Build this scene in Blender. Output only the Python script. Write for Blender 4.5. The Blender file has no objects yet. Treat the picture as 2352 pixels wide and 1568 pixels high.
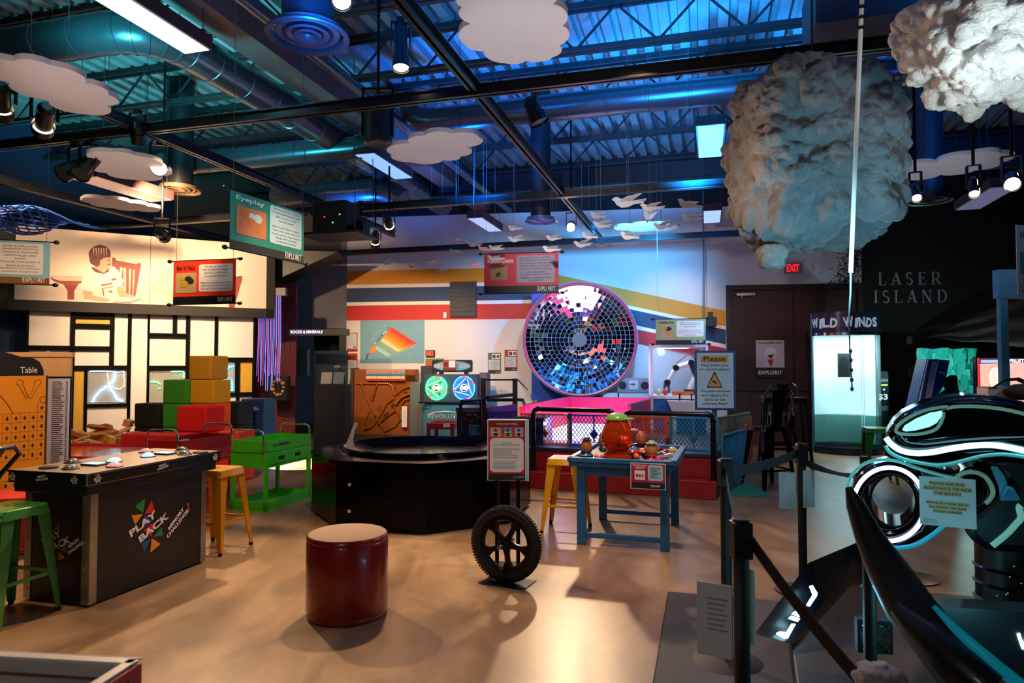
import bpy, bmesh, math, random
from mathutils import Vector, Matrix, noise
PI = math.pi; D = bpy.data; SC = bpy.context.scene; COL = SC.collection
random.seed(7)
# ------------------------------------------------------------------ camera, world, exposure
FPX = 1568.0; EYE = 1.5; PITCH = math.atan(56/FPX)
cd = D.cameras.new('camera'); cd.lens = 24; cd.sensor_width = 36; cd.clip_start = .05; cd.clip_end = 100
cd.dof.use_dof = True; cd.dof.focus_distance = 6.0; cd.dof.aperture_fstop = 3.5
cam = D.objects.new('camera', cd); COL.objects.link(cam)
cam.location = (0, 0, EYE); cam.rotation_euler = (PI/2+PITCH, 0, 0); SC.camera = cam
SC.view_settings.view_transform = 'Standard'; SC.view_settings.look = 'None'
SC.view_settings.gamma = 1; SC.view_settings.use_curve_mapping = False; SC.view_settings.exposure = 0.25
w = D.worlds.new('dim_hall'); SC.world = w; w.use_nodes = True
w.node_tree.nodes['Background'].inputs[0].default_value = (.35, .5, .9, 1)
w.node_tree.nodes['Background'].inputs[1].default_value = .012

def hexc(c):
    if isinstance(c, str):
        c = [int(c[i:i+2], 16) for i in (0, 2, 4)]
    return tuple(((x/255)/12.92 if x/255 <= .04045 else (((x/255)+.055)/1.055)**2.4) for x in c)
def lamp(kind, loc, energy, color, aim=None, size=.1, angle=60, blend=.6, sy=None, name='light'):
    l = D.lights.new(name, kind); l.energy = energy; l.color = color
    if kind == 'SPOT': l.spot_size = math.radians(angle); l.spot_blend = blend; l.shadow_soft_size = size
    elif kind == 'AREA':
        l.size = size
        if sy: l.shape = 'RECTANGLE'; l.size_y = sy
    else: l.shadow_soft_size = size
    o = D.objects.new(name, l); COL.objects.link(o); o.location = loc
    if aim is not None: o.rotation_euler = (Vector(aim)-Vector(loc)).to_track_quat('-Z', 'Y').to_euler()
    return o
WARM = (1, .66, .38); CYAN = (.05, .55, .62); BLUE = (.003, .18, 1); WHITE = (1, .93, .85); AZURE = (.005, .30, 1)
# warm theatre spots on the tracks, a few lamps added as fill
lamp('SPOT', (.92, 10.7, 3.62), 950, WARM, (-.3, 3.6, 0), .08, 62, .5, name='key_spot_back')
lamp('SPOT', (-.9, 6.1, 3.6), 420, WARM, (-.8, 4.2, 0), .08, 80, .8, name='key_spot_floor')
lamp('SPOT', (-3.3, 7.3, 3.6), 520, WARM, (-2.3, 3.6, 0), .06, 80, .6, name='key_spot_left')
lamp('SPOT', (-4.4, 8.2, 3.7), 950, WARM, (-5.3, 11.7, 2.7), .06, 85, .9, name='mural_spot')
lamp('SPOT', (-5.6, 7.0, 3.7), 420, WARM, (-7.4, 11.0, 2.4), .06, 90, .9, name='mural_spot_b')
lamp('SPOT', (-2.2, 5.2, 3.7), 260, WARM, (-5.0, 6.2, 1.0), .06, 60, .8, name='board_spot')
lamp('SPOT', (-2.4, 10.6, 3.6), 520, WARM, (-2.0, 14, 1.5), .06, 62, .9, name='piano_spot')
lamp('SPOT', (-1.2, 9.6, 3.6), 420, (1, .75, .55), (-.6, 13.8, 1.4), .06, 60, .9, name='wall_spot')
lamp('SPOT', (-1.2, 5.0, 3.7), 170, WARM, (-2.7, 7.4, .4), .06, 45, .8, name='cart_fill')  # added fill lamp that brightens the green cart
lamp('SPOT', (-1.2, 3.4, 3.9), 75, (.85, .95, 1), (-2.25, 5.9, 2.5), .06, 45, .8, name='banner_fill')  # added cool fill lamp for the teal banner
lamp('SPOT', (.9, 4.7, 3.9), 300, (1, .72, .5), (.6, 6.5, .5), .08, 75, .8, name='table_fill')  # added fill lamp over the blue table
lamp('SPOT', (4.6, 7.2, 3.9), 380, WARM, (4.1, 9.8, 0), .06, 60, .6, name='door_spot')
lamp('SPOT', (5.6, 7.0, 3.7), 200, WARM, (2.6, 4.2, 0), .06, 70, .8, name='right_spot')
lamp('SPOT', (-3.2, 4.0, 4.2), 260, WARM, (-3.4, 2.6, 0), .1, 80, .9, name='left_floor_spot')
# coloured washes thrown up on the deck and on the back wall, then added fill lamps
for (x, y, e, c, a) in ((-3.6, 5.2, 260, CYAN, 120), (-4.0, 7.6, 300, CYAN, 120), (-6.5, 9.5, 160, CYAN, 120), (-1.2, 4.2, 240, BLUE, 125),
                        (1.2, 5.4, 520, AZURE, 120), (2.2, 8.2, 560, AZURE, 120), (-.6, 8.6, 330, BLUE, 125), (3.6, 3.8, 160, BLUE, 120),
                        (5.0, 7.4, 260, BLUE, 125), (-2.4, 10.8, 200, BLUE, 125), (1.4, 11.2, 180, AZURE, 125)):
    lamp('SPOT', (x, y, 3.62), e*1.7, c, (x+.3, y+1.0, 6), .15, a, .7, name='deck_uplight')
lamp('SPOT', (2.1, 10.0, 3.5), 680, (.03, .42, 1), (1.7, 14, 2.8), .1, 82, .8, name='wall_blue_wash')
lamp('SPOT', (3.2, 9.6, 2.6), 50, (.3, .6, 1), (2.0, 14, 1.6), .1, 90, .8, name='wall_blue_low')
lamp('SPOT', (3.4, 10.8, 3.6), 120, (1, .62, .3), (3.2, 13.5, 2.3), .1, 50, .9, name='door_wall_warm')
lamp('SPOT', (4.2, 9.2, 3.6), 70, WARM, (5.0, 13, 1.6), .1, 50, .9, name='door_fill')  # added fill lamp, warms the doors against the blue spill
lamp('SPOT', (1.2, 4.2, 3.6), 130, (.95, .97, 1), (2.6, 8.3, 1.5), .06, 26, .8, name='notice_fill')  # added fill lamp, lights the Please sign from the front
lamp('SPOT', (-.6, 2.0, 3.6), 60, (1, .93, .88), (0, 5.0, 1.0), .06, 24, .8, name='stand_fill')  # added fill lamp for the face of the gyroscope sign
lamp('SPOT', (-1.5, -1.8, 3.9), 85, (1, .88, .82), (-.8, 6.5, 1.3), .3, 100, 1, name='camera_fill')  # added soft fill from behind the camera, no real fixture
lamp('SPOT', (-.2, 5.6, 3.3), 170, (1, .95, .95), (1.2, 9.0, 3.2), .05, 60, .9, name='bird_fill')  # added fill lamp to whiten the paper birds
for (x, y, e, c, tx, ty) in ((-2.9, 3.0, 34, (1, .85, .82), -2.9, 4.9), (-3.4, 5.2, 26, (1, .8, .7), -3.9, 6.9), (-.6, 4.6, 22, (.85, .88, 1), -.7, 6.4), (.0, 2.6, 34, (.75, .85, 1), .05, 4.1), (3.6, 5.2, 16, (.8, .85, 1), 4.2, 7.0)): lamp('SPOT', (x, y, .9), e*3.8, c, (tx, ty, 3.5), .1, 32, .9, name='cloud_under_fill')  # added low fill lamps, only there to brighten the cloud undersides
lamp('SPOT', (3.6, 2.2, 2.6), 34, (.6, .85, 1), (2.6, 3.6, .7), .1, 70, .8, name='bike_spot')
lamp('SPOT', (-3.0, 6.4, 3.7), 260, WARM, (-5.0, 9.3, .8), .06, 70, .8, name='foam_fill')  # added fill lamp that brightens the foam blocks

# ------------------------------------------------------------------ pixel helpers (photo frame 2352x1568)
def ray(px, py):
    u = (px-1176)/FPX; v = (784-py)/FPX; c, s = math.cos(PITCH), math.sin(PITCH)
    return Vector((u, c - v*s, s + v*c))
def at(px, py, Y):
    d = ray(px, py); return Vector((0, 0, EYE)) + d*(Y/d.y)
def F(px, py, z=0.0):
    d = ray(px, py); return Vector((0, 0, EYE)) + d*((z-EYE)/d.z)
R = -math.radians(15.8)
AX = Vector((math.cos(R), math.sin(R), 0)); BX = Vector((-math.sin(R), math.cos(R), 0))
class Pl:                                   # a vertical plane standing in the room
    def __init__(s, x, y, yaw):
        s.o = Vector((x, y, 0)); s.yaw = math.radians(yaw); s.t = Vector((math.cos(s.yaw), math.sin(s.yaw), 0)); s.n = Vector((-s.t.y, s.t.x, 0))
    def uz(s, px, py, off=0):
        d = ray(px, py); c = Vector((0, 0, EYE)); k = ((s.o + s.n*off - c).dot(s.n))/d.dot(s.n); p = c + d*k
        return (p-s.o).dot(s.t), p.z
    def rect(s, x0, y0, x1, y1, off=0):
        a = s.uz(x0, (y0), off); b = s.uz(x1, y1, off); return a[0], b[1], b[0], a[1]
    def pt(s, u, off=0, z=0): 
        p = s.o + s.t*u + s.n*off; return Vector((p.x, p.y, z))
# ------------------------------------------------------------------ materials
MC = {}
def M(c, rough=.5, metal=0, em=0, alpha=None, trans=0, var=.12, sc=8, bump=0, coat=0):
    key = (str(c), rough, metal, em, alpha, trans, var, sc, bump, coat)
    if key in MC: return MC[key]
    m = D.materials.new('mat_%03d' % len(MC)); m.use_nodes = True; nt = m.node_tree; b = nt.nodes['Principled BSDF']
    col = hexc(c); n = nt.nodes.new('ShaderNodeTexNoise'); n.inputs['Scale'].default_value = sc; n.inputs['Detail'].default_value = 4
    tc = nt.nodes.new('ShaderNodeTexCoord'); nt.links.new(tc.outputs['Object'], n.inputs['Vector'])
    mx = nt.nodes.new('ShaderNodeMix'); mx.data_type = 'RGBA'
    mx.inputs[6].default_value = tuple(x*(1-var) for x in col)+(1,); mx.inputs[7].default_value = tuple(min(1, x*(1+var)) for x in col)+(1,)
    nt.links.new(n.outputs['Fac'], mx.inputs[0]); nt.links.new(mx.outputs[2], b.inputs['Base Color'])
    b.inputs['Roughness'].default_value = rough; b.inputs['Metallic'].default_value = metal
    b.inputs['Transmission Weight'].default_value = trans; b.inputs['Coat Weight'].default_value = coat
    if em: b.inputs['Emission Color'].default_value = col+(1,); b.inputs['Emission Strength'].default_value = em
    if alpha is not None: b.inputs['Alpha'].default_value = alpha
    if bump:
        bp = nt.nodes.new('ShaderNodeBump'); bp.inputs['Strength'].default_value = bump; nt.links.new(n.outputs['Fac'], bp.inputs['Height']); nt.links.new(bp.outputs[0], b.inputs['Normal'])
    MC[key] = m; return m
# ------------------------------------------------------------------ mesh builder
class MB:
    def __init__(s): s.v = []; s.f = []
    def add(s, vs, fs):
        k = len(s.v); s.v += [tuple(x) for x in vs]; s.f += [tuple(i+k for i in f) for f in fs]; return s
    def box(s, x0, x1, y0, y1, z0, z1, m=None):
        vs = [Vector((x, y, z)) for z in (z0, z1) for x, y in ((x0, y0), (x1, y0), (x1, y1), (x0, y1))]
        if m is not None: vs = [m @ q for q in vs]
        return s.add(vs, [(3, 2, 1, 0), (4, 5, 6, 7), (0, 1, 5, 4), (1, 2, 6, 5), (2, 3, 7, 6), (3, 0, 4, 7)])
    def bar(s, p, q, w, h, up=(0, 0, 1)):            # a rectangular bar from p to q
        p = Vector(p); q = Vector(q); d = (q-p).normalized(); u = Vector(up)
        if abs(d.dot(u)) > .99: u = Vector((0, 1, 0))
        r = d.cross(u).normalized(); u = r.cross(d)
        vs = [e + r*a*w/2 + u*b*h/2 for e in (p, q) for a, b in ((-1, -1), (1, -1), (1, 1), (-1, 1))]
        return s.add(vs, [(0, 1, 2, 3), (7, 6, 5, 4), (0, 4, 5, 1), (1, 5, 6, 2), (2, 6, 7, 3), (3, 7, 4, 0)])
    def cyl(s, p, q, r, r2=None, n=16, cap=True):
        p = Vector(p); q = Vector(q); r2 = r if r2 is None else r2; d = (q-p).normalized()
        a = d.orthogonal().normalized(); b = d.cross(a)
        vs = [c + (a*math.cos(2*PI*i/n) + b*math.sin(2*PI*i/n))*rr for c, rr in ((p, r), (q, r2)) for i in range(n)]
        fs = [(i, (i+1) % n, n+(i+1) % n, n+i) for i in range(n)]
        if cap: fs += [tuple(range(n))[::-1], tuple(range(n, 2*n))]
        return s.add(vs, fs)
    def tube(s, pts, r, n=8, closed=False, flat=1.0):
        pts = [Vector(p) for p in pts]; N = len(pts); rings = []; a = None
        for i, p in enumerate(pts):
            if closed: d = (pts[(i+1) % N]-pts[i-1]).normalized()
            else: d = ((pts[min(i+1, N-1)]-pts[max(i-1, 0)])).normalized()
            if a is None: a = d.orthogonal().normalized()
            a = (a - d*a.dot(d)).normalized(); b = d.cross(a)
            rr = r[i] if isinstance(r, (list, tuple)) else r
            rings.append([p + (a*math.cos(2*PI*k/n)*flat + b*math.sin(2*PI*k/n))*rr for k in range(n)])
        vs = [x for q in rings for x in q]; fs = []
        for i in range(N if closed else N-1):
            j = (i+1) % N
            for k in range(n): fs.append((i*n+k, i*n+(k+1) % n, j*n+(k+1) % n, j*n+k))
        if not closed: fs += [tuple(range(n))[::-1], tuple((N-1)*n+k for k in range(n))]
        return s.add(vs, fs)
    def prism(s, poly, a, b, ax='y'):                # poly in the plane across ax, extruded a..b
        n = len(poly)
        f = {'y': lambda u, v, t: (u, t, v), 'z': lambda u, v, t: (u, v, t), 'x': lambda u, v, t: (t, u, v)}[ax]
        vs = [f(u, v, a) for u, v in poly] + [f(u, v, b) for u, v in poly]
        return s.add(vs, [tuple(range(n)), tuple(range(n, 2*n))[::-1]] + [(i, n+i, n+(i+1) % n, (i+1) % n) for i in range(n)])
    def lathe(s, prof, n=32, c=(0, 0, 0), ax='z', arc=None):
        c = Vector(c); full = arc is None; a0, a1 = arc or (0, 2*PI); m = n if full else n+1; vs = []
        for r, h in prof:
            for i in range(m):
                t = a0+(a1-a0)*i/n; x, y = r*math.cos(t), r*math.sin(t)
                vs.append(c + Vector({'z': (x, y, h), 'y': (x, h, y), 'x': (h, x, y)}[ax]))
        fs = []
        for k in range(len(prof)-1):
            for i in range(n):
                j = (i+1) % m; fs.append((k*m+i, k*m+j, (k+1)*m+j, (k+1)*m+i))
        return s.add(vs, fs)
    def sph(s, c, r, n=14, sc=(1, 1, 1), half=False):
        k = n//2; prof = []; c = Vector(c); vs = []
        lo = 0 if half else -PI/2
        for j in range(k+1):
            t = lo + (PI/2-lo)*j/k
            for i in range(n):
                a = 2*PI*i/n; vs.append(c + Vector((r*sc[0]*math.cos(t)*math.cos(a), r*sc[1]*math.cos(t)*math.sin(a), r*sc[2]*math.sin(t))))
        return s.add(vs, [(j*n+i, j*n+(i+1) % n, (j+1)*n+(i+1) % n, (j+1)*n+i) for j in range(k) for i in range(n)])
    def xf(s, m):
        s.v = [tuple(m @ Vector(x)) for x in s.v]; return s
    def build(s, name, mat, parent=None, smooth=True, bevel=0, seg=2, fix=True):
        me = D.meshes.new(name); me.from_pydata(s.v, [], s.f)
        if fix:
            bm = bmesh.new(); bm.from_mesh(me); bmesh.ops.remove_doubles(bm, verts=bm.verts, dist=1e-5)
            bmesh.ops.recalc_face_normals(bm, faces=bm.faces); bm.to_mesh(me); bm.free()
        if smooth:
            me.shade_smooth(); me.set_sharp_from_angle(angle=math.radians(38))
        me.materials.append(mat)
        o = D.objects.new(name, me); COL.objects.link(o)
        if parent is not None: o.parent = parent
        if bevel:
            b = o.modifiers.new('bevel', 'BEVEL'); b.width = bevel; b.segments = seg; b.limit_method = 'ANGLE'; b.angle_limit = math.radians(40)
        return o
def tag(o, label=None, cat=None, group=None, kind=None):
    if label: o['label'] = label
    if cat: o['category'] = cat
    if group: o['group'] = group
    if kind: o['kind'] = kind
    return o
def thing(name, label, cat, loc=(0, 0, 0), rz=0, group=None, rot=None):
    o = D.objects.new(name, None); COL.objects.link(o); o.location = loc; o.rotation_euler = rot or (0, 0, rz)
    o.empty_display_size = .1
    return tag(o, label, cat, group)
def one(name, mb, mat, label, cat, loc=(0, 0, 0), rz=0, group=None, **k):
    o = mb.build(name, mat, **k); o.location = loc; o.rotation_euler = (0, 0, rz); return tag(o, label, cat, group)
def struct(name, mb, mat, loc=(0, 0, 0), rz=0, **k):
    o = mb.build(name, mat, **k); o.location = loc; o.rotation_euler = (0, 0, rz); o['kind'] = 'structure'; return o
def kids(o): return [c for c in D.objects if c.parent == o]
def dup(o, label=None, loc=None, rz=None, group=None, parent=None):
    c = o.copy(); COL.objects.link(c); c.parent = parent
    if label: c['label'] = label
    if group: c['group'] = group
    if loc is not None: c.location = loc
    if rz is not None: c.rotation_euler = (0, 0, rz)
    for ch in kids(o): dup(ch, parent=c)
    return c
def rrect(x0, z0, x1, z1, r, n=5):
    p = []
    for cx, cz, a in ((x1-r, z1-r, 0), (x0+r, z1-r, PI/2), (x0+r, z0+r, PI), (x1-r, z0+r, 3*PI/2)):
        for i in range(n+1): t = a+PI/2*i/n; p.append((cx+r*math.cos(t), cz+r*math.sin(t)))
    return p
def txt(parent, body, x0, z0, w, h, mat, y=-.004, name='lettering', ext=.0006, bold=0, rot=0, align='CENTER', shear=0, flat=False, xf=None, lines=1.0):
    cu = D.curves.new('t', 'FONT'); cu.body = body; cu.size = 1; cu.align_x = align; cu.offset = bold; cu.shear = shear; cu.resolution_u = 3; cu.space_line = lines
    to = D.objects.new('t', cu); COL.objects.link(to); dg = bpy.context.evaluated_depsgraph_get(); dg.update()
    me = D.meshes.new_from_object(to.evaluated_get(dg)); D.objects.remove(to); D.curves.remove(cu)
    xs = [v.co.x for v in me.vertices]; ys = [v.co.y for v in me.vertices]; a, b, c, d = min(xs), max(xs), min(ys), max(ys)
    cx, cz = x0+w/2, z0+h/2; cr, sr = math.cos(rot), math.sin(rot)
    for v in me.vertices:
        u = ((v.co.x-a)/(b-a)-.5)*w; t = ((v.co.y-c)/(d-c)-.5)*h
        u, t = u*cr-t*sr, u*sr+t*cr
        p = Vector((cx+u, cz+t, y)) if flat else Vector((cx+u, y, cz+t))
        v.co = xf(p) if xf else p
    me.name = name; me.materials.clear(); me.materials.append(mat)
    o = D.objects.new(name, me); COL.objects.link(o); o.parent = parent
    return o
def flat(parent, name, poly, mat, y=-.003, t=.001):
    return MB().prism(poly, y-t, y).build(name, mat, parent, smooth=False)
def logo(p, x, z, w, mat, y=-.004, pre='EXPL', post='RIT'):   # EXPL(swirl)RIT word mark, left end x, baseline z
    h = w*.24
    txt(p, pre, x, z, w*.46, h, mat, y, bold=.012); txt(p, post, x+w*.68, z, w*.32, h, mat, y, bold=.012)
    for a0, a1 in ((-1.2, 1.3), (2.0, 4.4)):
        pts = []; c = (x+w*.565, z+h*.5)
        n = 8
        for i in range(n+1): t = a0+(a1-a0)*i/n; pts.append((c[0]+w*.085*math.cos(t), c[1]+h*.52*math.sin(t)))
        for i in range(n, -1, -1): t = a0+(a1-a0)*i/n; k = .72; pts.append((c[0]+w*.085*k*math.cos(t)+.0, c[1]+h*.52*k*math.sin(t)))
        flat(p, 'logo_swirl', pts, mat, y)
# ================================================================== THE ROOM
PB = Pl(-3.48, 14.33, -7.9)
def floor_mat():
    m = D.materials.new('polished_concrete'); m.use_nodes = True; nt = m.node_tree; b = nt.nodes['Principled BSDF']; L = nt.links.new
    tc = nt.nodes.new('ShaderNodeTexCoord')
    def N(scale, det, dist, rough=.55):
        n = nt.nodes.new('ShaderNodeTexNoise'); n.inputs['Scale'].default_value = scale; n.inputs['Detail'].default_value = det; n.inputs['Distortion'].default_value = dist; n.inputs['Roughness'].default_value = rough
        mp = nt.nodes.new('ShaderNodeMapping'); mp.inputs['Rotation'].default_value = (0, 0, .7); mp.inputs['Scale'].default_value = (1, .45, 1); L(tc.outputs['Object'], mp.inputs['Vector']); L(mp.outputs[0], n.inputs['Vector']); return n
    n1 = N(.8, 7, .9); n2 = N(2.6, 9, 1.0); n3 = N(70, 3, 0)
    r = nt.nodes.new('ShaderNodeValToRGB'); e = r.color_ramp.elements
    e[0].position = .32; e[0].color = (.13, .075, .034, 1); e[1].position = .70; e[1].color = (.40, .27, .15, 1)
    k = e.new(.5); k.color = (.27, .165, .082, 1); L(n1.outputs['Fac'], r.inputs[0])
    r2 = nt.nodes.new('ShaderNodeValToRGB'); e = r2.color_ramp.elements; e[0].position = .38; e[0].color = (.58, .56, .55, 1); e[1].position = .62; e[1].color = (1.12, 1.1, 1.08, 1); L(n2.outputs['Fac'], r2.inputs[0])
    mx = nt.nodes.new('ShaderNodeMix'); mx.data_type = 'RGBA'; mx.blend_type = 'MULTIPLY'; mx.inputs[0].default_value = .8; L(r.outputs[0], mx.inputs[6]); L(r2.outputs[0], mx.inputs[7])
    L(mx.outputs[2], b.inputs['Base Color'])
    mr = nt.nodes.new('ShaderNodeMapRange'); mr.inputs[3].default_value = .26; mr.inputs[4].default_value = .46; L(n2.outputs['Fac'], mr.inputs[0]); L(mr.outputs[0], b.inputs['Roughness'])
    bp = nt.nodes.new('ShaderNodeBump'); bp.inputs['Strength'].default_value = .05; L(n3.outputs['Fac'], bp.inputs['Height']); L(bp.outputs[0], b.inputs['Normal'])
    return m
struct('floor', MB().box(-14, 15, -4, 18, -.1, 0), floor_mat())
BLACK = M('101010', .45, var=.2); BLKM = M('151517', .35, .6); DKGREY = M('2c2c2e', .6); WHITEP = M('f0eeea', .5, var=.04); CHROME = M('d8d8dc', .12, 1)
RUB = M('0c0c0c', .8); SATIN = M('1c1d20', .3, .3)
# back wall, one plane: striped part, blue-lit diagonal part, door part, black part
def wy(px): d = ray(px, 800); return (PB.o-Vector((0, 0, EYE))).dot(PB.n)/d.dot(PB.n)*d.y
u_c = PB.uz(1980, 700)[0]; zs = lambda y: PB.uz(795, y)[1]
d0, dz0 = PB.uz(1667, 655); d1, _ = PB.uz(1980, 655); dtop = PB.uz(1700, 655)[1]
wb = struct('wall_back', MB().prism([(0, 0), (d0, 0), (d0, dtop), (d1, dtop), (d1, 0), (14, 0), (14, 5.6), (0, 5.6)], 0, .2), M('d9d6d2', .7, var=.05, sc=3), PB.o, PB.yaw, smooth=False)
def wpoly(name, pts, mat, th=.004, off=0):
    q = [PB.uz(x, y) for x, y in pts]; return MB().prism(q, -th-off, -off).build(name, mat, wb, smooth=False)
def band(y0, y1, mat, name='painted_stripe'):
    z0, z1 = zs(y1), zs(y0); uu = PB.uz(1222, 700)[0]; return MB().box(0, uu, -.004, 0, z0, z1).build(name, mat, wb, smooth=False)
ORN = M('dc8c08', .6, var=.04); NVY = M('123a66', .6, var=.04); RED = M('c00810', .55, var=.05); WHT = M('ece6e0', .6, var=.03)
band(622, 654, ORN); band(654, 662, WHT, 'white_stripe'); band(662, 694, NVY); band(694, 702, WHT, 'white_stripe'); band(702, 736, RED)
wpoly('diagonal_stripe', [(1222, 618), (1290, 633), (1667, 714), (1667, 749), (1222, 654)], ORN)
wpoly('diagonal_white', [(1222, 654), (1667, 749), (1667, 757), (1222, 662)], WHT)
wpoly('diagonal_stripe', [(1222, 662), (1667, 757), (1667, 791), (1222, 696)], NVY)
wpoly('diagonal_white', [(1222, 696), (1667, 791), (1667, 800), (1222, 704)], WHT)
wpoly('diagonal_stripe', [(1222, 704), (1667, 800), (1667, 833), (1222, 737)], RED)
MB().box(d1, 14, -.03, 0, 0, 5.6).build('black_paint', M('0b0b0c', .8), wb, smooth=False)
MB().box(0, 14, -.02, 0, 4.62, 5.6).build('dark_roof_zone', M('101014', .8), wb, smooth=False)  # wall top coloured dark to stand in for the dark roof structure
# doors
dm = M('3a1c12', .5, var=.1, sc=3)
df = struct('door_1', MB().box(d0, d0+.1, -.06, .1, 0, dtop).box(d1-.1, d1, -.06, .1, 0, dtop).box(d0+.1, d1-.1, -.06, .1, dtop-.1, dtop), M('1f1310', .5), PB.o, PB.yaw)
mid = (d0+d1)/2
for a, b in ((d0+.1, mid-.006), (mid+.006, d1-.1)):
    MB().box(a, b, .0, .06, .01, dtop-.1).build('door_leaf', dm, df, bevel=.004)
    MB().box(a+.1, b-.1, -.055, -.02, 1.02, 1.08).box(a+.12, a+.18, -.03, 0, 1.02, 1.08).box(b-.18, b-.12, -.03, 0, 1.02, 1.08).build('push_bar', M('4a3a34', .4, .5), df, bevel=.004)
q = PB.uz(1690, 674); MB().box(q[0], q[0]+.34, -.1, 0, q[1]-.05, q[1]).cyl((q[0]+.1, -.08, q[1]-.05), (q[0]+.1, -.08, q[1]-.09), .02).build('door_closer', M('8d9499', .3, .8), df)
q = PB.uz(1900, 668); MB().box(q[0], q[0]+.36, -.06, 0, q[1]-.08, q[1]).build('door_closer', M('3c3230', .4, .4), df)
# left: dark alcove wall, red wall, blue wall, side walls
def wallseg(name, p, q, z0, z1, mat, th=.15):
    d = Vector(q)-Vector(p); L = d.length; yw = math.atan2(d.y, d.x)
    return struct(name, MB().box(0, L, 0, th, z0, z1), mat, (p[0], p[1], 0), yw)
GREYW = M('6e6d70', .75, var=.06); REDW = M('6a1618', .6)
pA = at(795, 800, 14.33); pBq = at(770, 800, 14.2); pC = at(680, 800, 13.2); pD = at(650, 800, 12.9); pE = at(560, 800, 13.0)
zt = 1.5+(840-752)/FPX*14.0
wallseg('wall_alcove', (pC.x, pC.y+1.0, 0), (pA.x, pA.y, 0), zt, 5.6, GREYW)
wallseg('wall_alcove_back', (pC.x-.2, pC.y+2.0, 0), (pA.x+.1, pA.y+1.4, 0), 0, zt, M('12222e', .7))
wallseg('wall_alcove_side', (pA.x, pA.y, 0), (pA.x+.1, pA.y+1.5, 0), 0, zt, BLACK)
wallseg('wall_red', (pE.x-1.4, pE.y-.2, 0), (pC.x, pC.y, 0), 0, 3.1, REDW)
struct('trim_1', MB().prism([(0, 3.1), (2.15, 3.1), (3.2, 3.62), (-.2, 3.62)], -.9, 0), BLACK, (pE.x-1.4, pE.y+.1, 0), .12)
wallseg('wall_upper_left', (-9.5, 12.2, 0), (pA.x, pA.y+.02, 0), 3.62, 5.6, M('4a4440', .75))
wallseg('wall_left', (-9.6, 8.6, 0), (-6.6, 13.2, 0), 0, 5.6, M('10335a', .7))
wallseg('wall_far_left', (-10.5, -4, 0), (-9.6, 8.6, 0), 0, 5.6, M('3a3a40', .7))
wallseg('wall_right', (10.2, 12.6, 0), (11.5, -4, 0), 0, 5.6, M('141416', .8))
# deck
def deck():
    mb = MB(); per = .22; prof = [(0, 0), (.115, 0), (.13, .09), (.205, .09)]; x = -15; P = []
    while x < 15:
        P += [(x+a, z) for a, z in prof]; x += per
    vs = [(a, b, z) for b in (-6, 19) for a, z in P]; n = len(P)
    return mb.add(vs, [(i, i+1, n+i+1, n+i) for i in range(n-1)])
DK = M('8d9094', .45, .25, var=.15, sc=2)
struct('ceiling', deck(), DK, (0, 0, 5.5), R, smooth=False, fix=False)
# joists
STEEL = M('2e3034', .45, .4, var=.15)
j = MB(); L = 13.5
for s in (-.045, .045): j.box(-L, L, s-.02, s+.02, -.06, -.0).box(-L, L, s-.028, s+.028, -.53, -.49)
x = -L; k = 0
while x < L-.5: j.bar((x, 0, -.5 if k % 2 else -.04), (x+.45, 0, -.04 if k % 2 else -.5), .022, .022); x += .45; k += 1
ordn = ['first', 'second', 'third', 'fourth', 'fifth', 'sixth', 'seventh', 'eighth', 'ninth', 'tenth', 'eleventh', 'twelfth', 'thirteenth', 'fourteenth', 'fifteenth', 'sixteenth', 'seventeenth', 'eighteenth', 'nineteenth', 'twentieth', 'twenty-first', 'twenty-second', 'twenty-third', 'twenty-fourth', 'twenty-fifth', 'twenty-sixth']
J0 = None
for i in range(9):
    b = 3.0+i*1.45; p = BX*b
    lb = 'dark open-web steel joist under the deck, %s counted from the front of the hall' % ordn[i]
    if J0 is None: J0 = one('steel_joist', j, STEEL, lb, 'joist', (p.x, p.y, 5.49), R, 'open-web joists under the deck', smooth=False)
    else: dup(J0, lb, (p.x, p.y, 5.49))
def rowline(px, py, z, dirv, a, b): p = F(px, py, z); return p+dirv*a, p+dirv*b
def beam(name, px, py, z, dirv, a, b, wd, h, mat, label, cat, fl=None, grp=None):
    p = F(px, py, z); m = MB()
    if fl: m.box(a, b, -.012, .012, 0, h).box(a, b, -wd/2, wd/2, 0, fl).box(a, b, -wd/2, wd/2, h-fl, h)
    else: m.box(a, b, -wd/2, wd/2, 0, h)
    return one(name, m, mat, label, cat, (p.x, p.y, z), math.atan2(dirv.y, dirv.x), grp, smooth=False)
TRK = M('303236', .3, .5)
beam('roof_girder', 1400, 430, 4.5, AX, -7, 9, .3, .38, M('1c1c20', .6), 'deep black steel girder spanning just in front of the back wall', 'beam', .03)
beam('roof_girder', 800, 268, 4.7, BX, -12, 6, .34, .3, M('6b5a58', .6), 'wide brown boxed beam running to the back beside the spiral duct', 'beam')
g = 'black lighting tracks'
beam('lighting_track', 1090, 222, 3.7, AX, -7.5, 9, .08, .09, TRK, 'black lighting track crossing the hall nearest to the front', 'track', .012, g)
beam('lighting_track', 1176, 462, 3.7, AX, -7, 8, .08, .1, TRK, 'black lighting track crossing the middle of the hall beneath the spiral duct', 'track', .012, g)
beam('lighting_track', 1176, 568, 3.65, AX, -5, 6.2, .08, .1, TRK, 'black lighting track crossing right before the striped back wall', 'track', .012, g)
beam('lighting_track', 1090, 214, 3.72, BX, -4.5, 7.2, .08, .1, TRK, 'long black lighting track running front to back above the flock of birds', 'track', .012, g)
beam('lighting_track', 327, 306, 3.72, BX, -6, 5.5, .08, .1, TRK, 'black lighting track running front to back above the counter game', 'track', .012, g)
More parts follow.
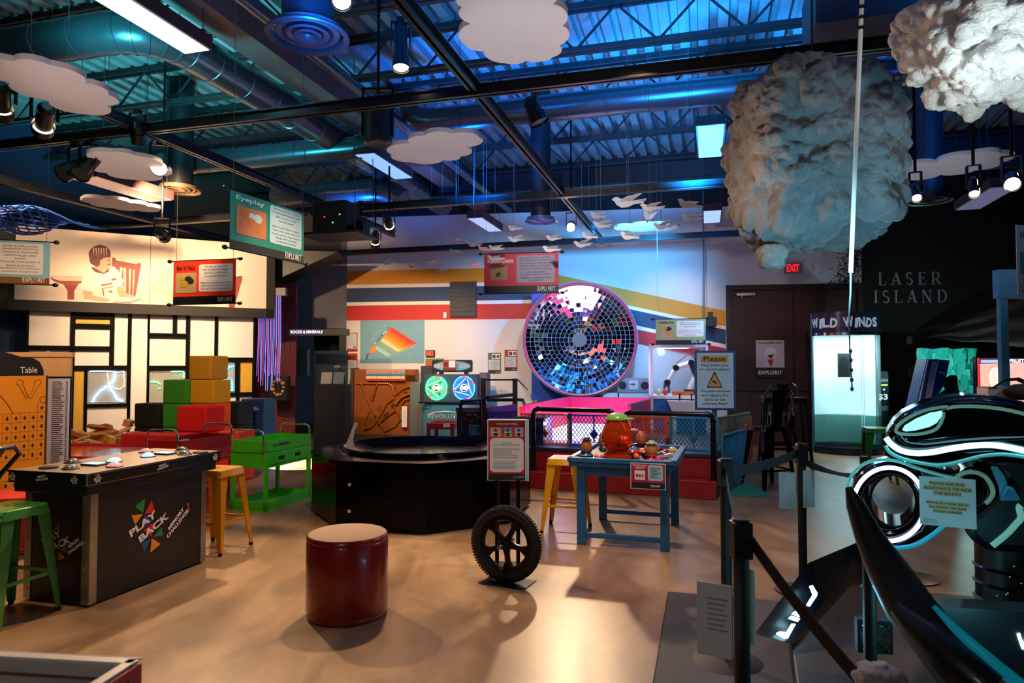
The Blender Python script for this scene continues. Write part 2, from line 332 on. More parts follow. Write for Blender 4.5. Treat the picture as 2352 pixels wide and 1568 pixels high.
beam('lighting_track', 0, 422, 3.72, BX, -4, 4.5, .08, .1, TRK, 'leftmost black lighting track running front to back', 'track', .012, g)
# ducts
GALV = M('5b6470', .3, .75, var=.1)
def duct(pts, r, mat, label, seams=.45, name='air_duct'):
    t = thing(name, label, 'duct', pts[0]); o = Vector(pts[0]); pts = [Vector(p)-o for p in pts]
    P = [pts[0]]; rs = [r]
    for a, b in zip(pts, pts[1:]):
        L = (b-a).length
        if L < 1e-3: continue
        n = max(1, int(L/seams)); d = (b-a)/L
        for i in range(n):
            c = a+(b-a)*((i+.5)/n)
            if L/n > .08: P += [c-d*.016, c-d*.012, c+d*.012, c+d*.016]; rs += [r, r*1.035, r*1.035, r]
        P.append(b); rs.append(r)
    MB().tube(P, rs, 28).build('duct_pipe', mat, t); return t
def elbow(p, q, c, n=7):   # quadratic corner p->c->q
    p, q, c = Vector(p), Vector(q), Vector(c); return [(1-s)**2*p+2*s*(1-s)*c+s*s*q for s in [i/n for i in range(n+1)]]
d1p = F(780, 327, 4.6); cor = F(330, 62, 4.6); cor = d1p + BX*((cor-d1p).dot(BX))
duct([cor-AX*6] + elbow(cor-AX*.55, cor+BX*.55, cor) + [d1p+BX*3.9], .19, GALV, 'big spiral duct coming from the left and turning to run to the back wall')
c2 = F(945, 282, 4.5); duct([c2+BX*.5+Vector((0, 0, .5))] + elbow(c2+Vector((0, 0, .25)), c2+AX*.35, c2) + [c2+AX*10], .155, GALV, 'spiral duct crossing to the right behind the small hanging cloud')
c3 = F(412, 378, 4.45); duct([Vector((c3.x, c3.y, 4.1))] + elbow((c3.x, c3.y, 4.25), c3+AX*.3, c3) + [c3+AX*3.2], .15, GALV, 'short duct dropping into the round diffuser over the left exhibits')
c4 = F(730, 445, 4.3); duct([c4-AX*.8, c4+AX*.9] + elbow(c4+AX*.9, c4+AX*1.5-Vector((0, 0, .2)), c4+AX*1.3), .17, GALV, 'short blue-lit duct behind the teal hanging sign')
a, b = rowline(910, 275, 4.5, BX, -6, 5.0)
one('sprinkler_pipe', MB().cyl((0, 0, 0), b-a, .06), M('5b6068', .3, .7), 'slim round pipe running front to back right of the spiral duct', 'pipe', a)
for (px, py, z, r, lb, mat) in ((707, 84, 3.9, .30, 'large round ceiling diffuser near the front, above the teal sign', '4a4248'), (411, 437, 3.95, .29, 'round ceiling diffuser lit warm beside the long flat light', '8a6a52'),
                           (1242, 508, 3.6, .235, 'round ceiling diffuser glowing blue over the flock of birds', '5a7ab8'), (2135, 461, 3.6, .27, 'round dark ceiling diffuser right of the dark cotton cloud', '2e2a2a')):
    p = F(px, py, z); t = thing('ceiling_diffuser', lb, 'diffuser', (p.x, p.y, z)); mt = M(mat, .4, .3)
    MB().lathe([(r, 0), (r*.98, -.012), (r*.86, 0), (r*.86, .05)], 40).build('outer_ring', mt, t)
    for q in (.62, .38, .18): MB().lathe([(r*q+.045, .0+.03*q), (r*q+.03, -.01+.03*q), (r*q, .02), (r*q-.01, .05)], 36).build('cone_ring', mt, t)
    MB().cyl((0, 0, .04), (0, 0, 5.5-z), r*.62, n=28).build('neck', M('14161c', .5), t)
# hanging panel lights
def panel_light(px, py, z, L, W, label, col='cfe0ff', em=1.0, lab='panel_light'):
    p = F(px, py, z); t = thing(lab, label, 'ceiling light', (p.x, p.y, z), R, 'flat panel lights')
    MB().box(-W/2-.02, W/2+.02, -L, 0, .01, .13).build('housing', M('4a2c28', .6), t)
    MB().box(-W/2, W/2, -L+.02, -.02, 0, .012).build('diffuser', M(col, .5, em=em), t)
    for x in (-W/2, W/2):
        for y in (-L+.1, -.1): MB().cyl((x, y, .13), (x, y, 5.45-z), .004, n=5).build('hanger_wire', M('303035', .5), t)
panel_light(456, 122, 4.35, 2.6, .26, 'long flat panel light at the top left front', 'f0dce0', .75)
panel_light(928, 411, 4.3, 1.25, .27, 'flat blue-white panel light below the small cloud', '7fa8f0', 1.1)
panel_light(1138, 532, 3.8, 1.1, .22, 'flat blue-white panel light just behind the small cloud, over the birds', '9ab0f2', .9)
panel_light(1631, 362, 4.35, 1.3, .30, 'squarish blue-white panel light left of the dark cotton cloud', '8cc0ff', 1.0)
panel_light(1635, 512, 4.1, 1.0, .28, 'small blue-white panel light under the squarish one beside the cotton cloud', '9cb8ff', 1.0)
panel_light(372, 463, 3.7, 1.2, .34, 'thin warm flat panel light between two clouds at the left', 'e8b294', .5)
panel_light(2222, 482, 3.75, 1.3, .3, 'dim violet flat panel light at the right', '7a78a0', .35)
# the brown box at the top right
p = at(2010, 40, 5.6); one('ceiling_box', MB().box(-.5, .7, -.3, .5, -.13, .4), M('3a2622', .7), 'dark brown boxed unit at the top behind the white hanging tube', 'box', p, R)
# scalloped acoustic clouds: px points are the notches between the bumps
def scallop(pts, bulge=.28, n=7):
    c = Vector((sum(p[0] for p in pts)/len(pts), sum(p[1] for p in pts)/len(pts))); out = []
    for i, a in enumerate(pts):
        a = Vector(a); b = Vector(pts[(i+1) % len(pts)]); m = (a+b)/2; d = b-a; nn = Vector((d.y, -d.x))
        if nn.dot(m-c) < 0: nn = -nn
        L = d.length; h = L*bulge; 
        for k in range(n):
            s = k/n; out.append(a+d*s+nn.normalized()*h*4*(s*(1-s))**.75*.7)
    return out
CW = M('e9e4e6', .7, var=.02)
def cloud(pxs, z, label, th=.045, tilt=None, bul=.3, led=True, col=CW):
    P = [F(x, y, z) for x, y in pxs]; c = sum(P, Vector())/len(P); loc = scallop([((p-c).x, (p-c).y) for p in P], bul)
    t = thing('hanging_cloud', label, 'acoustic cloud', c, 0, 'flat white cloud panels')
    MB().prism([(p.x, p.y) for p in loc], 0, th, 'z').build('panel', col, t, bevel=.004)
    for i in (0, len(pxs)//2): q = P[i]-c; q *= .55; MB().cyl((q.x, q.y, th), (q.x, q.y, 5.45-z), .003, n=5).build('hanger_wire', M('303035', .5), t)
    if led:
        for k in (-.5, 0, .5):
            q = (P[0]-P[len(P)//2])*.5*k; MB().cyl((q.x, q.y, th), (q.x, q.y, th+.03), .035).build('puck_light', M('30e8ff', .5, em=3), t)
cloud([(30, 142), (118, 152), (195, 192), (248, 218), (246, 243), (185, 262), (112, 232), (22, 190), (-40, 195), (-40, 150)], 3.5, 'large white flat cloud at the far left, nearest of the left clouds', led=False)
cloud([(212, 368), (262, 350), (310, 358), (368, 385), (372, 405), (300, 412), (245, 398), (210, 385)], 3.55, 'white flat cloud behind the large left one, a lit spotlight at its tip', led=False)
cloud([(188, 458), (240, 457), (300, 466), (340, 474), (368, 482), (315, 484), (260, 478), (205, 466)], 3.6, 'thin white flat cloud under the warm flat light, edge-on')
cloud([(899, 356), (943, 330), (975, 312), (1040, 307), (1100, 315), (1068, 338), (1058, 360), (1018, 368), (945, 373)], 3.6, 'small white flat cloud in the centre, front of the round black speaker', led=False)
cloud([(1062, -20), (1060, 18), (1082, 55), (1070, 105), (1112, 118), (1160, 146), (1208, 141), (1270, 132), (1284, 105), (1292, 60), (1270, 10), (1268, -20), (1150, -60)], 3.45, 'big white flat cloud at the top centre', led=False, bul=.22)
cloud([(2070, 385), (2150, 375), (2230, 355), (2300, 353), (2300, 374), (2240, 392), (2160, 402), (2085, 414)], 3.55, 'white flat cloud right of the dark cotton cloud')
cloud([(1413, 523), (1450, 519), (1500, 515), (1545, 518), (1552, 526), (1500, 530), (1440, 529)], 3.75, 'thin white flat cloud behind the birds, cyan pucks on top')
# theatre spotlights hanging from the tracks
def spotlight(px, py, Y, aim, on, label, L=.30, r=.085, top=None, col='ffe2b8'):
    p = at(px, py, Y); d = (Vector(aim)-p).normalized(); t = thing('theatre_spotlight', label, 'spotlight', p, 0, 'track spotlights')
    z = top or 3.72
    MB().cyl(-d*L, -d*.09, r*.78, n=20).cyl(-d*.09, d*.0, r, n=20, cap=False).cyl(-d*(L+.05), -d*L, r*.45, r*.75, n=20).build('can', SATIN, t)
    MB().cyl(-d*.02, -d*.015, r*.88, n=20).build('lens', M(col, .4, em=8) if on else M('3a3632', .2), t)
    c = -d*L*.5; s = d.cross(Vector((0, 0, 1))); s = s.normalized() if s.length > .1 else Vector((1, 0, 0)); hz = max(.16, z-p.z-c.z*1)
    y0 = c+Vector((0, 0, .2))
    MB().bar(c+s*r*1.1, y0+s*r*1.1, .01, .03).bar(c-s*r*1.1, y0-s*r*1.1, .01, .03).bar(y0-s*r*1.2, y0+s*r*1.2, .03, .01).build('yoke', BLKM, t)
    MB().cyl(y0, (y0.x, y0.y, max(y0.z+.03, z-p.z)), .014, n=8).box(y0.x-.03, y0.x+.03, y0.y-.03, y0.y+.03, max(y0.z+.0, z-p.z-.08), max(y0.z+.04, z-p.z)).build('clamp', BLKM, t)
    return t
spotlight(921, 158, 5.4, (-.7, 4.6, 0), True, 'lit black spotlight hanging at the top centre beside the large diffuser', .40, .068, 3.95)
spotlight(365, 388, 7.0, (-2.2, 3.4, .8), True, 'lit black spotlight at the tip of the second left cloud')
spotlight(98, 300, 5.8, (-7, 9.5, 2.2), True, 'black spotlight aimed left below the large left cloud', .34, .085)
spotlight(5, 268, 5.6, (-6.5, 9, 1.0), True, 'black spotlight cut by the left edge of the photo')
spotlight(140, 400, 6.6, (-5.6, 4.5, 1.5), False, 'unlit black spotlight, left one of the pair below the track', .3, .09)
spotlight(183, 402, 6.6, (-4.6, 4.8, 1.0), False, 'unlit black spotlight, right one of the pair below the track', .3, .09)
spotlight(378, 545, 8.6, (-5.0, 11.5, 2.6), False, 'unlit black spotlight hanging in front of the sepia mural', .22, .08, 5.47)
spotlight(897, 526, 9.6, (-1.6, 14, 1.6), True, 'lit black spotlight above the left end of the flock, upper one', .24, .075, 5.47)
spotlight(862, 566, 10.2, (-2.6, 13, 1.0), True, 'lit black spotlight above the left end of the flock, lower one', .24, .075, 5.47)
spotlight(1311, 521, 10.6, (-.2, 3.6, .5), True, 'brightly lit spotlight facing the hall amid the birds', .2, .07, 5.47)
spotlight(1240, 282, 6.6, (1.8, 6.5, .5), False, 'unlit black spotlight beneath the crossing duct', .22, .1, 3.9)
spotlight(785, 4, 4.6, (-.5, 2.5, 1.0), True, 'lit spotlight cut by the top edge of the photo', .3, .07, 4.4)
spotlight(2106, 456, 6.4, (3.0, 4.4, 1.0), True, 'lit spotlight below the right cloud, left one of three', .2, .045, 5.47)
spotlight(2238, 447, 6.0, (3.0, 4.2, .6), True, 'lit spotlight below the right cloud, middle one of three', .2, .045, 5.47)
spotlight(2326, 424, 5.4, (2.2, 2.8, 1.1), True, 'very bright spotlight by the right edge of the photo', .22, .06, 5.47, col='fff0dc')
spotlight(318, 330, 6.35, (-4.0, 8, 1.0), False, 'small unlit spotlight under the crossing of two tracks', .16, .06, 3.72)
spotlight(830, 545, 9.2, (-2.2, 11, 1.0), False, 'unlit spotlight right beside the ceiling projector', .2, .07)

p = at(868, 290, 6.35); t = thing('ceiling_speaker', 'big round black speaker can behind the small centre cloud', 'speaker', p)
MB().cyl((0, 0, -.16), (0, 0, .2), .13, n=28).lathe([(.13, -.16), (.11, -.175), (.03, -.165), (0, -.165)], 28).build('can', BLACK, t)
MB().cyl((0, 0, .3), (0, 0, 5.45-p.z), .015, n=8).build('hanging_rod', BLKM, t)
MB().bar((-.14, 0, -.1), (-.14, 0, .35), .02, .05).bar((.14, 0, -.1), (.14, 0, .35), .02, .05).bar((-.15, 0, .35), (.15, 0, .35), .05, .02).build('bracket', BLKM, t)
# projector platform
p = at(778, 540, 9.0); t = thing('ceiling_projector', 'black projector on a hanging shelf right of the teal sign', 'projector', p, R)
MB().box(-.42, .42, -.3, .3, -.03, 0).build('shelf', BLACK, t)
MB().box(-.28, .22, -.2, .2, 0, .42).build('projector_body', BLACK, t, bevel=.02)
MB().box(.26, .42, -.12, .08, -.02, .12).build('mirror_arm', BLKM, t)
for x, y in ((-.38, -.25), (.38, -.25), (-.38, .25), (.38, .25)): MB().cyl((x, y, 0), (x*.9, y, 5.45-p.z), .006, n=5).build('hanger_cable', M('505055', .4, .6), t)
for i, (x, z, c) in enumerate(((-.1, .2, 'ff3020'), (.02, .12, '40ff90'), (.12, .22, '60a0ff'))): MB().box(x, x+.015, -.206, -.2, z, z+.015).build('status_light', M(c, .5, em=4), t)
lamp('SPOT', (p.x-.2, p.y, p.z-.1), 4200, (.85, .95, 1), F(692, 1066), .02, 18, .05, name='projector_beam')
# blue string net by the left edge
nt_ = MB(); c = F(20, 498, 3.3)
for i in range(-6, 4):
    for s in (1, -1):
        pts = []
        for k in range(0, 13):
            x = i*.13+s*(k-6)*.075; y = (k-6)*.1; pts.append((x, y, .06*math.sin(x*5)+.05*math.cos(y*7)))
        nt_.tube(pts, .012, 5)
one('string_net', nt_, M('2c62c8', .6), 'blue net hanging under the ceiling above the left end of the mural', 'net', c, R)
# ================================================================== LEFT HALF
def paint(parent, pl, pts, mat, name='picture', off=0, y=-.004, t=.001, cv=None):
    q = [pl.uz(*(cv(*p) if cv else p), off) for p in pts]
    return MB().prism(q, y-t+off, y+off).build(name, mat, parent, smooth=False)
def ptxt(parent, pl, body, p0, p1, hpx, mat, off=0, y=-.005, name='lettering', bold=.01, cv=None, align='CENTER', mp=None, lines=1.0):
    if cv: p0, p1 = cv(*p0), cv(*p1)
    a = pl.uz(*p0, off); b = pl.uz(*p1, off); a = Vector(a); b = Vector(b); L = (b-a).length; m = (a+b)/2
    q = pl.pt(m.x); h = hpx*(q.y)/FPX
    return txt(parent, body, m.x-L/2, m.y-h/2, L, h, mat, y+off, name, bold=bold, rot=math.atan2(b.y-a.y, b.x-a.x), align=align, xf=mp, lines=lines)
INK = M('1a1a1c', .6, var=.02); LET = M('f4f2ee', .5, var=.02)
# ---- plasma wall with the black lattice
PW = Pl(-7.51, 10.6, 27.8)
z3 = lambda x, y: (x/3.794, 680+y/3.794)
t = thing('plasma_display_wall', 'tall black lattice wall of white and yellow panels with glowing plasma screens', 'display wall', PW.o, PW.yaw)
u0, zt_ = PW.uz(60, 698); u1, _ = PW.uz(589, 720); fr = MB().box(u0, u1, .02, .14, 0, zt_); frames = MB()
cells = []
def cell(x0, y0, x1, y1, kind):
    a = PW.uz(*z3(x0, y0)); b = PW.uz(*z3(x1, y1)); c = (a[0], b[0], max(.05, b[1]), a[1]); cells.append((c, kind))
for c in ((258, 88, 612, 432), (662, 108, 960, 162), (657, 280, 957, 438), (653, 475, 952, 605), (1003, 120, 1108, 604), (760, 970, 1095, 1560), (1152, 125, 1262, 1560),
          (1308, 132, 1503, 325), (1545, 138, 1618, 327), (1305, 362, 1615, 605), (1658, 145, 1858, 1000), (1900, 152, 2203, 535), (1880, 873, 2045, 1500), (2085, 873, 2190, 1500)): cell(*c, 'w')
for c in ((660, 192, 960, 246), (648, 643, 718, 1560), (2088, 570, 2195, 835)): cell(*c, 'y')
for c in ((250, 470, 605, 712), (765, 643, 1100, 932), (1303, 645, 1610, 932), (1700, 570, 2045, 838)): cell(*c, 'p')
wp = M('f2ece6', .45, var=.02); yp = M('dcae3c', .45, var=.03); pp = M('a9aaa6', .2, var=.05)
for (a, b, c, d), k in cells:
    for q in ((a-.035, a, c-.035, d+.035), (b, b+.035, c-.035, d+.035), (a, b, c-.035, c), (a, b, d, d+.035)): fr.box(q[0], q[1], -.05, .02, q[2], q[3])
    MB().box(a, b, 0, .019, c, d).build({'w': 'white_panel', 'y': 'yellow_panel', 'p': 'plasma_screen'}[k], {'w': wp, 'y': yp, 'p': pp}[k], t, smooth=False)
    if k == 'p': MB().tube([(a+.03, -.02, c+.03), (b-.03, -.02, c+.03), (b-.03, -.02, d-.03), (a+.03, -.02, d-.03)], .006, 5, closed=True).build('screen_edge', M('cfd8d8', .2), t)
LTM = M('050506', .62); LTM.node_tree.nodes['Principled BSDF'].inputs['Specular IOR Level'].default_value = .1
fr.build('black_lattice', LTM, t, smooth=False)
def bolt(pts, col, r=.008, em=6):
    P = [PW.uz(*z3(*p)) for p in pts]; out = []
    for a, b in zip(P, P[1:]):
        n = 5
        for i in range(n):
            s = i/n; j = .0 if i == 0 else .014; out.append((a[0]+(b[0]-a[0])*s+random.uniform(-j, j), -.03, a[1]+(b[1]-a[1])*s+random.uniform(-j, j)))
    out.append((P[-1][0], -.03, P[-1][1])); MB().tube(out, r, 5).build('plasma_arc', M(col, .5, em=em), t)
bolt([(420, 482), (432, 620), (520, 655), (590, 668), (588, 490)], 'ffb8c0', em=1.6); bolt([(300, 575), (380, 590), (432, 622)], 'ffb8c0', em=1.6)
bolt([(1000, 655), (995, 730), (950, 778), (850, 850), (800, 920)], '9cd4ff', .011); bolt([(950, 778), (990, 840), (1005, 880), (1075, 912)], '9cd4ff', .011)
bolt([(1085, 655), (1085, 780), (1040, 815), (960, 780)], 'e8e0b0', .006, 1.5); bolt([(940, 655), (945, 770)], 'e8e0b0', .006, 1.2); bolt([(780, 656), (1088, 656)], 'b8e4ff', .006, 3)
bolt([(1310, 750), (1340, 742), (1400, 770)], '60f088', .009, 3); bolt([(1490, 660), (1600, 660), (1600, 710)], '60f088', .01, 4); bolt([(1375, 805), (1400, 800)], '60f088', .006, 2)
bolt([(1855, 580), (1880, 640), (1910, 705), (1960, 725), (2010, 740), (2030, 822)], '38c8ff', .014); bolt([(1910, 705), (1960, 650), (2030, 612)], '38c8ff', .01); bolt([(1900, 822), (2030, 822)], '70d8ff', .007, 3)
# ---- sepia mural above it
OM = -.16
mt = thing('mural_panel', 'long sepia photo mural of a child at a table above the plasma wall', 'mural', PW.o, PW.yaw)
a = PW.uz(37, 518, OM); b = PW.uz(611, 709, OM); MU = (a[0], b[0], b[1], a[1])
MB().box(a[0], b[0], OM, OM+.03, b[1], a[1]).build('print', M('f3dcc6', .5, var=.04, sc=1), mt, smooth=False)
MB().box(a[0]-.22, b[0]+.14, OM-.03, .1, b[1]-.16, b[1]).box(b[0], b[0]+.14, OM-.03, .1, b[1]-.16, a[1]+.05).box(a[0]-.2, b[0]+.14, OM+.03, .1, b[1], a[1]).box((a[0]+b[0])*.5-.003, (a[0]+b[0])*.5+.003, OM-.002, OM, b[1], a[1]).build('frame', M('1a1512', .6), mt, smooth=False)
za = lambda x, y: (x/7.127, 500+y/7.127); zb = lambda x, y: (330+x/6.03, 500+y/6.03)
SEP = {k: M(v, .55, var=.05) for k, v in dict(red='9c4034', dk='6e2a2c', skin='e2ab84', shirt='f4ead8', lt='ecc4a4', pale='f2cdb2', line='b04a20').items()}
def mp_(pts, k, cv=za, y=-.002, nm='picture'): paint(mt, PW, pts, SEP[k], nm, OM, y, .0008, cv)
mp_([(830, 950), (1400, 960), (1400, 1040), (1290, 1080), (1215, 1200), (1215, 1340), (1105, 1340), (1105, 1190), (1040, 1090), (900, 1050), (830, 1000)], 'red')
mp_([(830, 955), (1400, 965), (1400, 1035), (980, 1030), (860, 990)], 'lt', y=-.0032)
mp_([(1835, 655), (1890, 655), (1900, 695), (2240, 760), (2255, 740), (2308, 745), (2308, 790), (2215, 1290), (2065, 1270), (1940, 860), (1835, 800)], 'red')
for (x0, y0, x1, y1, wd) in ((1985, 810, 1960, 1150, 24), (2040, 820, 2050, 1260, 24), (2130, 835, 2120, 1270, 18), (2195, 850, 2175, 1270, 14)): mp_([(x0-wd, y0), (x0+wd, y0), (x1+wd*.5, y1), (x1-wd*.5, y1)], 'pale', y=-.0032)
mp_([(1500, 800), (1880, 800), (2030, 1040), (1980, 1110), (1905, 1140), (1930, 1290), (1700, 1345), (1520, 1290), (1515, 1215), (1312, 1165), (1360, 960)], 'shirt', y=-.0045)
mp_([(1485, 815), (1530, 810), (1700, 905), (1790, 820), (1780, 880), (1700, 922), (1560, 890)], 'dk', y=-.006)
mp_([(1530, 800), (1620, 740), (1780, 800), (1790, 830), (1700, 900), (1590, 860)], 'skin', y=-.0055)
mp_([(1640, 690), (1810, 640), (1832, 760), (1800, 815), (1720, 812), (1630, 770)], 'skin', y=-.0062)
hair = [(1450, 600)]+[(1635+190*math.cos(t_), 620-175*math.sin(t_)) for t_ in [PI-.2-i*.28 for i in range(10)]]+[(1815, 640), (1700, 660), (1640, 700), (1632, 780), (1580, 805), (1480, 745)]
mp_(hair, 'dk', y=-.007)
for i in range(6): x = 1520+i*42; mp_([(x, 490), (x+24, 495), (x+18, 610+20*(i % 3)), (x+8, 570)], 'lt', y=-.008)
mp_([(1755, 755), (1812, 750), (1800, 770), (1765, 775)], 'red', y=-.0075); mp_([(1760, 690), (1800, 685), (1798, 697), (1762, 702)], 'dk', y=-.0075)
mp_([(1360, 1190), (1510, 1210), (1520, 1270), (1860, 1340), (1700, 1375), (1380, 1320)], 'skin', y=-.0055); mp_([(1905, 1140), (1985, 1115), (2060, 1230), (2200, 1280), (2170, 1305), (1960, 1290)], 'skin', y=-.0055)
mp_([(1780, 1330), (1980, 1300), (2300, 1298), (2305, 1330), (2140, 1385), (1850, 1375)], 'shirt', y=-.0065); mp_([(1850, 1372), (2140, 1375), (2305, 1322), (2305, 1334), (2140, 1388), (1850, 1380)], 'red', y=-.0072)
for q in (((1650, 1095), (1840, 1062), (1845, 1085), (1655, 1120)), ((1822, 995), (1908, 992), (1905, 1020), (1828, 1028)), ((1760, 1200), (1830, 1190), (1845, 1230), (1800, 1225)), ((1665, 1150), (1690, 1148), (1710, 1280), (1690, 1270)), ((1700, 1150), (1855, 1120), (1858, 1132), (1700, 1162))): mp_(q, 'line', y=-.0065)
mp_([(1400, 240), (1740, 240), (1740, 400), (1600, 330), (1340, 400)], 'pale', y=-.0015)
mp_([(50, 915), (300, 990), (420, 1010), (420, 1160), (350, 1150), (320, 1050), (100, 990)], 'lt', zb); mp_([(210, 700), (390, 740), (390, 960), (180, 930)], 'pale', zb); mp_([(175, 935), (285, 950), (280, 985), (175, 970)], 'shirt', zb, -.0035)
mp_([(450, 590), (470, 500), (530, 460), (560, 520), (690, 490), (700, 400), (790, 370), (800, 480), (700, 520), (540, 560), (520, 600)], 'pale', zb)
mp_([(1275, 815), (1365, 800), (1365, 850), (1255, 1250), (1180, 1250), (1180, 1000)], 'red', zb)
# ---- hanging banners
def banner(name, label, pl, px, body, title, txtlines, base, bandc, panel, off=0, knob=True, tcol='f6f2ea', pic=('7a4a34', 'caa07a'), picr=None, txtr=None, titler=None, band_y=.16, logo_w=.24):
    a = pl.uz(*px[0]); b = pl.uz(*px[1]); W = b[0]-a[0]; H = a[1]-b[1]; p = pl.pt(a[0], 0, b[1])
    t = thing(name, label, 'sign', p, pl.yaw, 'hanging exhibit banners')
    MB().box(0, W, 0, .006, 0, H).build('banner_cloth', M(base, .55, var=.03), t, smooth=False)
    flat(t, 'footer_band', [(0, 0), (W, 0), (W, H*band_y), (0, H*band_y)], M(bandc, .5, var=.03), 0)
    x0, z0, x1, z1 = txtr or (.44, .24, .95, .9); flat(t, 'text_panel', rrect(W*x0, H*z0, W*x1, H*z1, H*.05), M(panel, .6, var=.02), -.002)
    n = len(txtlines); hh = (z1-z0)*H/(n+.6); mx = max(len(s) for s in txtlines)
    for i, s in enumerate(txtlines):
        if not s: continue
        wd = (x1-x0)*W*.9*min(1, len(s)/mx*1.02); txt(t, s, W*(x0+x1)/2-wd/2, H*z1-hh*(i+1.15), wd, hh*(.72 if any(ch in s for ch in 'gpqyj') else .6), INK, -.004, 'body_text')
    if title: x, z, w_, h_ = titler or (.05, .78, .34, .12); txt(t, title, W*x, H*z, W*w_, H*h_, M(tcol, .5), -.005, 'title_text', bold=.02)
    if picr:
        x0, z0, x1, z1 = picr; flat(t, 'photo_print', rrect(W*x0, H*z0, W*x1, H*z1, H*.03), M(pic[0], .5), -.002)
        rnd = random.Random(len(label)); 
        for k in range(5):
            cx = W*(x0+(x1-x0)*rnd.uniform(.25, .75)); cz = H*(z0+(z1-z0)*rnd.uniform(.25, .75)); rr = H*(z1-z0)*rnd.uniform(.08, .2)
            flat(t, 'photo_detail', [(cx+rr*1.3*math.cos(i*PI/4), cz+rr*math.sin(i*PI/4)) for i in range(8)], M(pic[1] if k % 2 else pic[0][:4]+'20', .5), -.0035-.0004*k)
    logo(t, W*(.96-logo_w), H*band_y*.28, W*logo_w, LET, -.003)
    if knob:
        for z in (0, H):
            MB().cyl((-.035, .004, z), (W+.035, .004, z), .006, n=8).build('hanging_rod', BLKM, t)
            for x in (-.05, W+.05): MB().sph((x, .004, z), .02, 10, (1.4, 1, 1)).build('rod_end', BLACK, t)
        for x in (.03, W-.03): MB().cyl((x, .004, H), (x, .004, 5.45-p.z), .002, n=4).build('hanger_wire', M('505055', .5), t)
    return t
banner('hanging_banner', 'large teal Eyeplay banner hanging beside the projector', Pl(-2.26, 5.5, 69), ((530, 434), (697, 606)), '', 'Eyeplay',
       ['Get moving! Play a series', 'of rotating games using your', 'feet: soccer, Solid!', 'Sort and more!', '', 'Before and after you play,', 'check your pulse using the', 'Kinect exhibit; how does it', 'change after you play', 'compared to before?'],
       '128a78', '14181e', 'b4dce8', tcol='d8f4f0', pic=('c87850', 'b8d8dc'), picr=(.07, .28, .45, .77), txtr=(.5, .26, .96, .95), titler=(.06, .84, .36, .1), band_y=.15)
banner('hanging_banner', 'orange-red Bed of Nails banner hanging before the mural', Pl(-3.5, 7.1, -14), ((399, 600), (540, 696)), '', 'Bed of Nails',
       ['Can you lay down on a', 'bed of nails and not get', 'poked? Do you have the', 'courage to find out?', '', 'Make sure the nails are DOWN', 'before you lay on the board', 'with your head on the pillow!'],
       'ee3418', '121214', 'ece4de', tcol='2a0c08', pic=('b89868', '282428'), picr=(.04, .26, .38, .72), txtr=(.42, .28, .96, .9), titler=(.06, .79, .3, .1), band_y=.18)
banner('hanging_banner', 'light blue plasma banner hanging at the left edge of the photo', Pl(-4.4, 6.5, 18), ((-110, 545), (113, 654)), '', '',
       ['Inside the flat screens', 'energized by electricity,', 'creating an electrically', 'conducting gas called', 'plasma.', 'Touch any of the screens. A', 'channel forms where', 'you touch it as you become a', 'conductor of electricity!'],
       '8ccad8', '8a5c2c', 'f4f0ea', pic=('cc8866', '6688aa'), picr=(.06, .26, .42, .9), txtr=(.46, .22, .93, .94), band_y=.16)
banner('hanging_banner', 'coral red Kaleido-Dome banner hanging left above the mirrored dome', Pl(-.3, 9.0, -9), ((1112, 583), (1283, 672)), '', 'Kaleido-Dome',
       ['Stand in front of this', 'mirrored dome so that you', 'can see yourself in the', 'center. Then sway back', 'and forth while talking', 'into the dome.', 'Can you tell the dome', 'reflects sound as well', 'as light?'],
       'e8404a', '141416', 'b8a8b8', pic=('b89070', '4a3424'), picr=(.09, .34, .32, .68), txtr=(.44, .26, .95, .94), titler=(.05, .76, .35, .12), band_y=.19)
banner('hanging_banner', 'pale green Robotic Arm banner above the glass arm case', Pl(2.2, 10.6, -12), ((1506, 733), (1621, 790)), '', 'Robotic Arm',
       ['Robotic arms are often used', 'for tasks too dangerous to', 'perform by hand.', '', 'Controlling the arm with the', 'joysticks, can you pick up balls', 'or stack blocks?'],
       '9db070', '161616', 'f2eee0', tcol='2c3420', pic=('caa090', '201814'), picr=(.12, .24, .32, .78), txtr=(.42, .3, .96, .92), titler=(.07, .82, .3, .1), band_y=.17)
# ---- periodic board A-frame
PT = Pl(-4.41, 6.5, 63.4)
t = thing('element_board', 'orange peg board of squares with a black Table header at the left edge', 'board', PT.o, PT.yaw)
ut, zt1 = PT.uz(112, 862); _, zb1 = PT.uz(80, 1150)
MB().box(-1.4, 0, 0, .02, zb1, zt1).build('orange_board', M('f59a10', .5, var=.03), t, smooth=False)
hd = [(-1.4, zt1)]+[(-.04, zt1), (-.045, zt1+.06), (-.08, zt1+.13), (-.14, zt1+.165), (-.24, zt1+.175)]+[(-.24-.25*i, zt1+.18+.07*i) for i in range(1, 4)]+[(-1.4, zt1+.4)]
MB().prism(hd, .0, .03).build('header_board', M('141416', .5), t, smooth=False)
ptxt(t, PT, 'Table', (46, 850), (85, 849), 14, LET, y=-.004)
MB().prism([(.0, zt1), (.3, .45), (.3, 0), (0, 0)], -.02, 0, 'x').build('side_panel', M('121212', .6), t, smooth=False)
MB().prism([(.0, zt1), (.02, zt1), (.5, 0), (.48, 0)], -1.4, .0, 'x').build('rear_leg_panel', M('121212', .6), t, smooth=False)
MB().box(-1.4, 0, .0, .03, 0, zb1).build('kick_board', M('121212', .6), t, smooth=False)
ua = PT.uz(86, 960)[0]; ub = PT.uz(105, 960)[0]; cw = ub-ua; za1 = PT.uz(104, 945)[1]; zc = PT.uz(104, 966)[1]; ch = za1-zc; ln = MB(); cr = MB()
